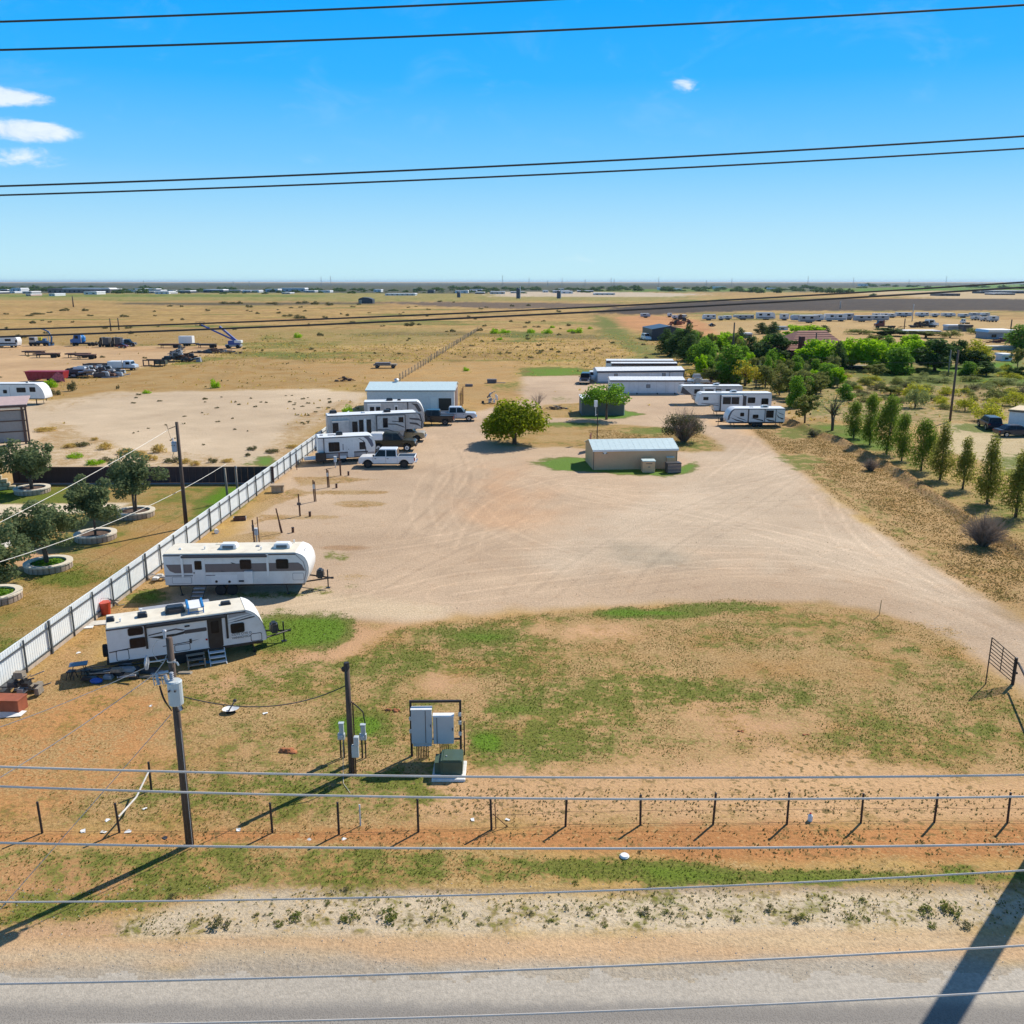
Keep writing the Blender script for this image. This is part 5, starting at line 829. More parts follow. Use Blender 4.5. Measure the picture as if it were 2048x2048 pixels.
# ------------------------------------------------------------------ utility poles
def pole(name, label, base, h, r0, r1, m=WOOD, lean=(0, 0), group=None, cat='utility pole'):
    o = thing(name, label, cat, (base.x, base.y, 0), 0, group)
    obj('pole', MB().tube([(0, 0, -.1), (lean[0] * .5, lean[1] * .5, h * .5), (lean[0], lean[1], h)], [r0, (r0 + r1) / 2, r1], 12), m, o, True); return o
def can(o, x, y, z, r=.23, h=.85, m=None):
    m = m or mat('transformer_grey', (.52, .56, .56), .4, var=.05, dirt=.1)
    c = obj('transformer', MB().cyl((x, y, z), (x, y, z + h), r, n=18), m, o, False, .02, 1); obj('lid', MB().cyl((x, y, z + h + .003), (x, y, z + h + .05), r * 1.06, r * .9, 18), m, c)
    b = MB(); b.cyl((x - r * .3, y, z + h + .05), (x - r * .3, y, z + h + .1), .06, n=8)
    for i in range(4): b.cyl((x - r * .3, y, z + h + .09 + i * .07), (x - r * .3, y, z + h + .125 + i * .07), .075, .045, 10)
    obj('bushing', b, CERAM, c); k = MB()
    for dx in (-.1, .1): k.cyl((x + dx, y - r - .05, z + h * .72), (x + dx, y - r + .01, z + h * .72), .035, n=8)
    obj('terminal', k, DGREY, c); return c
B = G(380, 1690); P1 = pole('transformer_pole', 'dark wooden utility pole with a pale grey transformer can in the left foreground', B, 7.72, .145, .105)
zof = lambda u, v, Y=B.y: AT(u, v, Y)
def rel(u, v, dy=0.0): p = AT(u, v, B.y + dy); return (p.x - B.x, p.y - B.y, p.z)
tb = rel(353, 1408, -.36); can(P1, tb[0], tb[1], tb[2], .235, .80)
obj('bracket', MB().box(.02, tb[0], tb[1] + .1, -.05, tb[2] + .3, tb[2] + .36).box(.02, tb[0], tb[1] + .1, -.05, tb[2] + .6, tb[2] + .66), DSTEEL, P1)
tp = rel(331, 1276); obj('top_insulator', MB().cyl((tp[0] - .02, 0, 7.7), (tp[0] - .02, 0, 7.95), .05, .06, 8).ell((tp[0] - .02, 0, 7.95), (.08, .08, .06), 8, 5), CERAM, P1)
a1, a2 = rel(336, 1343, -.1), rel(317, 1347, -.3); obj('cutout_arm', MB().tube([a1, a2], .05, 8), mat('blue_grey_fibreglass', (.38, .44, .50), .4), P1)
for (u, v, v2) in ((314, 1347, 1370), (331, 1350, 1368)):
    q0, q1 = rel(u - 2, v, -.3), rel(u + 4, v2, -.4); c_ = obj('fuse_cutout', MB().tube([q0, q1], .045, 8), CERAM, P1)
    k = MB()
    for i in range(5): f = (i + .5) / 5; c0 = Vector(q0).lerp(Vector(q1), f); d = (Vector(q1) - Vector(q0)).normalized(); k.cyl(c0 - d * .012, c0 + d * .012, .085, n=10)
    obj('skirt', k, CERAM, c_); obj('fuse_tube', MB().tube([(q0[0] - .1, q0[1] - .05, q0[2] - .02), (q1[0] - .12, q1[1] - .05, q1[2])], .018, 6), ALU, c_)
q0, q1 = rel(293, 1317, -.5), rel(293, 1334, -.5); ins = MB()
for i in range(5): f = i / 4; ins.cyl(Vector(q0).lerp(Vector(q1), f) + Vector((-.02, 0, 0)), Vector(q0).lerp(Vector(q1), f) + Vector((.03, 0, 0)), .16 - .03 * abs(i - 2), n=12)
obj('dead_end_insulator', ins, CERAM, P1); obj('insulator_link', MB().tube([rel(299, 1324, -.5), rel(316, 1322, -.3), rel(334, 1318, 0)], .025, 6), STEEL, P1)
obj('pole_band', MB().cyl((0, 0, rel(343, 1323)[2]), (0, 0, rel(343, 1323)[2] + .05), .135, n=14).tube([rel(348, 1324, -.1), rel(354, 1325, -.15), rel(357, 1331, -.15)], .03, 6), STEEL, P1)
jm = MB(); jm.tube([rel(330, 1277), rel(314, 1281, -.2), rel(306, 1294, -.25), rel(305, 1304, -.3), rel(310, 1314, -.3), rel(316, 1322, -.3), rel(328, 1326, -.2)], .012, 5)
jm.tube([rel(333, 1311), rel(329, 1322, -.2), rel(316, 1340, -.35), rel(306, 1352, -.4)], .013, 5); obj('jumper_wire', jm, ALU, P1)
jm = MB(); jm.tube([rel(319, 1372, -.4), rel(323, 1388, -.3), rel(329, 1402, -.25), rel(341, 1418, -.16)], .022, 6); jm.tube([rel(320, 1372, -.4), rel(327, 1394, -.3), rel(334, 1408, -.25), rel(343, 1422, -.16)], .018, 6); jm.tube([rel(362, 1408, -.3), rel(366, 1418, -.2), rel(352, 1425, -.16)], .018, 6); obj('secondary_cable', jm, DKWIRE, P1)
obj('service_bracket', MB().cyl(rel(358, 1412, -.2), rel(363, 1420, -.2), .06, n=8), CERAM, P1)
gd = MB(); gd.tube([(.12, -.08, .0), (.11, -.07, 4.5)], .012, 5); obj('ground_wire', gd, ALU, P1)
def cable(name, label, p, q, sag, r, m, n=14):
    p, q = Vector(p), Vector(q); o = obj(name, MB().tube([p.lerp(q, i / n) - Vector((0, 0, sag * 4 * (i / n) * (1 - i / n))) for i in range(n + 1)], r, 5), m); return tag(o, label, 'cable')
cable('guy_wire', 'bright guy wire slanting from the transformer pole to the ground at the left edge', AT(342, 1429, B.y - .1), G(-30, 1853), .0, .0115, ALU)
cable('span_wire', 'thin pale wire from the transformer pole fuse arm toward the lower left edge', AT(312, 1346, B.y - .3), AT(-260, 1700, 21.5), .25, .013, ALU)
cable('span_wire', 'thin grey wire from the left hand insulator across the trailer shadow', AT(291, 1335, B.y - .5), AT(-300, 1540, 25.0), .3, .011, ALU)
# middle service pole with meter boxes, joined to the transformer pole by a drooping cable
B2 = G(704, 1546); P2 = pole('service_pole', 'short brown service pole carrying grey meter boxes, left of the cabinet rack', B2, 4.7, .125, .10)
r2 = lambda u, v, dy=0.0: tuple(AT(u, v, B2.y + dy) - Vector((B2.x, B2.y, 0)))
cable('service_drop', 'dark drooping cable between the transformer pole and the service pole', AT(362, 1392, B.y - .2), AT(692, 1371, B2.y), .62, .02, DKWIRE)
BOXG = mat('meter_box_grey', (.50, .55, .56), .4, .1, var=.05)
q = r2(711, 1512, -.15); obj('meter_box', MB().box(q[0] - .12, q[0] + .15, -.30, -.13, q[2], q[2] + .52), BOXG, P2, False, .015, 1); obj('meter_box', MB().box(q[0] - .02, q[0] + .17, -.34, -.13, q[2] + .523, q[2] + .9), BOXG, P2, False, .015, 1)
cd = MB(); cd.tube([(.17, -.05, 0), (.17, -.05, 3.1)], .03, 6).tube([(.06, -.14, 0), (.06, -.14, 1.0)], .03, 6); obj('conduit', cd, RUST, P2); cd = MB(); cd.tube([(.1, 0, 3.1), (.3, -.02, 2.95), (.55, -.05, 2.7), (.62, -.05, 2.2)], .025, 6); obj('drip_loop', cd, DKWIRE, P2)
obj('weatherhead', MB().cyl((0, -.05, 4.55), (0, -.05, 4.78), .13, .1, 10).ell((-.12, -.05, 4.5), (.09, .05, .12), 8, 5), DSTEEL, P2)
obj('wire_tail', MB().tube([(-.35, 0, 0.02), (-.3, 0, 1.2), (-.28, 0, 1.5)], .012, 5).tube([(-.35, 0, .03), (-.2, -.8, .03), (.2, -1.5, .03)], .01, 5), ALU, P2)
for (u, v, lab, hh) in ((686, 1515, 'grey meter pedestal standing left of the service pole', 1.55), (729, 1516, 'grey meter pedestal standing right of the service pole', 1.5)):
    p = G(u, v); o = thing('meter_pedestal', lab, 'meter pedestal', (p.x, p.y, 0), 0, 'meter pedestals')
    obj('post', MB().cyl((-.08, 0, 0), (-.08, 0, .95), .035, n=8).cyl((.06, 0, 0), (.06, 0, .9), .03, n=8), DSTEEL, o); obj('box', MB().box(-.16, .12, -.1, .08, .85, 1.1), BOXG, o, False, .01, 1)
    obj('meter', MB().cyl((-.03, -.16, 1.0), (-.03, -.1, 1.0), .075, n=12), LAMP, o); obj('upper_box', MB().box(-.09, .09, -.09, .06, 1.103, hh), BOXG, o, False, .01, 1); obj('lid', MB().box(-.11, .11, -.11, .07, hh + .003, hh + .04), BOXG, o)
# cabinet rack
a, rz, L = span(824, 1512, 922, 1511, 0); o = thing('cabinet_rack', 'two tall grey electrical cabinets hung in a black steel frame', 'electrical rack', (a.x, a.y, 0), rz)
ht = AT(816, 1403, a.y).z; FR = .045
obj('frame', MB().box(-FR, FR, -FR, FR, 0, ht - FR), DSTEEL, o); obj('frame', MB().box(L - FR, L + FR, -FR, FR, 0, ht - FR), DSTEEL, o); obj('top_rail', MB().box(-FR, L + FR, -FR, FR, ht - FR + .002, ht + FR), DSTEEL, o)
zb = AT(830, 1488, a.y - .3).z; obj('cross_rail', MB().box(FR + .002, L - FR - .002, -.03, .03, zb + .02, zb + .09), DSTEEL, o); obj('brace', MB().box(L + .12, L + .17, .02, .07, 0, ht * .62), DSTEEL, o)
GC = mat('cabinet_grey', (.47, .52, .56), .4, .1, var=.04, dirt=.1, sc=1.5); sc = L / 98
for (u0, u1, v0, v1, nm) in ((826, 866, 1421, 1488, 'cabinet'), (869, 909, 1435, 1489, 'cabinet')):
    x0, x1 = (u0 - 824) * sc, (u1 - 824) * sc; zt = AT(u0, v0, a.y - .35).z; z0 = AT(u0, v1, a.y - .35).z
    c = obj(nm, MB().box(x0, x1, -.34, -.05, z0, zt), GC, o, False, .015, 1); obj('lid', MB().box(x0 - .02, x1 + .02, -.36, -.03, zt + .003, zt + .035), TRIMW, c)
    xs = x0 + (x1 - x0) * (.70 if u0 < 850 else .18); obj('door_seam', MB().box(xs - .012, xs + .012, -.352, -.342, z0 + .03, zt - .03), DGREY, c); obj('latch', MB().box(x1 - .06, x1 - .03, -.37, -.342, (z0 + zt) / 2, (z0 + zt) / 2 + .12), DGREY, c)
    obj('gutter_box', MB().box(x0 + .05, x1 - .02, -.26, -.08, z0 - .16, z0 - .003), GC, c) if u0 < 850 else None
    n = 8 if u0 < 850 else 5
    for i in range(n): xx = x0 + (x1 - x0) * ((.22 + .56 * i / (n - 1)) if u0 < 850 else (.3 + .4 * i / (n - 1))); obj('conduit', MB().cyl((xx, -.17, 0), (xx, -.17, z0 - .003 - (.16 if u0 < 850 else 0)), .022, n=6), DSTEEL, o)
for x_, z_ in ((-.0, ht * .68), (-.0, ht * .45), (L - .02, ht * .75), (L - .02, ht * .6), (L - .02, ht * .4)): obj('junction_box', MB().box(x_ - .06, x_ + .06, -.14, -.05, z_, z_ + .14), BOXG, o)
# pad mounted transformer
a, rz, L = span(877, 1551, 925, 1551, .12); o = thing('pad_transformer', 'dark green pad mounted transformer on a white concrete pad', 'transformer box', (a.x, a.y, 0), 0)
GRN = mat('transformer_green', (.055, .095, .065), .45, var=.08); obj('pad', MB().box(-.25, L + .12, -.30, 1.15, 0, .12), mat('white_concrete', (.66, .65, .62), .8), o, False, .02, 1)
obj('tank', MB().prism([(.04, .123), (L, .123), (L, .76), (.14, .76), (.04, .70)], .0, .95), GRN, o, False, .04, 2); obj('door_panel', MB().box(.16, L - .04, -.02, -.003, .16, .70), GRN, o, False, .01, 1); obj('side_fin', MB().box(-.16, .037, .1, .8, .123, .62), GRN, o); obj('padlock', MB().cyl((.3, .35, .762), (.3, .35, .80), .03, n=8), STEEL, o)
# roadside wire fence
FP = [(84.6, 1666), (239, 1665), (545, 1666), (678, 1669.6), (836.7, 1663.7), (983, 1659), (1131, 1652.6), (1280.6, 1650), (1426, 1649), (1573.7, 1648), (1721.7, 1645.7), (1868.4, 1644.4), (2014.5, 1645.7), (2160, 1646), (2306, 1646), (-75, 1667), (-235, 1668)]
o = thing('wire_fence', 'low wire fence of thin dark posts along the red soil by the road', 'fence', tuple(G(900, 1660)))
O_ = o.location
post_me = None
for i, (u, v) in enumerate(FP):
    p = G(u, v) - O_; h = 1.22 + .06 * math.sin(i * 5)
    if post_me is None:
        q = obj('post', MB().cyl((0, 0, -.1), (0, 0, 1.22), .042, n=8).ell((0, 0, 1.22), (.048, .048, .03), 8, 4), DSTEEL, o); post_me = q.data
    else: q = link(bpy.data.objects.new('post', post_me), o)
    q.location = p; q.rotation_euler = (random.uniform(-.03, .03), random.uniform(-.03, .03), 0); q.scale = (1, 1, h / 1.22)
FPS = sorted(FP); wm = MB()
for z in (.08, .6):
    for (p, q) in zip(FPS[:-1], FPS[1:]):
        if z > .5 and p[0] < 900: continue
        p, q = G(*p, 0) - O_, G(*q, 0) - O_; p.z = q.z = z; wm.tube([p, p.lerp(q, .5) - Vector((0, 0, .05)), q], .006, 4)
obj('fence_wire', wm, RUST, o)['kind'] = 'stuff'
o = thing('fence_brace', 'corner fence post with a pale pipe brace left of the transformer pole', 'fence brace', tuple(G(303, 1580))); O_ = o.location
obj('post', MB().cyl((0, 0, -.05), (0, 0, 1.2), .045, n=8), DSTEEL, o); p = AT(237, 1634, G(239, 1665).y + .05) - O_; obj('brace_pipe', MB().tube([(0, 0, .85), Vector((0, 0, .85)).lerp(p, .5) + Vector((.05, 0, -.18)), p], .035, 8), mat('pale_pipe', (.62, .58, .52), .4), o)
o = thing('broken_post', 'bent thin post with a fallen brace just right of a fence post', 'fence post', tuple(G(992, 1657))); obj('post', MB().tube([(0, 0, -.05), (-.02, 0, .6), (-.04, .02, 1.0)], .018, 5), RUST, o); obj('brace', MB().tube([(-.1, -.05, .62), (.4, .1, .02)], .016, 5), RUST, o)
o = thing('marker_post', 'thin pale marker stake in the grass behind the wire fence', 'marker', tuple(G(721, 1651))); obj('stake', MB().box(-.025, .025, -.01, .01, 0, .75), mat('pale_grey_plastic', (.55, .58, .58), .5), o); obj('cap', MB().box(-.03, .03, -.015, .015, .753, .85), TRIMW, o)
o = thing('survey_stake', 'leaning wooden survey stake at the edge of the dirt drive on the right', 'stake', tuple(G(1758, 1231))); obj('stake', MB().tube([(0, 0, -.05), (.05, 0, .95)], .025, 5), mat('raw_wood', (.42, .3, .14), .8), o); obj('flag', MB().box(.04, .06, -.01, .0, .7, .94), mat('raw_wood', (.42, .3, .14)), o)
# tubular gate and the pipe rail beside it
gl, gr = G(1971, 1369), G(2025, 1369); o = thing('farm_gate', 'tall rusty tubular farm gate standing open at the right edge', 'gate', tuple(gl)); d = (gr - gl); Lg = d.length; o.rotation_euler = (0, 0, math.atan2(d.y, d.x))
ztop = AT(1979, 1275, gl.y).z; 
zr = AT(2030, 1317, gr.y).z; zl2 = AT(1975, 1323, gl.y).z
for i in range(8): dz_ = i * (ztop - zl2) / 7; obj('bar', MB().tube([(0, 0, ztop - dz_), (Lg, 0, zr - dz_)], .022, 6), DSTEEL, o)
obj('stile', MB().tube([(0, 0, 0), (0, 0, ztop)], .028, 6), DSTEEL, o); obj('stile', MB().tube([(Lg * .48, .03, (zl2 + zr - ztop + zl2) / 2), (Lg * .48, .03, (ztop + zr) / 2)], .022, 6), DSTEEL, o); obj('gate_post', MB().cyl((Lg, 0, -.1), (Lg, 0, zr + .05), .08, n=12), DSTEEL, o); obj('latch', MB().cyl((Lg + .1, -.05, zr * .45), (Lg + .1, .05, zr * .45), .06, n=8), DSTEEL, o)
o = thing('pipe_rail', 'dark pipe rail fence running from the gate post off the right edge', 'fence', tuple(gr)); q0 = Vector((.10, -.05, zr * .85)); q1 = G(2110, 1470, 1.25) - gr
obj('rail', MB().tube([q0, q1, q1 + (q1 - q0) * .3], .055, 8), DSTEEL, o)
for f in (.55, 1.2): q = q0 + (q1 - q0) * f; obj('post', MB().cyl((q.x, q.y, -.1), (q.x, q.y, q.z), .06, n=8), DSTEEL, o)
# ------------------------------------------------------------------ white corrugated fence
F0, F1 = G(-150, 1500), G(640, 893); F0 = F1 + (G(0, 1385) - F1) * 1.22
dF = (F1 - F0); F1 = F1 + dF * .22; dF = F1 - F0; LF = dF.length; ang = math.atan2(dF.y, dF.x)
o = thing('corrugated_fence', 'long white corrugated sheet fence with dark posts along the left of the yard', 'fence', tuple(F0), ang); NP = int(LF / 2.35); w_ = LF / NP; HF = 1.75
mb = MB(); nr = 12
for i in range(nr):
    x0 = w_ * i / nr; x1 = w_ * (i + .62) / nr; x2 = w_ * (i + .72) / nr; x3 = w_ * (i + .9) / nr; x4 = w_ * (i + 1) / nr
    P = [(x0, .0), (x1, .0), (x2, .013), (x3, .013), (x4, .0)]
    for (xa, ya), (xb, yb) in zip(P[:-1], P[1:]): mb.add([(xa, ya, .22), (xb, yb, .22), (xb, yb, HF), (xa, ya, HF), (xa, ya + .01, .22), (xb, yb + .01, .22), (xb, yb + .01, HF), (xa, ya + .01, HF)], [(0, 1, 2, 3), (7, 6, 5, 4), (3, 2, 6, 7)])
FW = mat('white_corrugated_sheet', (.84, .89, .89), .45, .1, var=.07, dirt=.2, dcol=(.40, .36, .3), sc=1.2)
pm = obj('sheet_panel', mb, FW, o).data; pr_ = obj('post', MB().box(-.035, .035, -.12, -.05, 0, HF - .02), mat('slate_post', (.06, .075, .085), .5), o); fb = obj('base_board', MB().box(0.02, w_ - .02, -.06, -.01, .0, .2), mat('pale_footing', (.46, .39, .32), .85), o); ra = obj('rail', MB().box(.037, w_ - .037, -.10, -.05, HF - .32, HF - .26).box(.037, w_ - .037, -.10, -.05, .27, .33), mat('slate_post', (.06, .075, .085)), o)
for i in range(1, NP + 1):
    for nm, me in (('sheet_panel', pm), ('post', pr_.data), ('base_board', fb.data), ('rail', ra.data)):
        if i == NP and nm != 'post': continue
        q = link(bpy.data.objects.new(nm, me), o); q.location = (w_ * i, 0, 0)
        if nm == 'sheet_panel': q.rotation_euler = (random.uniform(-.012, .012), 0, 0)
        if nm == 'post' and i % 5 == 3: q.scale = (1.9, 1.2, 1.06)
obj('cap_flashing', MB().box(0, LF, .0, .05, HF + .003, HF + .03), FW, o)
# dark board wall behind the neighbour's lawn
a, rz, L = span(27, 968, 549, 967, 0); o = thing('board_wall', 'dark brown board wall closing off the far side of the lawn', 'wall', (a.x, a.y, 0), rz); hw2 = AT(300, 934, a.y).z; NB = 40
DBR = mat('dark_brown_boards', (.055, .03, .03), .8, var=.2, sc=1.5); bm_ = obj('board', MB().box(.01, L / NB - .01, 0, .06, .1, hw2 - .06), DBR, o)
for i in range(1, NB): q = link(bpy.data.objects.new('board', bm_.data), o); q.location = (L * i / NB, random.uniform(-.012, .012), 0)
obj('top_rail', MB().box(0, L, -.03, .09, hw2 - .057, hw2), mat('brown_rail', (.17, .11, .085), .7), o); obj('kerb', MB().box(0, L, -.25, -.02, 0, .1), mat('grey_kerb', (.22, .22, .24), .85), o)
p = G(14, 980); o = thing('stone_wall', 'pale field stone retaining wall end at the left edge below the barn', 'wall', (p.x - 1.5, p.y - .5, 0), .35); STN = mat('field_stone', (.48, .40, .27), .85, var=.2, sc=3); k = 0
for r_ in range(6):
    for c_ in range(7):
        x0 = -2.6 + c_ * .72 + (r_ % 2) * .3; w2 = .66 + random.uniform(-.1, .05)
        if x0 < 1.8 - r_ * .22: obj('stone', MB().box(x0, x0 + w2, random.uniform(-.06, .06), .5, r_ * .36 + .01, r_ * .36 + .34), STN, o, False, .05, 1)
# ------------------------------------------------------------------ poles behind
def simple_pole(u, v, vt, label, r0=.13, r1=.09, m=WOOD, group=None):
    p = G(u, v); return pole('utility_pole', label, p, AT(u, vt, p.y).z, r0, r1, m, (0, 0), group)
o = simple_pole(373, 1056, 844, 'dark wooden pole with a small transformer rising behind the white fence', .16, .12); p = o.location; h = AT(352, 844, p.y).z
tz = AT(360, 893, p.y).z - .4; can(o, -.32, -.1, tz, .2, .75, mat('transformer_bluegrey', (.36, .40, .46), .4)); obj('cutout', MB().tube([(-.15, 0, h - .35), (-.7, -.1, h - .55), (-.75, -.1, h - .2)], .03, 6).tube([(-.7, -.1, h - .55), (-.55, -.1, h - 1.2), (-.4, -.1, tz + .9)], .012, 5), DSTEEL, o); obj('cable_loop', MB().tube([(-.35, -.2, tz), (-.5, -.3, tz - .4), (-.2, -.25, tz - .8), (0, -.17, tz - 1.0)], .02, 5), DKWIRE, o)
lp = Vector((p.x, p.y, 0))
p = G(456, 1006); o1 = pole('utility_pole', 'left one of the two short grey posts behind the white fence', p, 3.15, .11, .09, GWOOD, (-.05, 0), 'pair of short posts'); p = G(463, 1004); o2 = pole('utility_pole', 'right one of the two short grey posts behind the white fence', p + Vector((.35, .8, 0)), 3.1, .11, .09, GWOOD, (0, 0), 'pair of short posts')
obj('insulator', MB().cyl((.1, -.1, 2.9), (.1, -.1, 3.05), .05, n=8), CERAM, o2)
cable('span_wire', 'upper pale wire over the lawn from the dark pole toward the left edge', AT(336, 860, lp.y), AT(-150, 1118, 46), .25, .02, mat('cream_wire', (.6, .57, .5), .5)); cable('span_wire', 'lower pale wire over the lawn passing above the planter trees', AT(398, 893, lp.y + 4) if False else AT(452, 928, G(456, 1006).y), AT(-150, 1166, 44), .9, .022, mat('cream_wire', (.6, .57, .5)))
simple_pole(1899.5, 843, 700, 'tall dark utility pole standing among the shrubs on the right', .17, .13); p = G(1899.5, 843)
cable('span_wire', 'thin wire from the tall right hand pole across the bright trees', (p.x, p.y, AT(1909, 725, p.y).z), AT(1560, 700, 215), 1.0, .03, DKWIRE)
simple_pole(1464, 730, 645, 'dark pole among the trees at the back of the yard', .2, .16); simple_pole(1628, 730, 666, 'dark pole in front of the red roofed house', .18, .15); simple_pole(2019, 676, 639, 'dark pole beside the grey shed far right', .25, .2); simple_pole(1824, 643, 608, 'pale light pole over the trailer storage row', .3, .2, ALU); simple_pole(1808, 660, 637, 'short dark pole by the maroon truck', .2, .2); simple_pole(1680, 618, 602, 'thin pale pole in the ploughed dark field', .3, .2, ALU); simple_pole(1896, 752, 700, 'wooden pole with white hardware beside the tall right hand pole', .15, .12, GWOOD)
simple_pole(147, 614, 592, 'lone dark pole in the far golden field at the left', .5, .35); simple_pole(222, 662, 637, 'left one of the twin poles behind the parked trucks', .25, .2, group='twin poles'); simple_pole(238, 660, 636, 'right one of the twin poles behind the parked trucks', .25, .2, group='twin poles')
# lamp pole behind the tan building
p = G(1194, 884); o = thing('lamp_pole', 'dark lamp pole with a white floodlight head behind the tan building', 'lamp pole', (p.x, p.y, 0)); hz = AT(1190, 822, p.y).z; obj('pole', MB().cyl((0, 0, 0), (0, 0, hz), .055, n=8), DSTEEL, o); obj('upper_pole', MB().cyl((-.25, 0, hz - .6), (-.25, 0, hz + .5), .035, n=8).tube([(0, 0, hz - .5), (-.25, 0, hz - .4)], .03, 6), TRIMW, o); obj('floodlight', MB().box(-.45, -.05, -.15, .1, hz - .1 + .6, hz + 1.3), TRIMW, o, False, .03, 1)
# ------------------------------------------------------------------ hookup posts in the yard
BLUEP = mat('blue_white_post', (.40, .52, .62), .5)
for i, (u, v, vt, kind, lab) in enumerate(((509, 1087, 1040, 'rust', 'left of the two rusty posts just behind the taupe banded trailer'), (519, 1087, 1034, 'thin', 'right of the two rusty posts just behind the taupe banded trailer'), (563, 1066, 1017, 'bent', 'bent rusty hookup post nearest the taupe banded trailer'), (600, 1032, 988, 'box', 'hookup post with a small cross box, second from the near trailer row'), (629, 1003, 960, 'twin', 'doubled rusty hookup post by the concrete bench'), (656, 975, 938, 'twin', 'doubled rusty hookup post fourth from the white pickup'), (681, 951, 905, 'box', 'rusty hookup post right in front of the white pickup nose'), (594, 940, 908, 'thin', 'thin dark post at the fence left of the small trailer'))):
    p = G(u, v); h = AT(u, vt, p.y).z; o = thing('hookup_post', lab, 'hookup post', (p.x, p.y, 0), random.uniform(-.2, .2), 'hookup posts between the trailer pads')
    if kind == 'bent': obj('post', MB().tube([(0, 0, -.05), (-.1, 0, .5), (-.18, 0, 1.2), (-.32, 0, h)], .055, 6).tube([(.05, .05, 0), (-.05, .05, .5), (-.22, .05, h * .7)], .045, 6), RUST, o)
    else: obj('post', MB().cyl((0, 0, -.05), (-.04, 0, h), .06 if kind != 'thin' else .04, n=8), RUST, o)
    if kind == 'twin': obj('post', MB().cyl((.12, .05, 0), (.07, .05, h * .93), .05, n=8), RUST, o); obj('outlet_box', MB().box(-.06, .1, -.12, -.05, h * .6, h * .8), BOXG, o)
    if kind == 'box': obj('outlet_box', MB().box(-.16, .16, -.1, -.045, h * .5, h * .62), DGREY, o); obj('conduit', MB().cyl((.08, -.05, 0), (.06, -.05, h * .5), .025, n=6), RUST, o)
    if kind == 'rust': obj('outlet_box', MB().box(-.08, .08, -.13, -.055, h * .55, h * .8), DGREY, o)
for u, v, hh, lab in ((514, 1083, 1.0, 'pale blue hookup pedestal between two rusty posts behind the taupe trailer'), (671, 935, 1.15, 'pale blue hookup pedestal before the small grey trailer')):
    p = G(u, v); o = thing('hookup_pedestal', lab, 'hookup pedestal', (p.x, p.y, 0)); obj('post', MB().box(-.05, .05, -.05, .05, 0, hh * .5), STEEL, o); obj('box', MB().box(-.13, .13, -.1, .1, hh * .503, hh), BLUEP, o, False, .02, 1); obj('lid', MB().box(-.14, .14, -.12, .12, hh + .003, hh + .05), TRIMW, o)
for u, v, lab in ((697, 951, 'short dark stub post right of the hookup post by the white pickup'), (673, 976, 'short dark stub right of a doubled hookup post'), (620, 1033, 'short dark stub right of the cross box hookup post'), (586, 1065, 'stubby grey block right of the bent hookup post')):
    p = G(u, v); o = thing('stub_post', lab, 'stub post', (p.x, p.y, 0), random.random(), 'short stubs between the trailer pads'); obj('stub', MB().cyl((0, 0, -.02), (0, 0, .38), .1, n=10), RUST, o); obj('cap', MB().cyl((0, 0, .383), (0, 0, .42), .115, n=10), DSTEEL, o)
p = G(556, 984); o = thing('stone_table', 'tan concrete slab table by the white fence', 'table', (p.x, p.y, 0), .1); TS = mat('tan_stone', (.42, .31, .2), .85, var=.12); obj('slab', MB().box(-.65, .65, -.4, .5, .6, .72), TS, o, False, .02, 1); obj('support', MB().box(-.55, .38, -.28, .3, 0, .597), TS, o); obj('support', MB().box(.42, .56, -.3, .4, 0, .597), TS, o)
p = G(480, 1040); o = thing('planter_tray', 'low dark open box by the white fence near the rusty posts', 'box', (p.x, p.y, 0), .2)
obj('side', MB().box(-.5, .5, -.3, -.26, 0, .28).box(-.5, .5, .26, .3, 0, .28), RUST, o); obj('side', MB().box(-.5, -.46, -.257, .257, 0, .28).box(.46, .5, -.257, .257, 0, .28), GREY, o); obj('bottom', MB().box(-.455, .455, -.255, .255, 0, .03), BLACK, o)
p = G(433, 1066); o = thing('utility_bucket', 'white bucket lying by the fence behind the taupe trailer', 'bucket', (p.x, p.y, 0), .4); obj('bucket', MB().cyl((0, -.2, .17), (0, .2, .17), .17, .14, 12), TRIMW, o); obj('rim', MB().cyl((0, -.23, .17), (0, -.203, .17), .185, n=12), TRIMW, o)
# ------------------------------------------------------------------ trees, shrubs and grass
def leaf_mesh(name, C, R, n, size, seed, m, up=.7, thin=1.0, shell=.55):
    """n small leaf cards spread through clumps with centres C and radii R (k,3)"""
    r = np.random.default_rng(seed); C = np.array(C); R = np.array(R); wgt = (R.prod(1)) ** .6; k = r.choice(len(C), n, p=wgt / wgt.sum())
    d = r.normal(size=(n, 3)); d /= np.linalg.norm(d, axis=1)[:, None]; rad = shell + (1 - shell) * r.random(n) ** .6; rad = np.where(r.random(n) < .25, r.random(n), rad)
    P = C[k] + d * R[k] * rad[:, None]
    nrm = d * .6 + r.normal(size=(n, 3)) * .7; nrm[:, 2] += up; nrm /= np.linalg.norm(nrm, axis=1)[:, None]
    t = np.cross(nrm, r.normal(size=(n, 3))); t /= np.linalg.norm(t, axis=1)[:, None]; b = np.cross(nrm, t)
    s = size * (.6 + .8 * r.random(n))[:, None]; V = np.stack([P - t * s * .5, P + b * s * .32 * thin + nrm * s * .08, P + t * s * .5, P - b * s * .32 * thin + nrm * s * .08], 1).reshape(-1, 3)
    return quads(name, V, n, m)
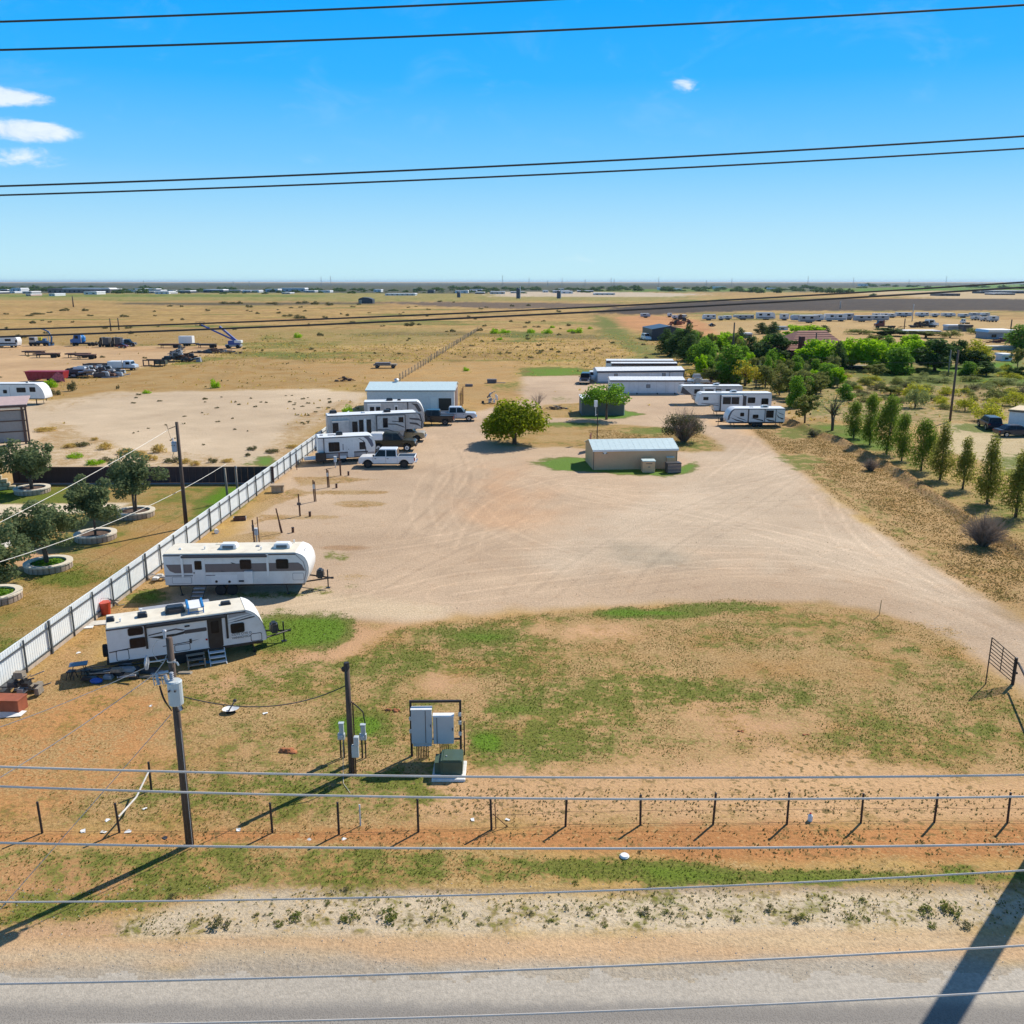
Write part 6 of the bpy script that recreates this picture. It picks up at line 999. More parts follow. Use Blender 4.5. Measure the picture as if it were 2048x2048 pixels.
def quads(name, V, n, m):
    me = bpy.data.meshes.new(name); me.vertices.add(n * 4); me.vertices.foreach_set('co', V.astype(np.float32).ravel()); me.loops.add(n * 4); me.loops.foreach_set('vertex_index', np.arange(n * 4, dtype=np.int32)); me.polygons.add(n); me.polygons.foreach_set('loop_start', np.arange(0, n * 4, 4, dtype=np.int32)); me.update(calc_edges=True); me.materials.append(m); return me
LF = {k: leafmat('leaf_' + k, tuple(1.7 * q for q in a), tuple(1.5 * q for q in b), min(.6, t + .15)) for k, a, b, t in (('oak', (.045, .066, .030), (.15, .185, .085), .35), ('mulberry', (.055, .085, .004), (.21, .24, .012), .4), ('juniper', (.04, .085, .012), (.15, .215, .025), .45), ('pine', (.075, .09, .014), (.25, .25, .05), .5), ('bright', (.075, .18, .004), (.27, .42, .012), .5), ('dark', (.022, .05, .012), (.07, .12, .028), .3), ('yellow', (.16, .19, .01), (.36, .34, .03), .4), ('olive', (.07, .09, .02), (.19, .20, .05), .3), ('autumn', (.20, .17, .01), (.36, .30, .03), .4), ('mid', (.045, .12, .008), (.15, .26, .025), .4), ('sage', (.10, .13, .04), (.24, .26, .09), .3), ('rust', (.22, .10, .03), (.36, .18, .06), .3), ('twig', (.10, .075, .06), (.20, .16, .13), .1), ('dusky', (.045, .048, .02), (.12, .12, .055), .2), ('straw', (.24, .16, .04), (.48, .36, .11), .3), ('scrub', (.055, .055, .025), (.13, .125, .05), .2))}
def clumps(kind, w, h, z0, seed, k):
    r = np.random.default_rng(seed); C, R = [], []
    for i in range(k):
        if kind == 'dome':
            a = r.random() * 6.283; q = r.random() ** .5; zz = (1 - q * q) ** .5 * r.uniform(.25, 1); c = (w / 2 * .78 * q * math.cos(a), w / 2 * .78 * q * math.sin(a), z0 + h * .12 + h * .72 * zz * (1 if r.random() > .25 else .3)); s = w * r.uniform(.12, .2); R.append((s, s, s * .75))
        elif kind in ('cone', 'column'):
            t = r.random() ** 1.15; prof = (1 - t) ** .75 * (min(1, t / .12 + .45)) if kind == 'cone' else (min(1, t / .18 + .4)) * (1 - t ** 3) ** .6; a = r.random() * 6.283; q = r.random() ** .5
            rr = w / 2 * prof * .78 * q; c = (rr * math.cos(a), rr * math.sin(a), z0 + h * (.04 + .92 * t)); s = w * (.13 + .10 * prof) * r.uniform(.75, 1.2); R.append((s, s, s * 1.25))
        else:
            d = r.normal(size=3); d /= np.linalg.norm(d); q = r.random() ** .45; c = (d[0] * w / 2 * .84 * q, d[1] * w / 2 * .84 * q, z0 + h / 2 + d[2] * h / 2 * .84 * q); s = w * r.uniform(.07, .18); R.append((s, s, s * .8))
        C.append(c)
    return C, R
def trunk_mesh(h, r, C, seed, forks=5, stems=1, spread=.25):
    rr = random.Random(seed); mb = MB()
    for s in range(stems):
        ox, oy = (rr.uniform(-spread, spread), rr.uniform(-spread, spread)) if stems > 1 else (0, 0)
        mb.tube([(ox * .4, oy * .4, -.1), (ox * .7 + rr.uniform(-.04, .04), oy * .7, h * .5), (ox * 1.3, oy * 1.3, h)], [r * 1.25, r, r * .75], 8)
        for i in range(forks):
            c = Vector(C[rr.randrange(len(C))]); b = Vector((ox * 1.3, oy * 1.3, h * rr.uniform(.75, 1))); md = b.lerp(c, .5) + Vector((0, 0, .1)); mb.tube([b, md, c], [r * .55, r * .35, r * .12], 5)
    return mb
PROTO = {}
def tree_proto(key, kind, w, h, z0, leaf, n, size, seed, trunk_r=.12, forks=5, stems=1, k=26, thin=1.0, bark=None, cname='crown'):
    C, R = clumps(kind, w, h, z0, seed, k); lm = leaf_mesh(cname, C, R, n, size, seed + 1, LF[leaf], thin=thin); PROTO[key] = (lm, C, z0, trunk_r, forks, stems, seed, bark or BARK); return key
TR = {}
def tree(name, label, loc, key, scale=1.0, rz=0.0, cat='tree', group=None, sc3=None):
    lm, C, z0, tr_, fk, st, seed, bk = PROTO[key]; o = thing(name, label, cat, loc, rz, group); o.scale = sc3 or (scale,) * 3
    c = link(bpy.data.objects.new('crown' if cat == 'tree' else 'foliage', lm), o)
    if key not in TR: t = obj('trunk', trunk_mesh(z0 + .25 * (max(p[2] for p in C) - z0), tr_, C, seed, fk, st), bk, o, True); TR[key] = t.data
    else: link(bpy.data.objects.new('trunk', TR[key]), o)
    return o
def fit(u, v, vt, wpx, H, Wd):                # scale for a prototype of height H, width Wd seen from foot v to top vt, wpx wide
    p = G(u, v); h = AT(u, vt, p.y).z; mp = math.hypot(p.y, CAM_H) * math.cos(math.atan((v - 1024) / FPX)) / FPX; return p, (wpx * mp / Wd, wpx * mp / Wd, h / H)
# planter trees on the lawn
PL = mat('limestone_cap', (.66, .58, .45), .8, var=.1); PS = mat('planter_stone', (.40, .31, .23), .85, var=.25, sc=3); SOILM = mat('planter_soil', (.10, .06, .04), .95, var=.3, sc=4); PGR = mat('planter_green', (.06, .13, .03), .9, var=.4, sc=5)
for i in range(5): tree_proto('oak%d' % i, 'round', (4.7, 5.0, 4.4, 5.3, 4.8)[i], (3.5, 3.7, 3.6, 3.5, 3.5)[i], (.85, 1.0, .9, .9, .9)[i], 'oak', 6500, .2, 100 + i, .075, 5, (2, 3, 1, 4, 2)[i], 30)
DB = mat('dark_bark', (.055, .042, .034), .9, var=.3)
tp = [((65, 985), 33, 'first', 'dark green oak at the back left in a ring planter near the barn', 4.1), ((271, 1032), 37, '', 'dark green oak in a stone ring planter beside the tall dark pole', 4.4), ((192, 1078), 39, '', 'single stemmed dark oak in the middle ring planter with bare soil', 4.5), ((98, 1137), 44, '', 'wide multi stemmed oak in the ring planter with green ground cover', 4.2), ((-8, 1200), 48, '', 'oak partly cut off by the left edge in the nearest ring planter', 4.0), ((-28, 985), 30, '', 'oak crown poking in at the left edge below the barn', 4.0)]
for i, ((u, v), rp, _, lab, H) in enumerate(tp):
    p = G(u, v); mp = math.hypot(p.y, CAM_H) * math.cos(math.atan((v - 1024) / FPX)) / FPX; R0 = rp * mp
    if i < 5:
        o = thing('stone_planter', ('ring planter of stone around the back left oak', 'ring planter of stone with bare soil beside the tall dark pole', 'middle ring planter of stone around the single stemmed oak', 'ring planter of stone filled with green ground cover', 'nearest ring planter of stone cut off by the left edge')[i], 'planter', (p.x, p.y, 0), 0, 'stone ring planters on the lawn'); nst = 26
        bl = MB(); a0 = math.pi / nst * .94
        vs = []
        for rr, zz in ((R0 - .3, 0), (R0, 0), (R0, .42), (R0 - .3, .42)): vs += [(rr * math.cos(-a0), rr * math.sin(-a0), zz), (rr * math.cos(a0), rr * math.sin(a0), zz)]
        bl.add(vs, [(0, 2, 4, 6), (7, 5, 3, 1), (0, 1, 3, 2), (2, 3, 5, 4), (4, 5, 7, 6), (6, 7, 1, 0)]); s0 = obj('stone', bl, PS, o, False, .03, 1)
        cp = MB(); vs = []
        for rr, zz in ((R0 - .36, .423), (R0 + .05, .423), (R0 + .05, .52), (R0 - .36, .52)): vs += [(rr * math.cos(-a0), rr * math.sin(-a0), zz), (rr * math.cos(a0), rr * math.sin(a0), zz)]
        cp.add(vs, [(0, 2, 4, 6), (7, 5, 3, 1), (0, 1, 3, 2), (2, 3, 5, 4), (4, 5, 7, 6), (6, 7, 1, 0)]); c0 = obj('cap_stone', cp, PL, o)
        for j in range(1, nst):
            q = link(bpy.data.objects.new('stone', s0.data), o); q.rotation_euler = (0, 0, 2 * math.pi * j / nst); q.scale = (random.uniform(.985, 1.02),) * 2 + (1,)
            q = link(bpy.data.objects.new('cap_stone', c0.data), o); q.rotation_euler = (0, 0, 2 * math.pi * j / nst)
        obj('soil', MB().cyl((0, 0, .0), (0, 0, .36), R0 - .32, n=28), SOILM if i not in (3, 4) else PGR, o)
        if i in (3, 4): 
            g_ = link(bpy.data.objects.new('ground_cover', leaf_mesh('ground_cover', [(0, 0, .4)], [(R0 - .4, R0 - .4, .14)], 700, .16, 300 + i, LF['mid'], up=1.0, shell=.1)), o); g_['kind'] = 'stuff'
    tree('oak_tree', lab, (p.x, p.y, .3 if i < 5 else 0), 'oak%d' % (i % 5), (1.12, 1.1, 1.08, 1.05, 1.05, 1.1)[i], i * 1.3, group='oaks in the stone planters')
# the round tree in the yard, and the trees and bush near it
tree_proto('mulb', 'dome', 8.6, 4.3, 1.35, 'mulberry', 9000, .36, 40, .24, 9, 1, 70); p = G(1029, 888)
tree('mulberry_tree', 'broad round topped green tree in the middle of the yard', (p.x, p.y, 0), 'mulb', sc3=(.98, .98, 1.0))
tree_proto('shedtree', 'dome', 7.2, 3.2, 2.6, 'mid', 3600, .34, 43, .16, 8, 1, 36); p = G(1212, 838); tree('small_tree', 'spreading dark green tree in front of the grey shed', (p.x, p.y - .6, 0), 'shedtree', sc3=(.95, .95, .92))
def twig_mesh(w, h, n, seed, lean=1.0, thick=.02, base=.25):
    r = np.random.default_rng(seed); V = []
    for i in range(n):
        a = r.random() * 6.283; q = r.random() ** .6; tx_, ty_, tz_ = w / 2 * q * math.cos(a), w / 2 * q * math.sin(a), h * (1 - .45 * q * q) * r.uniform(.55, 1.0); p0 = np.array([base * q * math.cos(a), base * q * math.sin(a), 0]); pm_ = np.array([tx_ * .45, ty_ * .45, tz_ * .55]); p2 = np.array([tx_, ty_, tz_]); t = thick * r.uniform(.6, 1.3)
        sd = np.cross(p2 - p0, r.normal(size=3)); sd /= np.linalg.norm(sd)
        V += [p0 - sd * t, p0 + sd * t, pm_ + sd * t * .7, pm_ - sd * t * .7, pm_ - sd * t * .7, pm_ + sd * t * .7, p2 + sd * t * .25, p2 - sd * t * .25]
        for j in range(4):
            f = r.uniform(.3, .95); b0 = p0 + (p2 - p0) * f if f > .5 else pm_; e = b0 + r.normal(size=3) * w * .10 + np.array([0, 0, h * .06]); e[2] = abs(e[2])
            V += [b0 - sd * t * .4, b0 + sd * t * .4, e + sd * t * .2, e - sd * t * .2]
    V = np.array(V); return quads('twigs', V, len(V) // 4, LF['twig'])
def bush(name, label, u, v, vt, wpx, leaf, n, seed, size=.12, nt=160, group=None, cat='bush', kind='dome'):
    p = G(u, v); h = AT(u, vt, p.y).z; mp = math.hypot(p.y, CAM_H) * math.cos(math.atan((v - 1024) / FPX)) / FPX; w_ = wpx * mp
    o = thing(name, label, cat, (p.x, p.y, 0), 0, group); link(bpy.data.objects.new('twigs', twig_mesh(w_, h, nt, seed, thick=.022 * max(1, w_ / 4))), o)
    if n: C, R = clumps(kind, w_, h * .8, h * .2, seed, 18); link(bpy.data.objects.new('foliage', leaf_mesh('foliage', C, R, n, size, seed + 5, LF[leaf], shell=.3)), o)
    return o
bush('twiggy_bush', 'large dusky twiggy bush right of the tan building', 1368, 884, 808, 92, 'dusky', 2600, 51, .2, 320)
bush('bare_sapling', 'bare leafless sapling behind the round tree', 1076, 808, 780, 46, 'twig', 0, 52, .1, 60, cat='tree')
bush('dead_bush', 'big grey dead bush at the lower right by the last row tree', 1966, 1092, 1022, 99, 'twig', 0, 53, .1, 520); bush('dead_bush', 'smaller grey dead bush in the middle of the right margin strip', 1741, 941, 914, 40, 'twig', 0, 54, .1, 240); bush('dark_shrub', 'low dark shrub on the bank by the yellow bare tree', 1626, 873, 859, 24, 'dusky', 500, 55, .14, 80)
# row of conifers down the right margin
CON = [(1707, 877, 804, 43, 'jun', 'dense dark juniper, farthest of the row beside the right margin'), (1739, 890, 788, 40, 'jun', 'tall narrow juniper second from the far end of the row'), (1773, 908, 793, 52, 'jun2', 'widest dense juniper, third from the far end of the row'), (1803, 922, 828, 40, 'jun', 'dense juniper fourth from the far end of the row'), (1842, 941, 840, 50, 'jun2', 'leafy juniper in the middle of the row with its trunk showing'), (1880, 960, 846, 58, 'pin', 'first of the open branched pines, left of the pole line'), (1925, 978, 876, 54, 'pin2', 'open branched pine third from the right edge'), (1974, 1008, 875, 68, 'pin', 'tall pointed pine second from the right edge'), (2031, 1034, 905, 78, 'pin2', 'nearest pine of the row, cut by the right edge'), (2110, 1070, 920, 84, 'pin', 'pine just beyond the right edge')]
tree_proto('jun', 'column', 2.9, 4.7, .35, 'juniper', 6500, .2, 60, .1, 3, 1, 46, .6); tree_proto('jun2', 'column', 3.2, 4.7, .4, 'juniper', 7000, .21, 64, .1, 4, 1, 46, .6)
tree_proto('pin', 'cone', 3.0, 4.5, .6, 'pine', 5200, .21, 70, .1, 8, 1, 60, .55); tree_proto('pin2', 'cone', 3.0, 4.5, .6, 'pine', 5000, .21, 74, .1, 8, 1, 54, .55)
for i, (u, v, vt, wp, key, lab) in enumerate(CON):
    p, s3 = fit(u, v, vt, wp, 5.05, 2.9); tree('conifer_tree', lab, (p.x, p.y, 0), key, sc3=s3, rz=i * 2.1, group='conifers planted along the right margin')
# woodland behind: (foot u, foot v, top v, width px, prototype, label)
tree_proto('bright1', 'round', 6.6, 6.2, .7, 'bright', 4600, .42, 80, .16, 6, 1, 40); tree_proto('bright2', 'dome', 6.6, 6.3, .6, 'bright', 4600, .42, 82, .16, 6, 1, 40); tree_proto('darkr', 'round', 6.4, 6.2, .5, 'dark', 4200, .42, 84, .2, 6, 1, 36); tree_proto('darkc', 'column', 3.8, 6.5, .2, 'dark', 3600, .36, 86, .15, 4, 1, 36, .7); tree_proto('mid1', 'column', 5, 6.4, .4, 'mid', 3600, .4, 88, .15, 5, 1, 34); tree_proto('olive1', 'round', 5, 5.2, 1.4, 'olive', 2600, .34, 90, .1, 8, 2, 26); tree_proto('yel', 'dome', 5.5, 5.6, 1.4, 'yellow', 2000, .36, 92, .14, 6, 1, 30); tree_proto('aut', 'round', 5, 5.6, 1.2, 'autumn', 900, .3, 94, .1, 9, 3, 24); tree_proto('slim', 'column', 3.0, 6.0, .6, 'olive', 2200, .26, 96, .07, 6, 2, 24); tree_proto('bare', 'round', 5, 4.6, 1.5, 'sage', 450, .22, 98, .1, 16, 3, 26); tree_proto('sageb', 'dome', 4, 2.0, .3, 'sage', 1500, .2, 120, .05, 7, 4, 22); tree_proto('oliveb', 'dome', 4, 2.1, .25, 'olive', 1600, .2, 122, .05, 7, 4, 22); tree_proto('greenb', 'dome', 4, 2.2, .2, 'yellow', 1500, .2, 124, .05, 7, 4, 22); tree_proto('duskb', 'dome', 4, 1.9, .1, 'scrub', 1200, .2, 126, .05, 6, 4, 20)
PH = dict(bright1=7, bright2=7, darkr=6.8, darkc=6.9, mid1=6.9, olive1=6.6, yel=7, aut=6.8, slim=6.9, bare=6.2, sageb=2.3, oliveb=2.3, greenb=2.4, duskb=2.1); PW = dict(bright1=6.2, bright2=6.2, darkr=6.2, darkc=3.5, mid1=4.7, olive1=5.2, yel=5.7, aut=5.2, slim=2.6, bare=5.2, sageb=4.2, oliveb=4.2, greenb=4.2, duskb=4.2)
WOODS = [(1332, 707, 657, 27, 'darkc', 'dark conifer standing just right of the slate barn'), (1356, 712, 660, 44, 'darkc', 'broad dark conifer second from the slate barn'), (1377, 712, 648, 26, 'darkc', 'tall dark conifer third from the slate barn'), (1379, 722, 668, 40, 'darkc', 'dark conifer in front of the tall one near the slate barn'), (1395, 728, 688, 36, 'mid1', 'mid green tree right above the mobile home roofs'), (1414, 738, 680, 44, 'mid1', 'darker green tree leaning over the mobile homes'), (1433, 702, 664, 56, 'bright1', 'bright green tree behind the dark conifers'), (1459, 765, 690, 50, 'mid1', 'tall mid green tree left of the autumn coloured one'), (1478, 700, 655, 20, 'darkc', 'slim dark conifer beside the dark pole'), (1500, 725, 672, 40, 'darkc', 'dark conifer left of the huge dark tree'), (1524, 668, 645, 24, 'darkc', 'left one of two conifers above the huge dark tree'), (1546, 672, 643, 22, 'darkc', 'right one of two conifers above the huge dark tree'), (1548, 729, 664, 74, 'darkr', 'huge dark leafy tree left of the red roof'), (1602, 692, 644, 66, 'bright1', 'bright green tree behind the red roof'), (1620, 690, 646, 40, 'yel', 'yellow green tree behind the red roof'), (1646, 668, 650, 22, 'darkc', 'small dark conifer peeking over the red roof'), (1636, 738, 670, 74, 'bright2', 'bright tree hiding the left half of the red roofed house'), (1676, 742, 682, 24, 'darkc', 'dark slim conifer right of the red roofed house'), (1703, 738, 668, 52, 'bright1', 'bright green tree just right of the slim dark conifer'), (1738, 740, 669, 58, 'bright2', 'bright green tree fourth from the right in the bright row'), (1775, 740, 677, 48, 'bright1', 'bright green tree third from the right in the bright row'), (1822, 738, 671, 56, 'bright2', 'bright green tree beside the dark rounded oak'), (1796, 748, 695, 50, 'mid1', 'green tree in front of the bright row'), (1869, 742, 675, 76, 'darkr', 'dark rounded oak at the right end of the bright row'), (1911, 735, 678, 40, 'darkr', 'dark tree behind the tall right hand pole'), (1952, 736, 673, 50, 'yel', 'yellow topped tree right of the tall pole'), (1951, 738, 700, 46, 'darkr', 'dark lower crown under the yellow topped tree'), (2040, 700, 650, 48, 'mid1', 'green tree at the right edge behind the grey shed'), (1934, 750, 723, 30, 'mid1', 'small dark tree at the foot of the yellow topped tree'), (1972, 752, 722, 34, 'darkr', 'small dark tree right of the yellow topped tree'), (2020, 752, 734, 18, 'darkr', 'tiny dark tree near the right edge'), (2038, 755, 732, 26, 'darkr', 'small dark tree cut by the right edge'), (2035, 738, 690, 30, 'olive1', 'thin olive tree near the white box trailer on the right'), (1780, 672, 655, 60, 'darkr', 'low dark trees behind the bright row'), (1850, 676, 660, 60, 'olive1', 'olive trees behind the bright row'), (1900, 676, 655, 40, 'oliveb', 'round olive bush beyond the rounded oak'), (1950, 668, 653, 32, 'oliveb', 'round pale olive bush by the grey shed'), (1720, 668, 655, 56, 'oliveb', 'pale olive scrub above the red roof'),
 (1490, 772, 715, 46, 'aut', 'yellow autumn tree behind the right hand trailers'), (1512, 775, 730, 36, 'aut', 'smaller yellow autumn tree right of the first'), (1530, 775, 728, 26, 'slim', 'slim olive tree behind the middle right trailer'), (1560, 716 + 75, 722, 30, 'slim', 'slim olive tree at the end of the middle right trailer'), (1578, 795, 730, 34, 'olive1', 'loose olive tree right of the middle trailer'), (1600, 800, 736, 36, 'slim', 'slim twisted tree near the leaning trunk'), (1590, 815, 752, 30, 'mid1', 'dark green slim tree right of the nearest right hand trailer'), (1630, 790, 738, 44, 'olive1', 'olive willow behind the leaning trunk'), (1655, 765, 728, 44, 'mid1', 'mid green tree left of the scrub field'), (1610, 846, 782, 46, 'olive1', 'leaning tree with two thin trunks by the dirt bank'), (1665, 861, 772, 62, 'bare', 'yellow half bare tree at the head of the conifer row'), (1690, 800, 768, 28, 'mid1', 'narrow green tree behind the yellow half bare tree'), (1520, 742, 730, 26, 'bright1', 'small round bright green tree below the huge dark tree'), (1383, 752, 738, 40, 'aut', 'rust coloured shrubs behind the mobile homes'), (1397, 765, 742, 36, 'olive1', 'olive bush behind the right end of the mobile homes'), (1421, 768, 732, 40, 'olive1', 'grey green tree behind the right hand trailers'), (1372, 722, 700, 50, 'sageb', 'pale sage bush in front of the dark conifers'), (1752, 757, 724, 46, 'olive1', 'olive tree in front of the bright row'), (1780, 790, 770, 40, 'olive1', 'olive thicket behind the conifer row'), (1830, 815, 762, 44, 'sageb', 'pale sage thicket behind the third conifer')]
for i, (u, v, vt, wp, key, lab) in enumerate(WOODS):
    p, s3 = fit(u, v, vt, wp * 1.28, PH[key], PW[key]); tree('tree' if not key.endswith('b') else 'shrub', lab, (p.x, p.y, 0), key, sc3=s3, rz=i * 1.7, cat='tree' if not key.endswith('b') else 'shrub', group='trees beyond the yard')
rf = random.Random(77)
def inpoly(u, v, P): return sum(((P[i][1] > v) != (P[i - 1][1] > v)) and u < (P[i - 1][0] - P[i][0]) * (v - P[i][1]) / (P[i - 1][1] - P[i][1] + 1e-9) + P[i][0] for i in range(len(P))) % 2
FILL = [([(1380, 700), (1560, 715), (1680, 745), (1680, 800), (1600, 800), (1550, 775), (1400, 768)], 80, (18, 36), (20, 52), ('olive1', 'mid1', 'sageb', 'slim', 'olive1', 'mid1', 'bright1', 'slim'), 'tangled growth between the trailers and the dark trees'), ([(1680, 745), (2060, 735), (2060, 830), (1990, 835), (1700, 800)], 60, (22, 46), (7, 15), ('sageb', 'oliveb', 'greenb', 'sageb', 'greenb'), 'brush on the scrubland behind the conifer row'), ([(1310, 690), (1560, 700), (1600, 735), (1400, 735)], 16, (26, 44), (24, 44), ('mid1', 'bright1', 'bright2', 'mid1'), 'thicket behind the mobile homes'), ([(1680, 700), (1960, 705), (1960, 738), (1680, 740)], 14, (34, 54), (26, 46), ('bright1', 'mid1', 'bright2', 'olive1'), 'undergrowth of the bright tree row')]
for P, n_, wr_, hr_, keys, gl_ in FILL:
    k_ = 0
    while k_ < n_:
        u, v = rf.uniform(min(q[0] for q in P), max(q[0] for q in P)), rf.uniform(min(q[1] for q in P), max(q[1] for q in P))
        if not inpoly(u, v, P): continue
        key = keys[k_ % len(keys)]; k_ += 1; p, s3 = fit(u, v, v - rf.uniform(*hr_), rf.uniform(*wr_), PH[key], PW[key]); nm_ = {'olive1': 'olive leafy', 'mid1': 'dark green', 'sageb': 'pale sage', 'slim': 'slim olive', 'aut': 'yellow brown', 'oliveb': 'olive', 'greenb': 'yellow green', 'bright1': 'bright green', 'bright2': 'bright green', 'darkc': 'very dark'}[key]
        tree('shrub' if key[-1] == 'b' else 'tree', nm_ + (' shrub' if key[-1] == 'b' else ' tree') + ' in the ' + gl_, (p.x, p.y, 0), key, sc3=s3, rz=k_ * 1.9, cat='shrub' if key[-1] == 'b' else 'tree', group=nm_ + ' growth, ' + gl_)
SHR = [(1730, 770, 750, 34, 'oliveb'), (1752, 780, 762, 40, 'duskb'), (1795, 772, 748, 30, 'oliveb'), (1830, 795, 762, 60, 'greenb'), (1850, 790, 765, 40, 'oliveb'), (1884, 812, 792, 34, 'greenb'), (1895, 790, 770, 50, 'greenb'), (1931, 822, 790, 54, 'greenb'), (1978, 843, 798, 74, 'greenb'), (1945, 780, 764, 40, 'duskb'), (1995, 800, 770, 70, 'oliveb'), (2030, 812, 778, 60, 'greenb'), (2045, 790, 768, 60, 'duskb'), (1880, 765, 750, 60, 'sageb'), (1940, 762, 748, 60, 'oliveb'), (2010, 768, 752, 70, 'sageb'), (1840, 760, 748, 50, 'sageb'), (1700, 778, 755, 40, 'sageb'), (1660, 750, 736, 50, 'oliveb'), (1725, 790, 775, 36, 'duskb'), (1810, 775, 760, 30, 'duskb')]
for i, (u, v, vt, wp, key) in enumerate(SHR):
    p, s3 = fit(u, v, vt, wp, PH[key], PW[key]); tree('shrub', {'oliveb': 'olive scrub bush on the bare ground between the pole and the bright trees', 'greenb': 'yellow green mesquite bush on the bare ground around the tall pole', 'duskb': 'dusky brown scrub bush on the bare ground right of the conifers', 'sageb': 'pale sage bush at the foot of the bright tree row'}[key], (p.x, p.y, 0), key, sc3=s3, rz=i * 2.3, cat='shrub', group={'oliveb': 'olive scrub bushes', 'greenb': 'yellow green mesquite bushes', 'duskb': 'dusky scrub bushes', 'sageb': 'pale sage bushes'}[key])
# shrubs of the left lots and of the far field
tree_proto('strawb', 'dome', 3, 1.1, .05, 'straw', 900, .18, 130, .03, 4, 3, 18); tree_proto('scrubb', 'dome', 3, 1.2, .05, 'scrub', 700, .22, 132, .04, 4, 3, 16); tree_proto('limeb', 'dome', 3, 1.1, .05, 'bright', 900, .2, 134, .03, 4, 3, 16); PH.update(strawb=1.25, scrubb=1.35, limeb=1.25); PW.update(strawb=3.1, scrubb=3.1, limeb=3.1)
LS = [(90, 862, 852, 52, 'strawb'), (140, 895, 884, 34, 'strawb'), (165, 892, 882, 40, 'scrubb'), (190, 880, 872, 18, 'strawb'), (210, 898, 880, 34, 'strawb'), (250, 908, 893, 40, 'strawb'), (280, 912, 898, 30, 'strawb'), (318, 905, 882, 34, 'strawb'), (300, 920, 905, 40, 'strawb'), (345, 924, 912, 36, 'scrubb'), (370, 926, 913, 30, 'strawb'), (390, 930, 918, 26, 'strawb'), (425, 925, 914, 22, 'scrubb'), (455, 924, 915, 30, 'strawb'), (496, 912, 904, 14, 'scrubb'), (505, 900, 890, 24, 'scrubb'), (150, 915, 905, 40, 'limeb'), (210, 922, 913, 30, 'scrubb'), (190, 928, 918, 46, 'limeb'), (110, 790, 776, 24, 'scrubb'), (100, 775, 757, 36, 'limeb'), (145, 782, 758, 22, 'scrubb'), (236, 778, 768, 8, 'scrubb'), (293, 787, 779, 20, 'limeb'), (430, 776, 756, 24, 'limeb'), (277, 790, 786, 12, 'scrubb'), (410, 799, 794, 12, 'scrubb'), (660, 806, 800, 10, 'scrubb'), (695, 828, 808, 28, 'limeb'), (625, 885, 872, 30, 'scrubb'), (932, 742, 733, 16, 'limeb'), (596, 676, 664, 22, 'limeb'), (640, 672, 664, 16, 'scrubb'), (545, 905, 896, 34, 'scrubb'), (585, 895, 886, 30, 'strawb'), (640, 870, 858, 26, 'strawb')]
for i, (u, v, vt, wp, key) in enumerate(LS):
    p, s3 = fit(u, v, vt, wp, PH[key], PW[key]); tree('shrub', {'strawb': 'straw yellow dry bush on the pale sand lot behind the board wall', 'scrubb': 'low dark scrub bush on the left hand lots', 'limeb': 'green bush on the left hand lots'}[key] if True else '', (p.x, p.y, 0), key, sc3=s3, rz=i, cat='shrub', group={'strawb': 'straw yellow bushes', 'scrubb': 'low dark bushes of the left lots', 'limeb': 'green bushes of the left lots'}[key])
r = random.Random(5); n = 0
FB = [(12, 629, 12, 4), (75, 629, 30, 5), (60, 632, 20, 4), (100, 626, 14, 4), (130, 622, 22, 7), (170, 622, 18, 6), (180, 632, 16, 4), (248, 634, 20, 6), (66, 647, 16, 7), (100, 645, 10, 4), (85, 642, 8, 3), (262, 668, 14, 7), (42, 676, 26, 9), (363, 614, 8, 5), (365, 640, 10, 5), (344, 641, 8, 4), (258, 657, 16, 6), (340, 613, 14, 4), (415, 622, 12, 5), (455, 608, 40, 6), (480, 608, 14, 7), (545, 608, 30, 5), (605, 607, 30, 6), (630, 609, 20, 8), (658, 611, 20, 8), (498, 615, 16, 7), (515, 628, 10, 5), (558, 627, 12, 5), (576, 633, 26, 6), (610, 623, 10, 4), (598, 637, 30, 9), (650, 636, 14, 5), (682, 629, 6, 4), (695, 632, 10, 6), (820, 652, 26, 10), (960, 662, 16, 7), (854, 633, 8, 4), (800, 629, 8, 3), (937, 634, 8, 4), (1022, 644, 10, 5), (1056, 647, 14, 6), (1050, 655, 10, 4), (1077, 655, 12, 4), (1117, 624, 12, 5), (1024, 613, 10, 5), (1057, 612, 12, 5), (880, 604, 12, 4), (815, 682, 6, 4), (990, 667, 26, 11), (1010, 666, 26, 9), (1062, 666, 22, 10), (1095, 667, 26, 11), (1155, 666, 30, 12), (1140, 664, 18, 7), (1180, 658, 12, 6), (1137, 652, 12, 6), (1105, 656, 14, 6), (905, 664, 14, 7), (1000, 680, 16, 6), (1103, 700, 10, 5), (1143, 708, 6, 4)]
FB += [(r.uniform(0, 1000), r.uniform(640, 720), r.uniform(6, 14), r.uniform(3, 5)) for _ in range(34)] + [(r.uniform(960, 1300), r.uniform(640, 720), r.uniform(6, 16), r.uniform(3, 6)) for _ in range(24)] + [(r.uniform(300, 980), r.uniform(605, 640), r.uniform(6, 12), r.uniform(2, 4)) for _ in range(20)]
FB += [(r.uniform(250, 560), r.uniform(790, 900), r.uniform(4, 12), r.uniform(2, 4)) for _ in range(26)] + [(r.uniform(560, 680), r.uniform(790, 850), r.uniform(4, 12), r.uniform(2, 4)) for _ in range(20)]
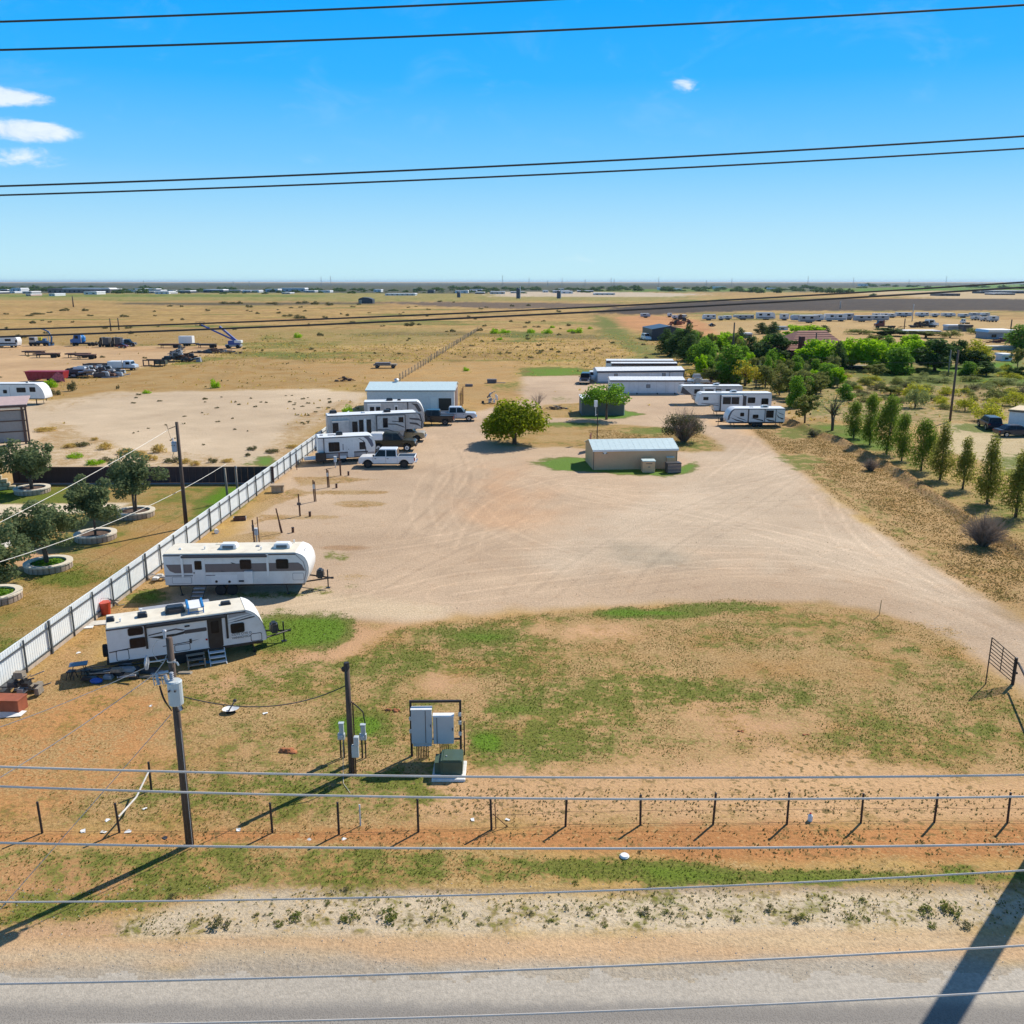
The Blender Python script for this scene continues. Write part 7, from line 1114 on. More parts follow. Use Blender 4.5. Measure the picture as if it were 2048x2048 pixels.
for i, (u, v, wp, hp) in enumerate(FB):
    key = 'limeb' if (u > 985 and v > 655 and wp > 11 and i < 62) else 'scrubb'; p, s3 = fit(u, v, v - hp, wp, PH[key], PW[key])
    tree('field_shrub', 'small dark scrub dotted over the pale sand lot' if v > 780 else 'small dark scrub dotted over the golden field' if key == 'scrubb' else 'green shrub on the far golden field', (p.x, p.y, 0), key, sc3=s3, rz=i, cat='shrub', group='scrub on the pale sand lot' if v > 780 else 'scrub on the golden field' if key == 'scrubb' else 'green shrubs on the far field')
# tufts of grass: blades in small fans, joined as ground cover
def tufts(name, n, box, h, wdt, m, pick, seed, blades=4, reg_=None):
    r = np.random.default_rng(seed); x = r.uniform(box[0], box[1], n); y = r.uniform(box[2], box[3], n); d_, g_, t_, z_ = gsample(x, y); nz = fbm(x / 1.1, y / 1.1, 91, 3); nz2 = fbm(x / 6, y / 6, 95, 3)
    ok = pick(d_, g_, t_, nz, nz2) > r.random(n); ok &= (y > ROADY1 + .3) & ((np.abs(x) < 150)); x, y, z_ = x[ok], y[ok], z_[ok]; n = len(x); k = n * blades; xi = np.repeat(x, blades); yi = np.repeat(y, blades); zi = np.repeat(z_, blades)
    s = np.repeat(.55 + .9 * r.random(n), blades); a = r.random(k) * 6.283; ln = .3 + .7 * r.random(k); hx, hy = np.cos(a), np.sin(a); w_ = wdt * s * (.6 + .6 * r.random(k)); H_ = h * s * (.5 + .6 * r.random(k)); out = h * s * ln * .8
    bx, by = xi + hx * w_ * .6, yi + hy * w_ * .6; B_ = np.stack([bx, by, zi - .01], 1); T_ = np.stack([bx + hx * out, by + hy * out, zi + H_], 1); S_ = np.stack([-hy * w_, hx * w_, np.zeros(k)], 1)
    V = np.stack([B_ - S_, B_ + S_, T_ + S_ * .35, T_ - S_ * .35], 1).reshape(-1, 3); o = link(bpy.data.objects.new(name, quads(name, V, k, m))); o['kind'] = 'stuff'; return n
c1 = tufts('green_grass', 220000, (-44, 44, 21.6, 60), .035, .013, LF['gr'] if 'gr' in LF else leafmat('leaf_grass', (.05, .085, .010), (.17, .23, .035), .4), lambda d, g, t, a, b: np.clip((g * 1.35 + a * .7 + b * .5 - .98) * 3, 0, 1), 400)
c2 = tufts('dry_grass', 200000, (-44, 44, 21.6, 58), .03, .011, leafmat('leaf_drygrass', (.17, .11, .03), (.46, .34, .13), .3), lambda d, g, t, a, b: np.clip((d + a * .8 - .75) * 1.2, 0, .8), 402)
c3 = tufts('weeds', 36000, (-40, 40, 22.4, 31), .035, .016, leafmat('leaf_weed', (.14, .12, .045), (.30, .28, .10), .3), lambda d, g, t, a, b: np.clip((t * 1.1 + a * .8 - 1.0) * 1.2, 0, .8), 404, 7)
c4 = tufts('lawn_edge_grass', 170000, (10, 46, 52, 118), .05, .03, leafmat('leaf_drygrass2', (.2, .13, .04), (.48, .35, .13), .3), lambda d, g, t, a, b: np.clip((d + t * .4 + a * .8 - .95) * 1.3, 0, .8), 406)
c5 = tufts('field_grass', 60000, (-150, 150, 122, 340), .26, .12, LF['straw'], lambda d, g, t, a, b: np.clip((t * .8 + a * .9 + b * .6 - 1.0) * 1.6, 0, .8), 410, 3)
c6 = tufts('field_weeds', 12000, (-150, 150, 122, 340), .26, .15, LF['scrub'], lambda d, g, t, a, b: np.clip((t * .7 + a * .9 + b * .8 - 1.15) * 1.6, 0, .8), 412, 3)
def stones(name, n, box, s0, m, pick, seed):
    r = np.random.default_rng(seed); x = r.uniform(box[0], box[1], n); y = r.uniform(box[2], box[3], n); d_, g_, t_, z_ = gsample(x, y); ok = pick(x, y, d_, g_, fbm(x / 5, y / 5, 33, 3)) > r.random(n); x, y, z_ = x[ok], y[ok], z_[ok]; n = len(x); s = s0 * (.4 + r.random(n) ** 3 * 2.2)
    O = np.array([(1, 0, .1), (0, 1, .1), (-1, 0, .1), (0, -1, .1), (.3, .2, .9), (-.3, .1, .8)]); F = np.array([(0, 1, 4), (1, 5, 4), (1, 2, 5), (2, 3, 5), (3, 4, 5), (3, 0, 4)]); V = np.stack([x, y, z_], 1)[:, None] + O[None] * s[:, None, None] * r.uniform(.6, 1.3, (n, 6, 1)); me = bpy.data.meshes.new(name); me.from_pydata(V.reshape(-1, 3).tolist(), [], (F[None] + np.arange(n)[:, None, None] * 6).reshape(-1, 3).tolist()); me.materials.append(m); o = link(bpy.data.objects.new(name, me)); o['kind'] = 'stuff'
stones('gravel', 16000, (-24, 34, 44, 112), .016, mat('loose_stone', (.38, .28, .19), .9, var=.4, sc=5), lambda x, y, d, g, a: np.clip((.35 - d) * 3, 0, 1) * np.clip((a - .42) * 5, 0, 1), 501)
stones('roadside_gravel', 6000, (-18, 18, 21.4, 25.4), .012, mat('pale_stone', (.5, .43, .34), .9, var=.4, sc=5), lambda x, y, d, g, a: np.clip(a * 1.2, 0, 1), 502)
# single roadside weed clumps that stand out
WD = [(690, 1780, 22), (655, 1806, 18), (340, 1778, 12), (345, 1796, 22), (1150, 1768, 22), (1436, 1714, 16), (1548, 1706, 10), (1579, 1706, 10), (1855, 1708, 12), (1280, 1706, 18), (1725, 1802, 22), (1610, 1836, 24), (1592, 1840, 26), (1700, 1835, 22), (1733, 1838, 20), (1540, 1820, 26), (1850, 1824, 40), (1900, 1822, 50), (1930, 1852, 36), (1865, 1852, 26), (780, 1832, 50), (860, 1842, 24), (975, 1838, 18), (930, 1830, 16), (1180, 1828, 18), (1240, 1822, 16), (1210, 1850, 20), (1290, 1826, 30), (1330, 1824, 20), (590, 1838, 36), (440, 1850, 50), (700, 1838, 44), (560, 1850, 24), (1060, 1830, 20), (1100, 1842, 18), (990, 1815, 16), (1020, 1822, 18), (960, 1850, 16), (1420, 1830, 20), (1470, 1838, 22)]
for k in range(60): WD.append((r.uniform(500, 1400), r.uniform(1796, 1856), r.uniform(6, 13)))
tree_proto('weed0', 'dome', 1, .4, .02, 'olive', 220, .1, 140, .01, 3, 2, 8); tree_proto('weed1', 'dome', 1, .35, .02, 'scrub', 220, .1, 142, .01, 3, 2, 8)
for i, (u, v, wp) in enumerate(WD):
    p = G(u, v); w_ = wp * .0165; tree('weed', ('green' if i % 3 else 'brown') + ' weed clump on the white roadside gravel', (p.x, p.y, 0), 'weed0' if i % 3 else 'weed1', sc3=(w_, w_ * .8, w_ * random.uniform(.6, 1.1)), rz=i, cat='weed', group=('green' if i % 3 else 'brown') + ' roadside weeds')
# ------------------------------------------------------------------ things lying about in the foreground
def small(name, label, cat, u, v, rz=0.0, group=None): return thing(name, label, cat, tuple(G(u, v)), rz, group)
BRICKR = mat('rust_red_wood', (.30, .085, .04), .7, var=.15)
o = small('wooden_box', 'rust red wooden box at the left edge by the end of the white fence', 'box', 22, 1420, -.05); obj('side', MB().box(-.75, .6, -.36, -.32, 0, .6).box(-.75, .6, .32, .36, 0, .6), BRICKR, o); obj('side', MB().box(-.75, -.71, -.317, .317, 0, .6).box(.56, .6, -.317, .317, 0, .6), BRICKR, o); obj('lid', MB().box(-.78, .63, -.39, .39, .603, .65), BRICKR, o)
o = small('sheet_offcut', 'crumpled white sheet lying before the rust red box', 'sheet', 12, 1432, .2); obj('sheet', MB().add([(-.8, -.2, .02), (.7, -.25, .05), (.8, .3, .03), (0, .4, .12), (-.8, .3, .04)], [(0, 1, 2, 3, 4)]), TRIMW, o)
def pile(name, label, cat, u, v, w_, d_, h_, n, mats_, seed, group=None):
    o = small(name, label, cat, u, v, 0, group); rr = random.Random(seed); L_ = {}
    for i in range(n):
        m = mats_[i % len(mats_)]; x, y = rr.gauss(0, .3) * w_, rr.gauss(0, .28) * d_; z = max(0, h_ * rr.random() * (1 - min(1, abs(x) / w_ * 1.6)))
        mb = L_.setdefault(m.name, (MB(), m))[0]
        if rr.random() < .45: mb.tube([(x - rr.uniform(.1, .4) * w_ * .6, y, z + .03), (x + rr.uniform(.1, .4) * w_ * .6, y + rr.uniform(-.3, .3) * d_, z + rr.uniform(0, .35) * h_ + .05)], w_ * rr.uniform(.008, .02), 5)
        else:
            sx_, sy_, sz_ = w_ * rr.uniform(.04, .13), d_ * rr.uniform(.08, .2), h_ * rr.uniform(.12, .4); mb.frus((x - sx_, x + sx_, y - sy_, y + sy_), (x - sx_ * .8, x + sx_ * .8, y - sy_ * .9, y + sy_ * .7), z, z + sz_)
    for k, (mb, m) in L_.items(): obj('scrap', mb, m, o)['kind'] = 'stuff'
    return o
pile('debris_pile', 'small heap of black and grey debris at the fence behind the rust red box', 'debris', 42, 1384, 2.0, 1.4, .8, 26, [BLACK, GREY, DGREY, GWOOD], 3)
pile('debris_pile', 'white and grey debris along the fence behind the taupe banded trailer', 'debris', 310, 1160, 1.8, 1.0, .4, 20, [TRIMW, GREY, CONC], 4)
pile('debris_pile', 'dark clutter of blocks and boards under the rear of the nearest trailer', 'debris', 235, 1352, 3.6, 1.2, .5, 30, [DGREY, GWOOD, BLACK, GREY], 6)
o = small('red_bucket', 'bright red bucket standing behind the rear corner of the nearest trailer', 'bucket', 212, 1228); RB = mat('red_plastic', (.50, .05, .02), .4); obj('bucket', MB().cyl((0, 0, 0), (0, 0, .72), .26, .32, 14), RB, o); obj('rim', MB().cyl((0, 0, .72), (0, 0, .76), .34, n=14), RB, o); obj('handle', MB().tube([(-.33, 0, .74), (-.2, .1, .95), (.2, .1, .95), (.33, 0, .74)], .015, 5), STEEL, o)
o = small('garden_tool', 'black fallen chair frame leaning by the fence near the red bucket', 'chair frame', 225, 1216, .6); obj('frame', MB().tube([(-.4, 0, .9), (.3, 0, .1), (.7, .1, .05)], .03, 5).tube([(-.3, .2, .8), (.4, .3, .05)], .03, 5).tube([(-.35, .1, .6), (.4, .1, .35)], .025, 5), BLACK, o)
o = small('floor_sheet', 'pale sheets of board on the ground behind the nearest trailer', 'board', 195, 1245, .25); obj('board', MB().box(-1.1, .9, -.5, .2, .01, .05), CONC, o); obj('board', MB().box(-1.5, -.1, -.9, -.55, .01, .05), TRIMW, o)
o = small('folding_table', 'small dark folding table with stools behind the nearest trailer', 'table', 160, 1354, .35); obj('table_top', MB().box(-.42, .42, -.28, .28, .68, .72), mat('slate_top', (.08, .10, .15), .3), o, False, .02, 1)
for x_, y_ in ((-.35, -.2), (.35, -.2), (-.35, .2), (.35, .2)): obj('leg', MB().tube([(x_ * 1.2, y_ * 1.2, 0), (x_ * .6, y_ * .8, .68)], .02, 5), BLACK, o)
for k, (u, v) in enumerate(((144, 1358), (173, 1356))): q = small('camp_stool', ('left black stool by the small dark table', 'right black stool by the small dark table')[k], 'stool', u, v, k); obj('seat', MB().box(-.18, .18, -.18, .18, .40, .44), BLACK, q); [obj('leg', MB().tube([(a_ * .2, b_ * .2, 0), (a_ * .12, b_ * .12, .4)], .018, 5), BLACK, q) for a_, b_ in ((-1, -1), (1, -1), (1, 1), (-1, 1))]
o = small('blue_bag', 'crumpled blue bag in the shadow behind the nearest trailer', 'bag', 193, 1366); obj('bag', MB().ell((0, 0, .12), (.32, .2, .14), 9, 6), mat('blue_bag', (.02, .09, .38), .6), o, False)
o = small('blue_mat', 'small bright blue mat on the ground in front of the open trailer door', 'mat', 410, 1325, .1); obj('mat', MB().box(-.3, .3, -.16, .16, .006, .03), mat('bright_blue_mat', (.03, .30, .60), .6), o)
o = small('satellite_dish', 'white satellite dish lying face up on the grass near the transformer pole', 'satellite dish', 462, 1424, .3); ds = MB(); nn = 20
vs = [(0, 0, .05)] + [(.38 * f * math.cos(2 * math.pi * i / nn), .30 * f * math.sin(2 * math.pi * i / nn), .05 + .13 * f * f) for f in (.5, 1) for i in range(nn)]
ds.add(vs, [(0, 1 + i, 1 + (i + 1) % nn) for i in range(nn)] + [(1 + i, 1 + nn + i, 1 + nn + (i + 1) % nn, 1 + (i + 1) % nn) for i in range(nn)]); obj('dish', ds, TRIMW, o, True); obj('arm', MB().tube([(-.1, -.25, .18), (.12, .05, .38), (.2, .2, .42)], .03, 6), BLACK, o); obj('receiver', MB().ell((.2, .2, .44), (.09, .06, .08), 8, 5), DGREY, o); obj('back_plate', MB().box(-.2, .2, -.15, .15, .0, .045), BLACK, o)
o = small('white_disc', 'round white lid lying on the red soil below the wire fence', 'lid', 1249, 1714); obj('lid', MB().cyl((0, 0, .0), (0, 0, .09), .15, .14, 18), TRIMW, o, False, .01, 1); obj('rim', MB().cyl((0, 0, .02), (0, 0, .05), .165, n=18), TRIMW, o)
o = small('plastic_jug', 'white plastic jug standing at the wire fence on the right', 'jug', 1620, 1641); obj('body', MB().cyl((0, 0, 0), (0, 0, .2), .09, n=10).cyl((0, 0, .2), (0, 0, .28), .09, .03, 10), TRIMW, o); obj('cap', MB().cyl((0, 0, .28), (0, 0, .31), .035, n=8), RED if 'RED' in globals() else REDL, o)
PAPER = mat('waste_paper', (.74, .74, .72), .8, var=.05)
for i, (u, v, s_, lab) in enumerate(((256, 1664, .2, 'round white plate on the sand near the second fence post'), (215, 1641, .16, 'scrap of white paper in the grass left of the pipe brace'), (166, 1663, .2, 'pale wrapper on the sand between the first two fence posts'), (207, 1665, .18, 'white wrapper just left of the second fence post'), (290, 1618, .15, 'scrap of paper right of the pipe brace'), (477, 1660, .18, 'leaf shaped white scrap left of the third fence post'), (618, 1680, .13, 'small white scrap between the third and fourth posts'), (688, 1679, .14, 'small white scrap at the foot of the fourth fence post'), (945, 1640, .16, 'white scrap left of the bent broken post'), (1015, 1640, .15, 'white scrap right of the bent broken post'), (531, 1427, .2, 'flat white scrap under the drooping cable'), (302, 1412, .16, 'small white scrap left of the transformer pole'), (330, 1676, .16, 'dark scrap on the sand left of the transformer pole foot'), (157, 1306, .2, 'white lump on the grass left of the nearest trailer'))):
    o = small('litter', lab, 'litter', u, v, i, 'litter on the ground'); obj('scrap', MB().add([(-s_ * .6, -s_ * .4, .01), (s_ * .6, -s_ * .4, .03), (s_ * .6, s_ * .3, .015), (0, s_ * .45, .05), (-s_ * .5, s_ * .3, .02)], [(0, 1, 2), (0, 2, 3), (0, 3, 4)]), PAPER if i != 12 else DGREY, o)
ES = mat('orange_earth', (.36, .13, .05), .95, var=.3, sc=6, bump=.5)
for u, v, w_, lab in ((581, 1503, .42, 'small heap of orange earth left of the service pole'), (1611, 1470, .15, 'tiny orange earth mound in the pasture on the right'), (1480, 1463, .13, 'tiny orange earth mound in the middle of the pasture'), (786, 1422, .28, 'low earth mound with a burrow left of the cabinet rack')):
    o = small('earth_mound', lab, 'earth mound', u, v); mb = MB(); rr = random.Random(u)
    for k in range(5): mb.ell((rr.uniform(-w_, w_) * .8, rr.uniform(-.3, .3) * w_, 0), (w_ * rr.uniform(.35, .6), w_ * rr.uniform(.3, .5), w_ * rr.uniform(.2, .4)), 8, 6)
    obj('soil', mb, ES, o)
# ------------------------------------------------------------------ left equipment yard
def scale_at(u, v): p = G(u, v); return p, math.hypot(p.y, CAM_H) * math.cos(math.atan((v - 1024) / FPX)) / FPX
def flatbed(label, u0, u1, v, hp=10, rz=.0, m=None, deck=None):
    p, s = scale_at(u0, v); L = (u1 - u0) * s; o = thing('flatbed_trailer', label, 'flatbed trailer', (p.x, p.y, 0), rz, 'flatbed trailers in the equipment yard'); m = m or RUST; h = 1.15
    obj('deck', MB().box(0, L, 0, 2.3, h - .18, h), deck or m, o); obj('chassis', MB().box(L * .1, L, .6, .8, h - .5, h - .183).box(L * .1, L, 1.5, 1.7, h - .5, h - .183), DSTEEL, o); obj('landing_leg', MB().box(L * .12, L * .12 + .15, .3, .45, 0, h - .2).box(L * .12, L * .12 + .15, 1.8, 1.95, 0, h - .2), DSTEEL, o)
    for f in (.78, .9): wheel(o, L * f, .15, .45, .3, DGREY, 12); wheel(o, L * f, 2.15, .45, .3, DGREY, 12)
    obj('side_rail', MB().box(0, L, -.05, -.005, h - .3, h - .1), DSTEEL, o); return o, L, h
flatbed('upper left rusty flatbed trailer lying on the sand of the equipment yard', 44, 84, 711); flatbed('longer rusty flatbed trailer just right of the upper left one', 66, 114, 716, rz=.06); flatbed('rusty flatbed trailer in the middle of the equipment yard', 130, 176, 716, rz=.08); flatbed('second rusty flatbed trailer in the middle of the equipment yard', 150, 187, 719, rz=.14)
o, L, h = flatbed('dark red flatbed trailer left of the white cargo box', 316, 358, 696); o, L, h = flatbed('dark flatbed trailer carrying nothing right of the white cargo box', 392, 430, 696, m=DSTEEL)
p, s = scale_at(358, 692); o = thing('cargo_box', 'white cargo box on wheels among the flatbed trailers', 'cargo trailer', (p.x, p.y, 0)); L = 27 * s; obj('body', MB().box(0, L, 0, 2.3, .8, .8 + 14 * s), TRIMW, o, False, .04, 1); obj('chassis', MB().box(0, L + 1.5, .4, 1.9, .5, .797), DSTEEL, o); [wheel(o, L * f, y, .4, .25, DGREY, 12) for f in (.4, .6) for y in (.1, 2.2)]
def truck(label, u0, u1, v, cabm, bodym=None, hp=18, rz=0.0, flip=False, cat='truck', tail=True):
    p, s = scale_at(u0, v); L = (u1 - u0) * s; H = hp * s; o = thing('parked_truck', label, cat, (p.x, p.y, 0), rz, 'trucks parked in the lots'); X = (lambda x: L - x) if flip else (lambda x: x); B_ = lambda x0, x1, *a: MB().box(*sorted((X(x0), X(x1))), *a)
    obj('cab', MB().prism([(X(L * a_), H * b_) for a_, b_ in ((.0, .28), (.0, .55), (.12, .62), (.17, .98), (.42, 1.0), (.44, .28))], 0, 2.3), cabm, o, False, .06, 2); obj('windscreen', MB().prism([(X(L * .128 - .03), H * .66), (X(L * .165 - .03), H * .92), (X(L * .165 - .06), H * .92), (X(L * .128 - .06), H * .66)], .2, 2.1), GLASS, o); obj('side_window', B_(L * .19, L * .33, -.02, -.003, H * .62, H * .88), GLASS, o)
    obj('chassis', B_(L * .05, L, .5, 1.8, H * .14, H * .277), DSTEEL, o)
    if bodym: obj('cargo_body', B_(L * .46, L, -.05, 2.35, H * .28, H * .95), bodym, o, False, .04, 1)
    obj('front_bumper', B_(-.12, L * .0 - .005, .1, 2.2, H * .1, H * .26), CHROME, o); obj('exhaust_stack', MB().cyl((X(L * .45), -.1, H * .3), (X(L * .45), -.1, H * 1.1), .07, n=8), CHROME, o)
    for f in (.14, .74, .9): wheel(o, X(L * f), .12, H * .15, .3, CHROME, 14); wheel(o, X(L * f), 2.18, H * .15, .3, CHROME, 14)
    return o
o = truck('blue tarp wrapped truck with a bare chassis tail in the equipment yard', 141, 192, 692, PBLUE, None, 23); TP = mat('blue_tarp', (.02, .24, .58), .6, var=.25, sc=2, bump=.6); mb = MB(); rr = random.Random(2); [mb.ell((2.4 + rr.uniform(-.8, .8), 1.15 + rr.uniform(-.5, .4), 2.3 + rr.uniform(-.7, .6)), (1.0, .9, .9), 9, 7) for _ in range(7)]; obj('tarp', mb, TP, o)
truck('leftmost of the three black trucks parked side by side', 197, 218, 694, PBLACK, DGREY, 19); truck('middle of the three black trucks parked side by side', 222, 241, 694, PBLACK, DGREY, 19); 
p, s = scale_at(257, 693); pickup('pickup_truck', 'black pickup with silver front right of the black trucks', (p.x, p.y, 0), 0, PBLACK, 30 * s, z=2.2, cap=PSILV)
p, s = scale_at(245, 696); car('parked_car', 'low dark maroon car in front of the black trucks', (p.x, p.y, 0), .05, PMAR, 21 * s)
a, rz, L = span(-30, 691, 36, 691, .6); t = Trailer('motorhome', 'white motorhome with its nose to the right at the far left edge', a, rz, L, 20 * scale_at(0, 691)[1] - .6, z0=.6, nose='round', cat='motorhome'); t.cap(TRIMW); t.slab('windscreen', .93, .985, .35, .65, GLASS, .03); t.slab('window', .62, .80, .5, .78, GLASS, .02); t.slab('band_decal', .0, .95, .12, .32, DGREY, .012); t.axles([.2, .8], .45)
p, s = scale_at(56, 692); o = thing('drilling_rig', 'blue knuckle boom crane truck with an arching arm', 'crane truck', (p.x, p.y, 0)); L = 47 * s; CB = mat('crane_blue', (.04, .12, .25), .5)
obj('chassis', MB().box(0, L, .5, 1.9, .6, 1.0), DSTEEL, o); obj('cab', MB().box(L * .05, L * .3, .2, 2.1, 1.003, 2.6), GREY, o, False, .08, 1); obj('cab_window', MB().box(L * .08, L * .27, .17, .197, 1.8, 2.4), GLASS, o); obj('yellow_tank', MB().cyl((L * .42, 1.2, 2.0), (L * .55, 1.2, 2.0), .6, n=12), mat('yellow_paint', (.55, .45, .03), .5), o)
obj('boom', MB().tube([(L * .92, 1.2, .8), (L * .97, 1.2, 2.6), (L * .86, 1.2, 4.2), (L * .62, 1.2, 5.0), (L * .34, 1.2, 5.3)], [.3, .28, .25, .2, .12], 8), CB, o); obj('hydraulic_ram', MB().tube([(L * .84, 1.0, 1.2), (L * .84, 1.0, 3.6)], .12, 6), STEEL, o); obj('engine', MB().box(L * .34, L * .8, .4, 1.9, 1.003, 1.5).box(L * .6, L * .72, .5, 1.6, 1.5, 2.2), CB, o); obj('outrigger', MB().box(L * .9, L * .94, -.4, 2.7, .05, .9), CB, o)
for f in (.12, .3, .7): wheel(o, L * f, .15, .5, .3, DGREY, 12); wheel(o, L * f, 2.2, .5, .3, DGREY, 12)
p, s = scale_at(450, 697); o = thing('boom_lift', 'blue telescopic boom lift with its arm raised to the left', 'boom lift', (p.x, p.y, 0)); LB = mat('lift_blue', (.03, .07, .30), .4); L = 31 * s
obj('chassis', MB().box(0, L, 0, 2.3, .5, 1.1), GREY, o, False, .06, 1); obj('turret', MB().box(L * .2, L * .95, .1, 2.2, 1.103, 2.2), LB, o, False, .1, 2); obj('counterweight', MB().box(L * .6, L * 1.05, .05, 2.25, 1.5, 2.3), TRIMW, o, False, .1, 2); P_ = lambda u, v: Vector(((u - 450) * s, 1.1, (697 - v) * s * 1.02))
obj('lower_boom', MB().tube([P_(476, 686), P_(440, 655)], .38, 4), LB, o); obj('upper_boom', MB().tube([P_(468, 681) + Vector((0, -.5, 0)), P_(405, 652) + Vector((0, -.5, 0))], .28, 4), LB, o); obj('jib', MB().tube([P_(420, 657), P_(400, 653)], .15, 6), DSTEEL, o)
b = obj('platform', MB().box(-8.4, -6.0, .1, 1.4, 6.6, 6.7), DSTEEL, o); b.location = P_(404, 654) - Vector((-7.0, 1.1, 6.6)); k = MB(); [k.box(x_, x_ + .08, y_, y_ + .08, 6.7, 7.8) for x_ in (-8.4, -7.2, -6.1) for y_ in (.1, 1.3)]; k.box(-8.4, -6.0, .1, .16, 7.75, 7.82).box(-8.4, -6.0, 1.34, 1.4, 7.75, 7.82); obj('guard_rail', k, DSTEEL, b)
for x_ in (L * .18, L * .82): wheel(o, x_, .1, .55, .35, TRIMW, 14); wheel(o, x_, 2.2, .55, .35, TRIMW, 14)
p, s = scale_at(51, 764); o = thing('dump_trailer', 'long dark red dump trailer with a pink tarp hanging over its right end', 'dump trailer', (p.x, p.y, 0)); L = 78 * s; H = 21 * s; RP = mat('dump_red', (.33, .012, .025), .5, dirt=.1); obj('bin', MB().prism([(0, H), (L * .07, H * .12), (L * .25, H * .12), (L * .26, H * .3), (L * .95, H * .3), (L, H)], 0, 2.4), RP, o); obj('rail', MB().box(-.1, L + .05, -.08, -.005, H - .15, H), RP, o)
rb = MB(); [rb.box(L * i / 9, L * i / 9 + .1, -.06, -.004, H * .35, H - .16) for i in range(1, 9)]; obj('side_rib', rb, RP, o); obj('tarp', MB().add([(L * .86, -.12, H + .03), (L * 1.0, -.16, H * .7), (L * 1.05, -.5, .1), (L * .62, -.45, .35)], [(0, 1, 2), (0, 2, 3)]), mat('pink_tarp', (.55, .11, .12), .6, var=.35, sc=3), o); [wheel(o, L * f, y, .45, .3, DGREY, 12) for f in (.6, .72) for y in (.2, 2.2)]
pile('scrap_row', 'long heap of dark machinery scrap right of the red dump trailer', 'scrap heap', 168, 754, 11, 3.2, 2.2, 90, [BLACK, DGREY, RUST, STEEL, GREY], 12); pile('scrap_row', 'scrap engines heaped right of the long machinery heap', 'scrap heap', 205, 748, 7, 3, 2.0, 60, [BLACK, DGREY, STEEL, GREY], 13); pile('scrap_heap', 'pointed heap of grey scrap below the boom lift', 'scrap heap', 361, 723, 7, 4, 3.0, 70, [BLACK, GREY, DGREY, RUST], 14); pile('scrap_strip', 'low strip of rusty scrap left of the boom lift wheels', 'scrap heap', 430, 706, 10, 3, 1.0, 40, [RUST, DGREY, GWOOD], 15)
p, s = scale_at(168, 743); o = thing('dark_container', 'dark open container behind the machinery scrap', 'container', (p.x, p.y, 0)); obj('side', MB().box(0, 44 * s, 0, .1, 0, 15 * s), DGREY, o); obj('side', MB().box(0, 44 * s, 2.3, 2.4, 0, 15 * s), DGREY, o); obj('end_wall', MB().box(0, .1, .103, 2.297, 0, 15 * s), DGREY, o); obj('corner_post', MB().box(-.1, .1, -.1, .0 - .003, 0, 16 * s), DSTEEL, o)
truck('white box truck with a pale blue hood beside the machinery scrap', 216, 270, 741, paint('pale_blue', (.5, .58, .68)), TRIMW, 19, 0, True)
p, s = scale_at(286, 733); o = thing('steel_frame', 'dark welded steel frame lying right of the white box truck', 'steel frame', (p.x, p.y, 0), -.1); L = 46 * s; f_ = MB(); f_.box(0, L, 0, .2, 1.3, 1.55).box(0, L, 1.8, 2.0, 1.3, 1.55).box(0, L, 0, .2, .1, .3); [f_.box(L * k, L * k + .2, 0, .2, .303, 1.297) for k in (0, .25, .5, .75, .98)]; obj('frame', f_, DSTEEL, o); obj('skid', MB().box(L * .5, L * .97, .21, 1.79, .5, 1.4), mat('olive_skid', (.07, .085, .06), .6), o)
o = small('hay_wagon', 'old dark flat wagon standing alone in the golden field', 'wagon', 771, 736); obj('deck', MB().box(-2.6, 2.6, -1, 1, .6, .95), GWOOD, o); obj('load', MB().box(-2.2, 1.2, -.9, .9, .953, 1.25), BROWN, o); [wheel(o, x_, y_, .4, .2, DGREY, 12) for x_ in (-1.8, 1.8) for y_ in (-.9, .9)]
o = small('pallet_stack', 'dark stack of pallets with a plank in the field beyond the round tree', 'pallets', 984, 766); [obj('pallet', MB().box(-.9 - .02 * i, .9, -.6, .6, .02 + i * .2, .16 + i * .2), BROWN, o) for i in range(4)]; obj('plank', MB().box(.95, 2.6, -.2, .3, .0, .12), GWOOD, o)
o = small('wood_beam', 'small dark timber lying left of the pallet stack', 'timber', 938, 773); obj('beam', MB().box(-.7, .7, -.25, .25, 0, .45), BROWN, o)
pile('white_scrap', 'small white and black heap half hidden behind the round tree', 'scrap heap', 984, 806, 2.2, 1.5, 1.8, 24, [TRIMW, BLACK, GREY], 20); pile('branch_pile', 'low brown branch pile left of the grey shed', 'branches', 1110, 818, 3.0, 1.2, .5, 26, [BARK, RUST, GWOOD], 21); pile('junk_pile', 'junk with white pieces behind the right end of the mobile homes', 'scrap heap', 1392, 772, 7, 3, 1.8, 46, [TRIMW, RUST, CONC, GREY], 22); pile('rusty_heap', 'rusty scrap left of the earth mounds by the slate barn', 'scrap heap', 1362, 652, 9, 5, 4, 40, [RUST, BRICKR, DSTEEL], 23); pile('brush_heap', 'dark brush pile in the golden field left of the metal building', 'branches', 688, 762, 3.2, 1.5, .9, 22, [RUST, BARK], 24); pile('red_scrap', 'dark red scrap along the grey shed far right', 'scrap heap', 2010, 686, 9, 3, 2, 40, [PMAR, RUST], 25)
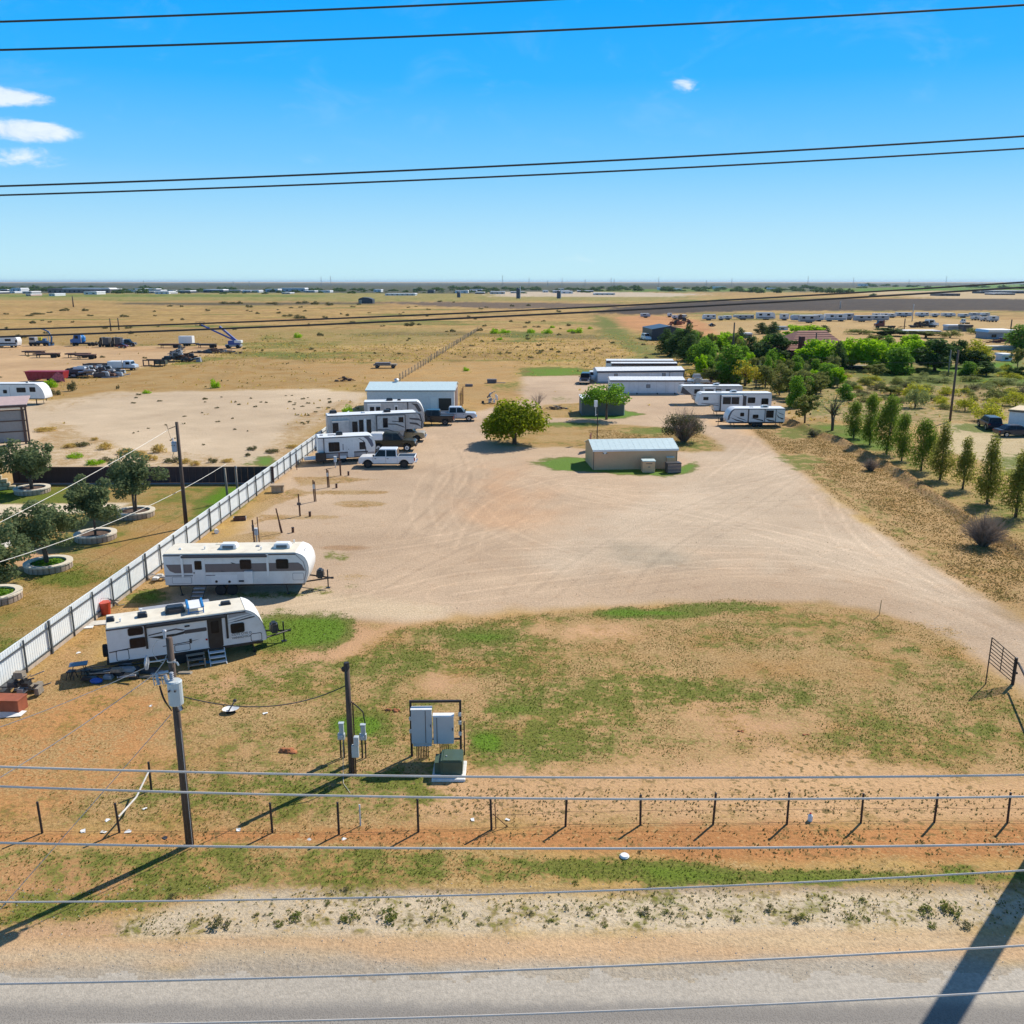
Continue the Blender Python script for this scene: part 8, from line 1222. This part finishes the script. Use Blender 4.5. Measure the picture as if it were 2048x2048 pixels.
# far fence running away across the field
A, B_ = G(800, 762), G(955, 662); o = thing('field_fence', 'old post fence running diagonally away across the golden field', 'fence', tuple(A)); dd = B_ - A; pq = obj('post', MB().cyl((0, 0, -.1), (0, 0, 1.5), .09, n=6), GWOOD, o).data; NQ = 46
for i in range(1, NQ + 1): f = (i / NQ); q = link(bpy.data.objects.new('post', pq), o); q.location = dd * f + Vector((random.uniform(-.15, .15), 0, 0)); q.scale = (1, 1, random.uniform(.85, 1.1))
wm = MB(); [wm.tube([Vector((0, 0, z)), dd * .5 + Vector((0, 0, z)), dd + Vector((0, 0, z))], .03, 4) for z in (.5, .9, 1.3)]; wm.add([(0, 0, .1), tuple(dd + Vector((0, 0, .1))), tuple(dd + Vector((0, 0, 1.0))), (0, 0, 1.0)], [(0, 1, 2, 3)]) if False else None; obj('fence_wire', wm, GWOOD, o)['kind'] = 'stuff'
# ------------------------------------------------------------------ storage row on the far right
ORD = ['first', 'second', 'third', 'fourth', 'fifth', 'sixth', 'seventh', 'eighth', 'ninth', 'tenth', 'eleventh', 'twelfth', 'thirteenth', 'fourteenth', 'fifteenth', 'sixteenth', 'seventeenth', 'eighteenth', 'nineteenth', 'twentieth', 'twenty first', 'twenty second', 'twenty third', 'twenty fourth', 'twenty fifth', 'twenty sixth', 'twenty seventh', 'twenty eighth', 'twenty ninth', 'thirtieth', 'thirty first', 'thirty second', 'thirty third', 'thirty fourth']
ST = [(1282, 1301, 633, 8, 'b'), (1336, 1344, 632, 5, 'c'), (1345, 1356, 636, 5, 'c'), (1358, 1374, 635, 6, 'g'), (1406, 1432, 638, 11, 'r'), (1438, 1448, 638, 6, 'c'), (1449, 1464, 637, 7, 'r'), (1468, 1508, 637, 9, 'g'), (1514, 1551, 637, 14, 'r'), (1562, 1578, 638, 12, 'r'), (1583, 1632, 640, 12, 'b'), (1600, 1638, 643, 14, 'g'), (1630, 1648, 640, 13, 'r'), (1651, 1671, 640, 14, 'r'), (1672, 1694, 640, 14, 'r'), (1692, 1708, 637, 12, 'g'), (1709, 1744, 641, 12, 'g'), (1746, 1778, 640, 11, 'g'), (1748, 1760, 632, 7, 'r'), (1762, 1778, 632, 7, 'r'), (1779, 1793, 633, 8, 'r'), (1794, 1824, 632, 9, 'b'), (1834, 1858, 632, 9, 'r'), (1864, 1880, 632, 6, 'c'), (1886, 1912, 632, 8, 'r'), (1920, 1938, 633, 7, 'r'), (1942, 1960, 631, 6, 'b'), (1946, 1962, 638, 7, 'v'), (1963, 1980, 631, 6, 'c'), (1964, 1980, 640, 8, 'v'), (1980, 1998, 641, 11, 'v')]
SW = mat('storage_white', (.66, .66, .67), .5, dirt=.15, sc=.6); SG = mat('storage_grey', (.33, .34, .36), .5); SB = mat('storage_blue_white', (.42, .46, .52), .5)
for i, (u0, u1, v, hp, k) in enumerate(ST):
    a, rz, L = span(u0, v, u1, v, .7); s = scale_at(u0, v)[1]; H = hp * s; lab = {'b': 'white and blue', 'r': 'white', 'g': 'grey', 'c': 'small pale', 'v': 'silver rounded'}[k] + ' stored ' + ('trailer' if k in 'brgc' else 'van') + ', ' + ORD[i] + ' from the left in the far storage row'
    t = Trailer('stored_trailer' if k != 'v' else 'stored_van', lab, a, rz, L, max(1.4, H - .7), Wd=3.0, z0=.7, nose=('slant', 'box', 'round', 'fifthslope')[i % 4] if k != 'v' else 'round', wall={'b': SB, 'r': SW, 'g': SG, 'c': SW, 'v': PSILV}[k], roof=TRIMW, flip=bool(i % 3 == 1), group='trailers and vans in the far storage row', cat='trailer' if k != 'v' else 'van')
    nw = max(1, int(L / 3.2)); 
    for j in range(nw): t.slab('window', (j + .25) / nw * .85, (j + .62) / nw * .85, .48, .80, GLASS, .05)
    t.slab('band_decal', .02, .9, .12, .25, DGREY if k != 'g' else BROWN, .03); t.axles([.3, .7] if k == 'v' else [.45, .6], .5)
truck('maroon truck parked in the far dry field on the right', 1751, 1792, 656, PMAR, None, 15); truck('white cabbed dark flatbed truck right of the maroon truck', 1820, 1877, 655, PWHITE, None, 16, 0, True); truck('small white truck above the long grey trailer far right', 1924, 1940, 648, PWHITE, None, 10)
pile('truck_load', 'dark machinery loaded behind the white cabbed truck', 'machinery', 1845, 655, 9, 3, 2.5, 40, [RUST, DSTEEL], 31)
def low_building(name, label, cat, u0, u1, v, hp, dep, wm, rm, kind='flat', nwin=0):
    a, rz, L = span(u0, v, u1, v, 0); s = scale_at(u0, v)[1]; H = hp * s; o = thing(name, label, cat, (a.x, a.y, 0), rz); obj('wall', MB().box(0, L, 0, dep, 0, H * .72), wm, o)
    obj('roof', MB().prism([(-.02 * L, H * .722), (L * 1.02, H * .722), (L * .98, H), (L * .02, H)], -.6, dep + .6), rm, o)
    for i in range(nwin): obj('window', MB().box(L * (i + .3) / nwin, L * (i + .62) / nwin, -.15, -.01, H * .2, H * .5), GLASS, o)
    return o
low_building('grey_shed', 'long grey open fronted shed at the far right', 'shed', 1974, 2030, 678, 18, 8, mat('shed_grey', (.24, .26, .29), .6), STEEL, nwin=2); low_building('cargo_trailer', 'pale long box trailer in the dry field at the far right', 'trailer', 1895, 1935, 661, 11, 4, SG, SW); low_building('equipment_trailer', 'dark tilted trailer end right of the pale box trailer', 'trailer', 1926, 1944, 663, 13, 4, DGREY, DSTEEL); low_building('long_shed', 'low white roofed shed behind the bright trees', 'shed', 1806, 1882, 668, 7, 6, DGREY, SW, nwin=4); low_building('white_box', 'small white trailer box in the clearing near the right edge', 'trailer', 2003, 2024, 722, 14, 3, SW, SW, nwin=1); low_building('garden_shed', 'tiny white shed below the huge dark tree', 'shed', 1518, 1535, 729, 10, 3, SW, SW, nwin=1); low_building('low_wall', 'long low pale wall along the far right lane', 'wall', 1975, 2080, 700, 8, 2, CONC, CONC); low_building('parked_trailer', 'white trailer half hidden in the trees by the dark pole', 'trailer', 1452, 1475, 686, 9, 3, SW, SW, nwin=2); low_building('parked_trailer', 'small pale trailer behind the conifers near the red roof', 'trailer', 1484, 1504, 676, 10, 3, BROWN, SW, nwin=2); low_building('parked_trailer', 'pale vehicle at the left of the bright tree behind the red roof', 'trailer', 1555, 1576, 660, 7, 3, SW, SG, nwin=1); low_building('cattle_pen', 'dark long pen in front of the bright tree row', 'pen', 1680, 1780, 738, 6, 2, DSTEEL, GWOOD)
p, s = scale_at(1424, 653); car('parked_car', 'dark car alone on the dirt beside the far dry field', (p.x, p.y, 0), .1, PBLACK, 13 * s)
# ------------------------------------------------------------------ the far plain: sheds, tanks, trees and masts on the horizon
FBL = [(24, 42, 583, 7, 'pale shed'), (96, 126, 586, 9, 'brown roofed barn'), (126, 220, 586, 10, 'long brown warehouse with a pale roof'), (168, 194, 589, 6, 'white shed before the long warehouse'), (98, 110, 592, 5, 'white hut'), (52, 62, 592, 4, 'pink hut'), (297, 322, 585, 5, 'grey shed'), (310, 338, 588, 5, 'white low shed'), (407, 447, 585, 6, 'navy shed with a white roof'), (531, 556, 584, 6, 'pale warehouse'), (560, 610, 583, 7, 'blue grey warehouse'), (638, 660, 585, 4, 'white low shed right of the warehouse'), (747, 762, 584, 5, 'small white shed'), (770, 830, 591, 4, 'long white low building'), (855, 868, 586, 6, 'small dark building'), (910, 936, 586, 5, 'white arched shed'), (980, 1010, 588, 5, 'pale sheds at the sand pit'), (1190, 1230, 590, 4, 'row of pale sheds at the sand pit'), (1318, 1330, 580, 5, 'tiny white house'), (1352, 1364, 581, 4, 'white farm shed'), (1430, 1452, 579, 6, 'pale blue farm house'), (1540, 1556, 581, 5, 'tan farm building'), (1720, 1735, 572, 4, 'tiny white shed on the horizon'), (1880, 1920, 592, 5, 'row of dark sheds'), (1962, 2050, 587, 6, 'long dark blue shed'), (1990, 2030, 590, 4, 'row of parked dark trailers')]
WC = [SW, BROWN, BROWN, SW, SW, mat('pink_wall', (.5, .33, .28), .7), SG, SW, SLATE, SB, SB, SW, SW, SW, DGREY, SW, CONC, CONC, SW, SW, SB, TANW, SW, DGREY, SLATE, DGREY]
rb_ = random.Random(4); N0 = len(FBL)
for i in range(34): u = rb_.uniform(-40, 1240); FBL.append((u, u + rb_.uniform(8, 34), rb_.uniform(580, 588), rb_.uniform(2.5, 5), ('pale', 'grey', 'dark')[i % 3] + ' low building in the settled strip')); WC.append((SW, SG, SLATE)[i % 3])
for i, (u0, u1, v, hp, nm) in enumerate(FBL): low_building('far_building', nm + ' on the far plain' + (', right side' if u0 > 1024 else ', left side'), 'building', u0, u1, v, hp, 30, WC[i], SW if i not in (1, 14, 23) else BROWN, nwin=max(2, int((u1 - u0) / 9)))['group'] = 'far buildings'
for u, v, w_, vt, lab in ((917, 595, 6, 582, 'dark storage tank on the far plain, left of the two tall ones'), (1036, 597, 7, 573, 'tall dark silo with a pale mast on the far plain'), (1117, 597, 7, 579, 'right hand dark silo on the far plain')):
    p, s = scale_at(u, v); h = AT(u, vt, p.y).z; o = thing('silo', lab, 'silo', (p.x, p.y, 0)); obj('tank', MB().cyl((0, 0, 0), (0, 0, h * .8), w_ * s * .5, n=14).cyl((0, 0, h * .8), (0, 0, h * .9), w_ * s * .5, w_ * s * .2, 14), SLATE, o); obj('mast', MB().cyl((w_ * s * .6, 0, 0), (w_ * s * .6, 0, h), w_ * s * .13, n=8), SW, o)
for i, (u, vt) in enumerate(((288, 561), (467, 562), (499, 562), (643, 553), (662, 552), (1005, 551), (1058, 555), (1095, 561), (1124, 555), (1170, 558), (1222, 555), (1228, 557), (1317, 554), (1412, 560), (1463, 556), (1615, 552), (1706, 555), (1817, 558), (1891, 552))):
    p, s = scale_at(u, 573); h = AT(u, vt, p.y).z; o = thing('radio_mast', 'thin lattice mast on the horizon, ' + ORD[i] + ' from the left', 'mast', (p.x, p.y, 0), 0, 'masts on the horizon'); w_ = 4.5 * s * .25; mb = MB(); k = 7
    for x_, y_ in ((-1, -1), (1, -1), (0, 1)): mb.tube([(x_ * w_, y_ * w_, 0), (x_ * w_ * .2, y_ * w_ * .2, h)], .16 * s, 4)
    for j in range(k): z0, z1 = h * j / k, h * (j + 1) / k; a0, a1 = w_ * (1 - .8 * j / k), w_ * (1 - .8 * (j + 1) / k); mb.tube([(-a0, -a0, z0), (a1, -a1, z1)], .09 * s, 3)
    obj('lattice', mb, GREY, o)
tree_proto('far', 'dome', 16, 9, .2, 'dark', 420, 1.9, 150, .4, 3, 1, 16); PH['far'] = 9.6; PW['far'] = 16.5; r = random.Random(9)
FT = [(52, 579, 570, 26), (70, 579, 567, 22), (88, 580, 572, 26), (235, 587, 575, 26), (284, 587, 573, 26), (258, 586, 578, 20), (365, 585, 577, 20), (352, 586, 579, 16), (545, 584, 576, 16), (835, 582, 571, 20), (1275, 582, 569, 22), (1330, 582, 570, 24), (1345, 583, 573, 20), (1506, 585, 573, 22), (1520, 586, 576, 24), (1555, 586, 570, 18), (1640, 585, 572, 26), (1662, 586, 571, 26), (1685, 586, 573, 28), (1700, 586, 574, 18), (1745, 592, 585, 18), (1770, 572, 566, 20), (1470, 583, 574, 24), (1400, 583, 574, 20), (1490, 584, 578, 26)]
FT += [(r.uniform(360, 760), r.uniform(580, 586), 0, r.uniform(10, 24)) for _ in range(46)] + [(r.uniform(1195, 1640), r.uniform(576, 583), 0, r.uniform(12, 28)) for _ in range(60)] + [(r.uniform(-60, 330), r.uniform(577, 583), 0, r.uniform(10, 24)) for _ in range(60)] + [(r.uniform(300, 1200), r.uniform(578, 588), 0, r.uniform(8, 20)) for _ in range(70)] + [(r.uniform(850, 1250), r.uniform(577, 582), 0, r.uniform(12, 30)) for _ in range(34)] + [(r.uniform(1700, 2100), r.uniform(571, 578), 0, r.uniform(10, 24)) for _ in range(24)]
for i, (u, v, vt, wp) in enumerate(FT):
    vt = vt or v - wp * r.uniform(.22, .4); p, s3 = fit(u, v, vt, wp, PH['far'], PW['far']); tree('far_tree', 'dark blue green tree in the belt along the far plain, ' + ('left' if u < 800 else 'middle' if u < 1260 else 'right') + ' part', (p.x, p.y, 0), 'far', sc3=s3, rz=i, group='dark trees of the far plain')
# labels: number the members of small look-alike groups from the left
gr_ = {}
for o in list(scn.objects):
    if o.get('category') and o.get('group'): gr_.setdefault((o['group'], o['label']), []).append(o)
for (g_, l_), os_ in gr_.items():
    if 1 < len(os_) <= 26:
        os_.sort(key=lambda q: q.location.x / max(q.location.y, 1))
        for i, q in enumerate(os_): q['label'] = ' '.join(l_.split()[:12]) + ', ' + ORD[i] + ' from left'
# one haze box over the whole site
hm = bpy.data.materials.new('haze_air'); hm.use_nodes = True; g = NT(hm.node_tree)
g.n('ShaderNodeOutputMaterial', {1: g.n('ShaderNodeVolumePrincipled', {'Color': (.6, .82, 1.0, 1), 'Density': HAZE, 'Anisotropy': .2}).outputs[0]})
ho = obj('haze', MB().box(-52000, 52000, -90, 60500, -1.2, 62), hm); ho['kind'] = 'stuff'
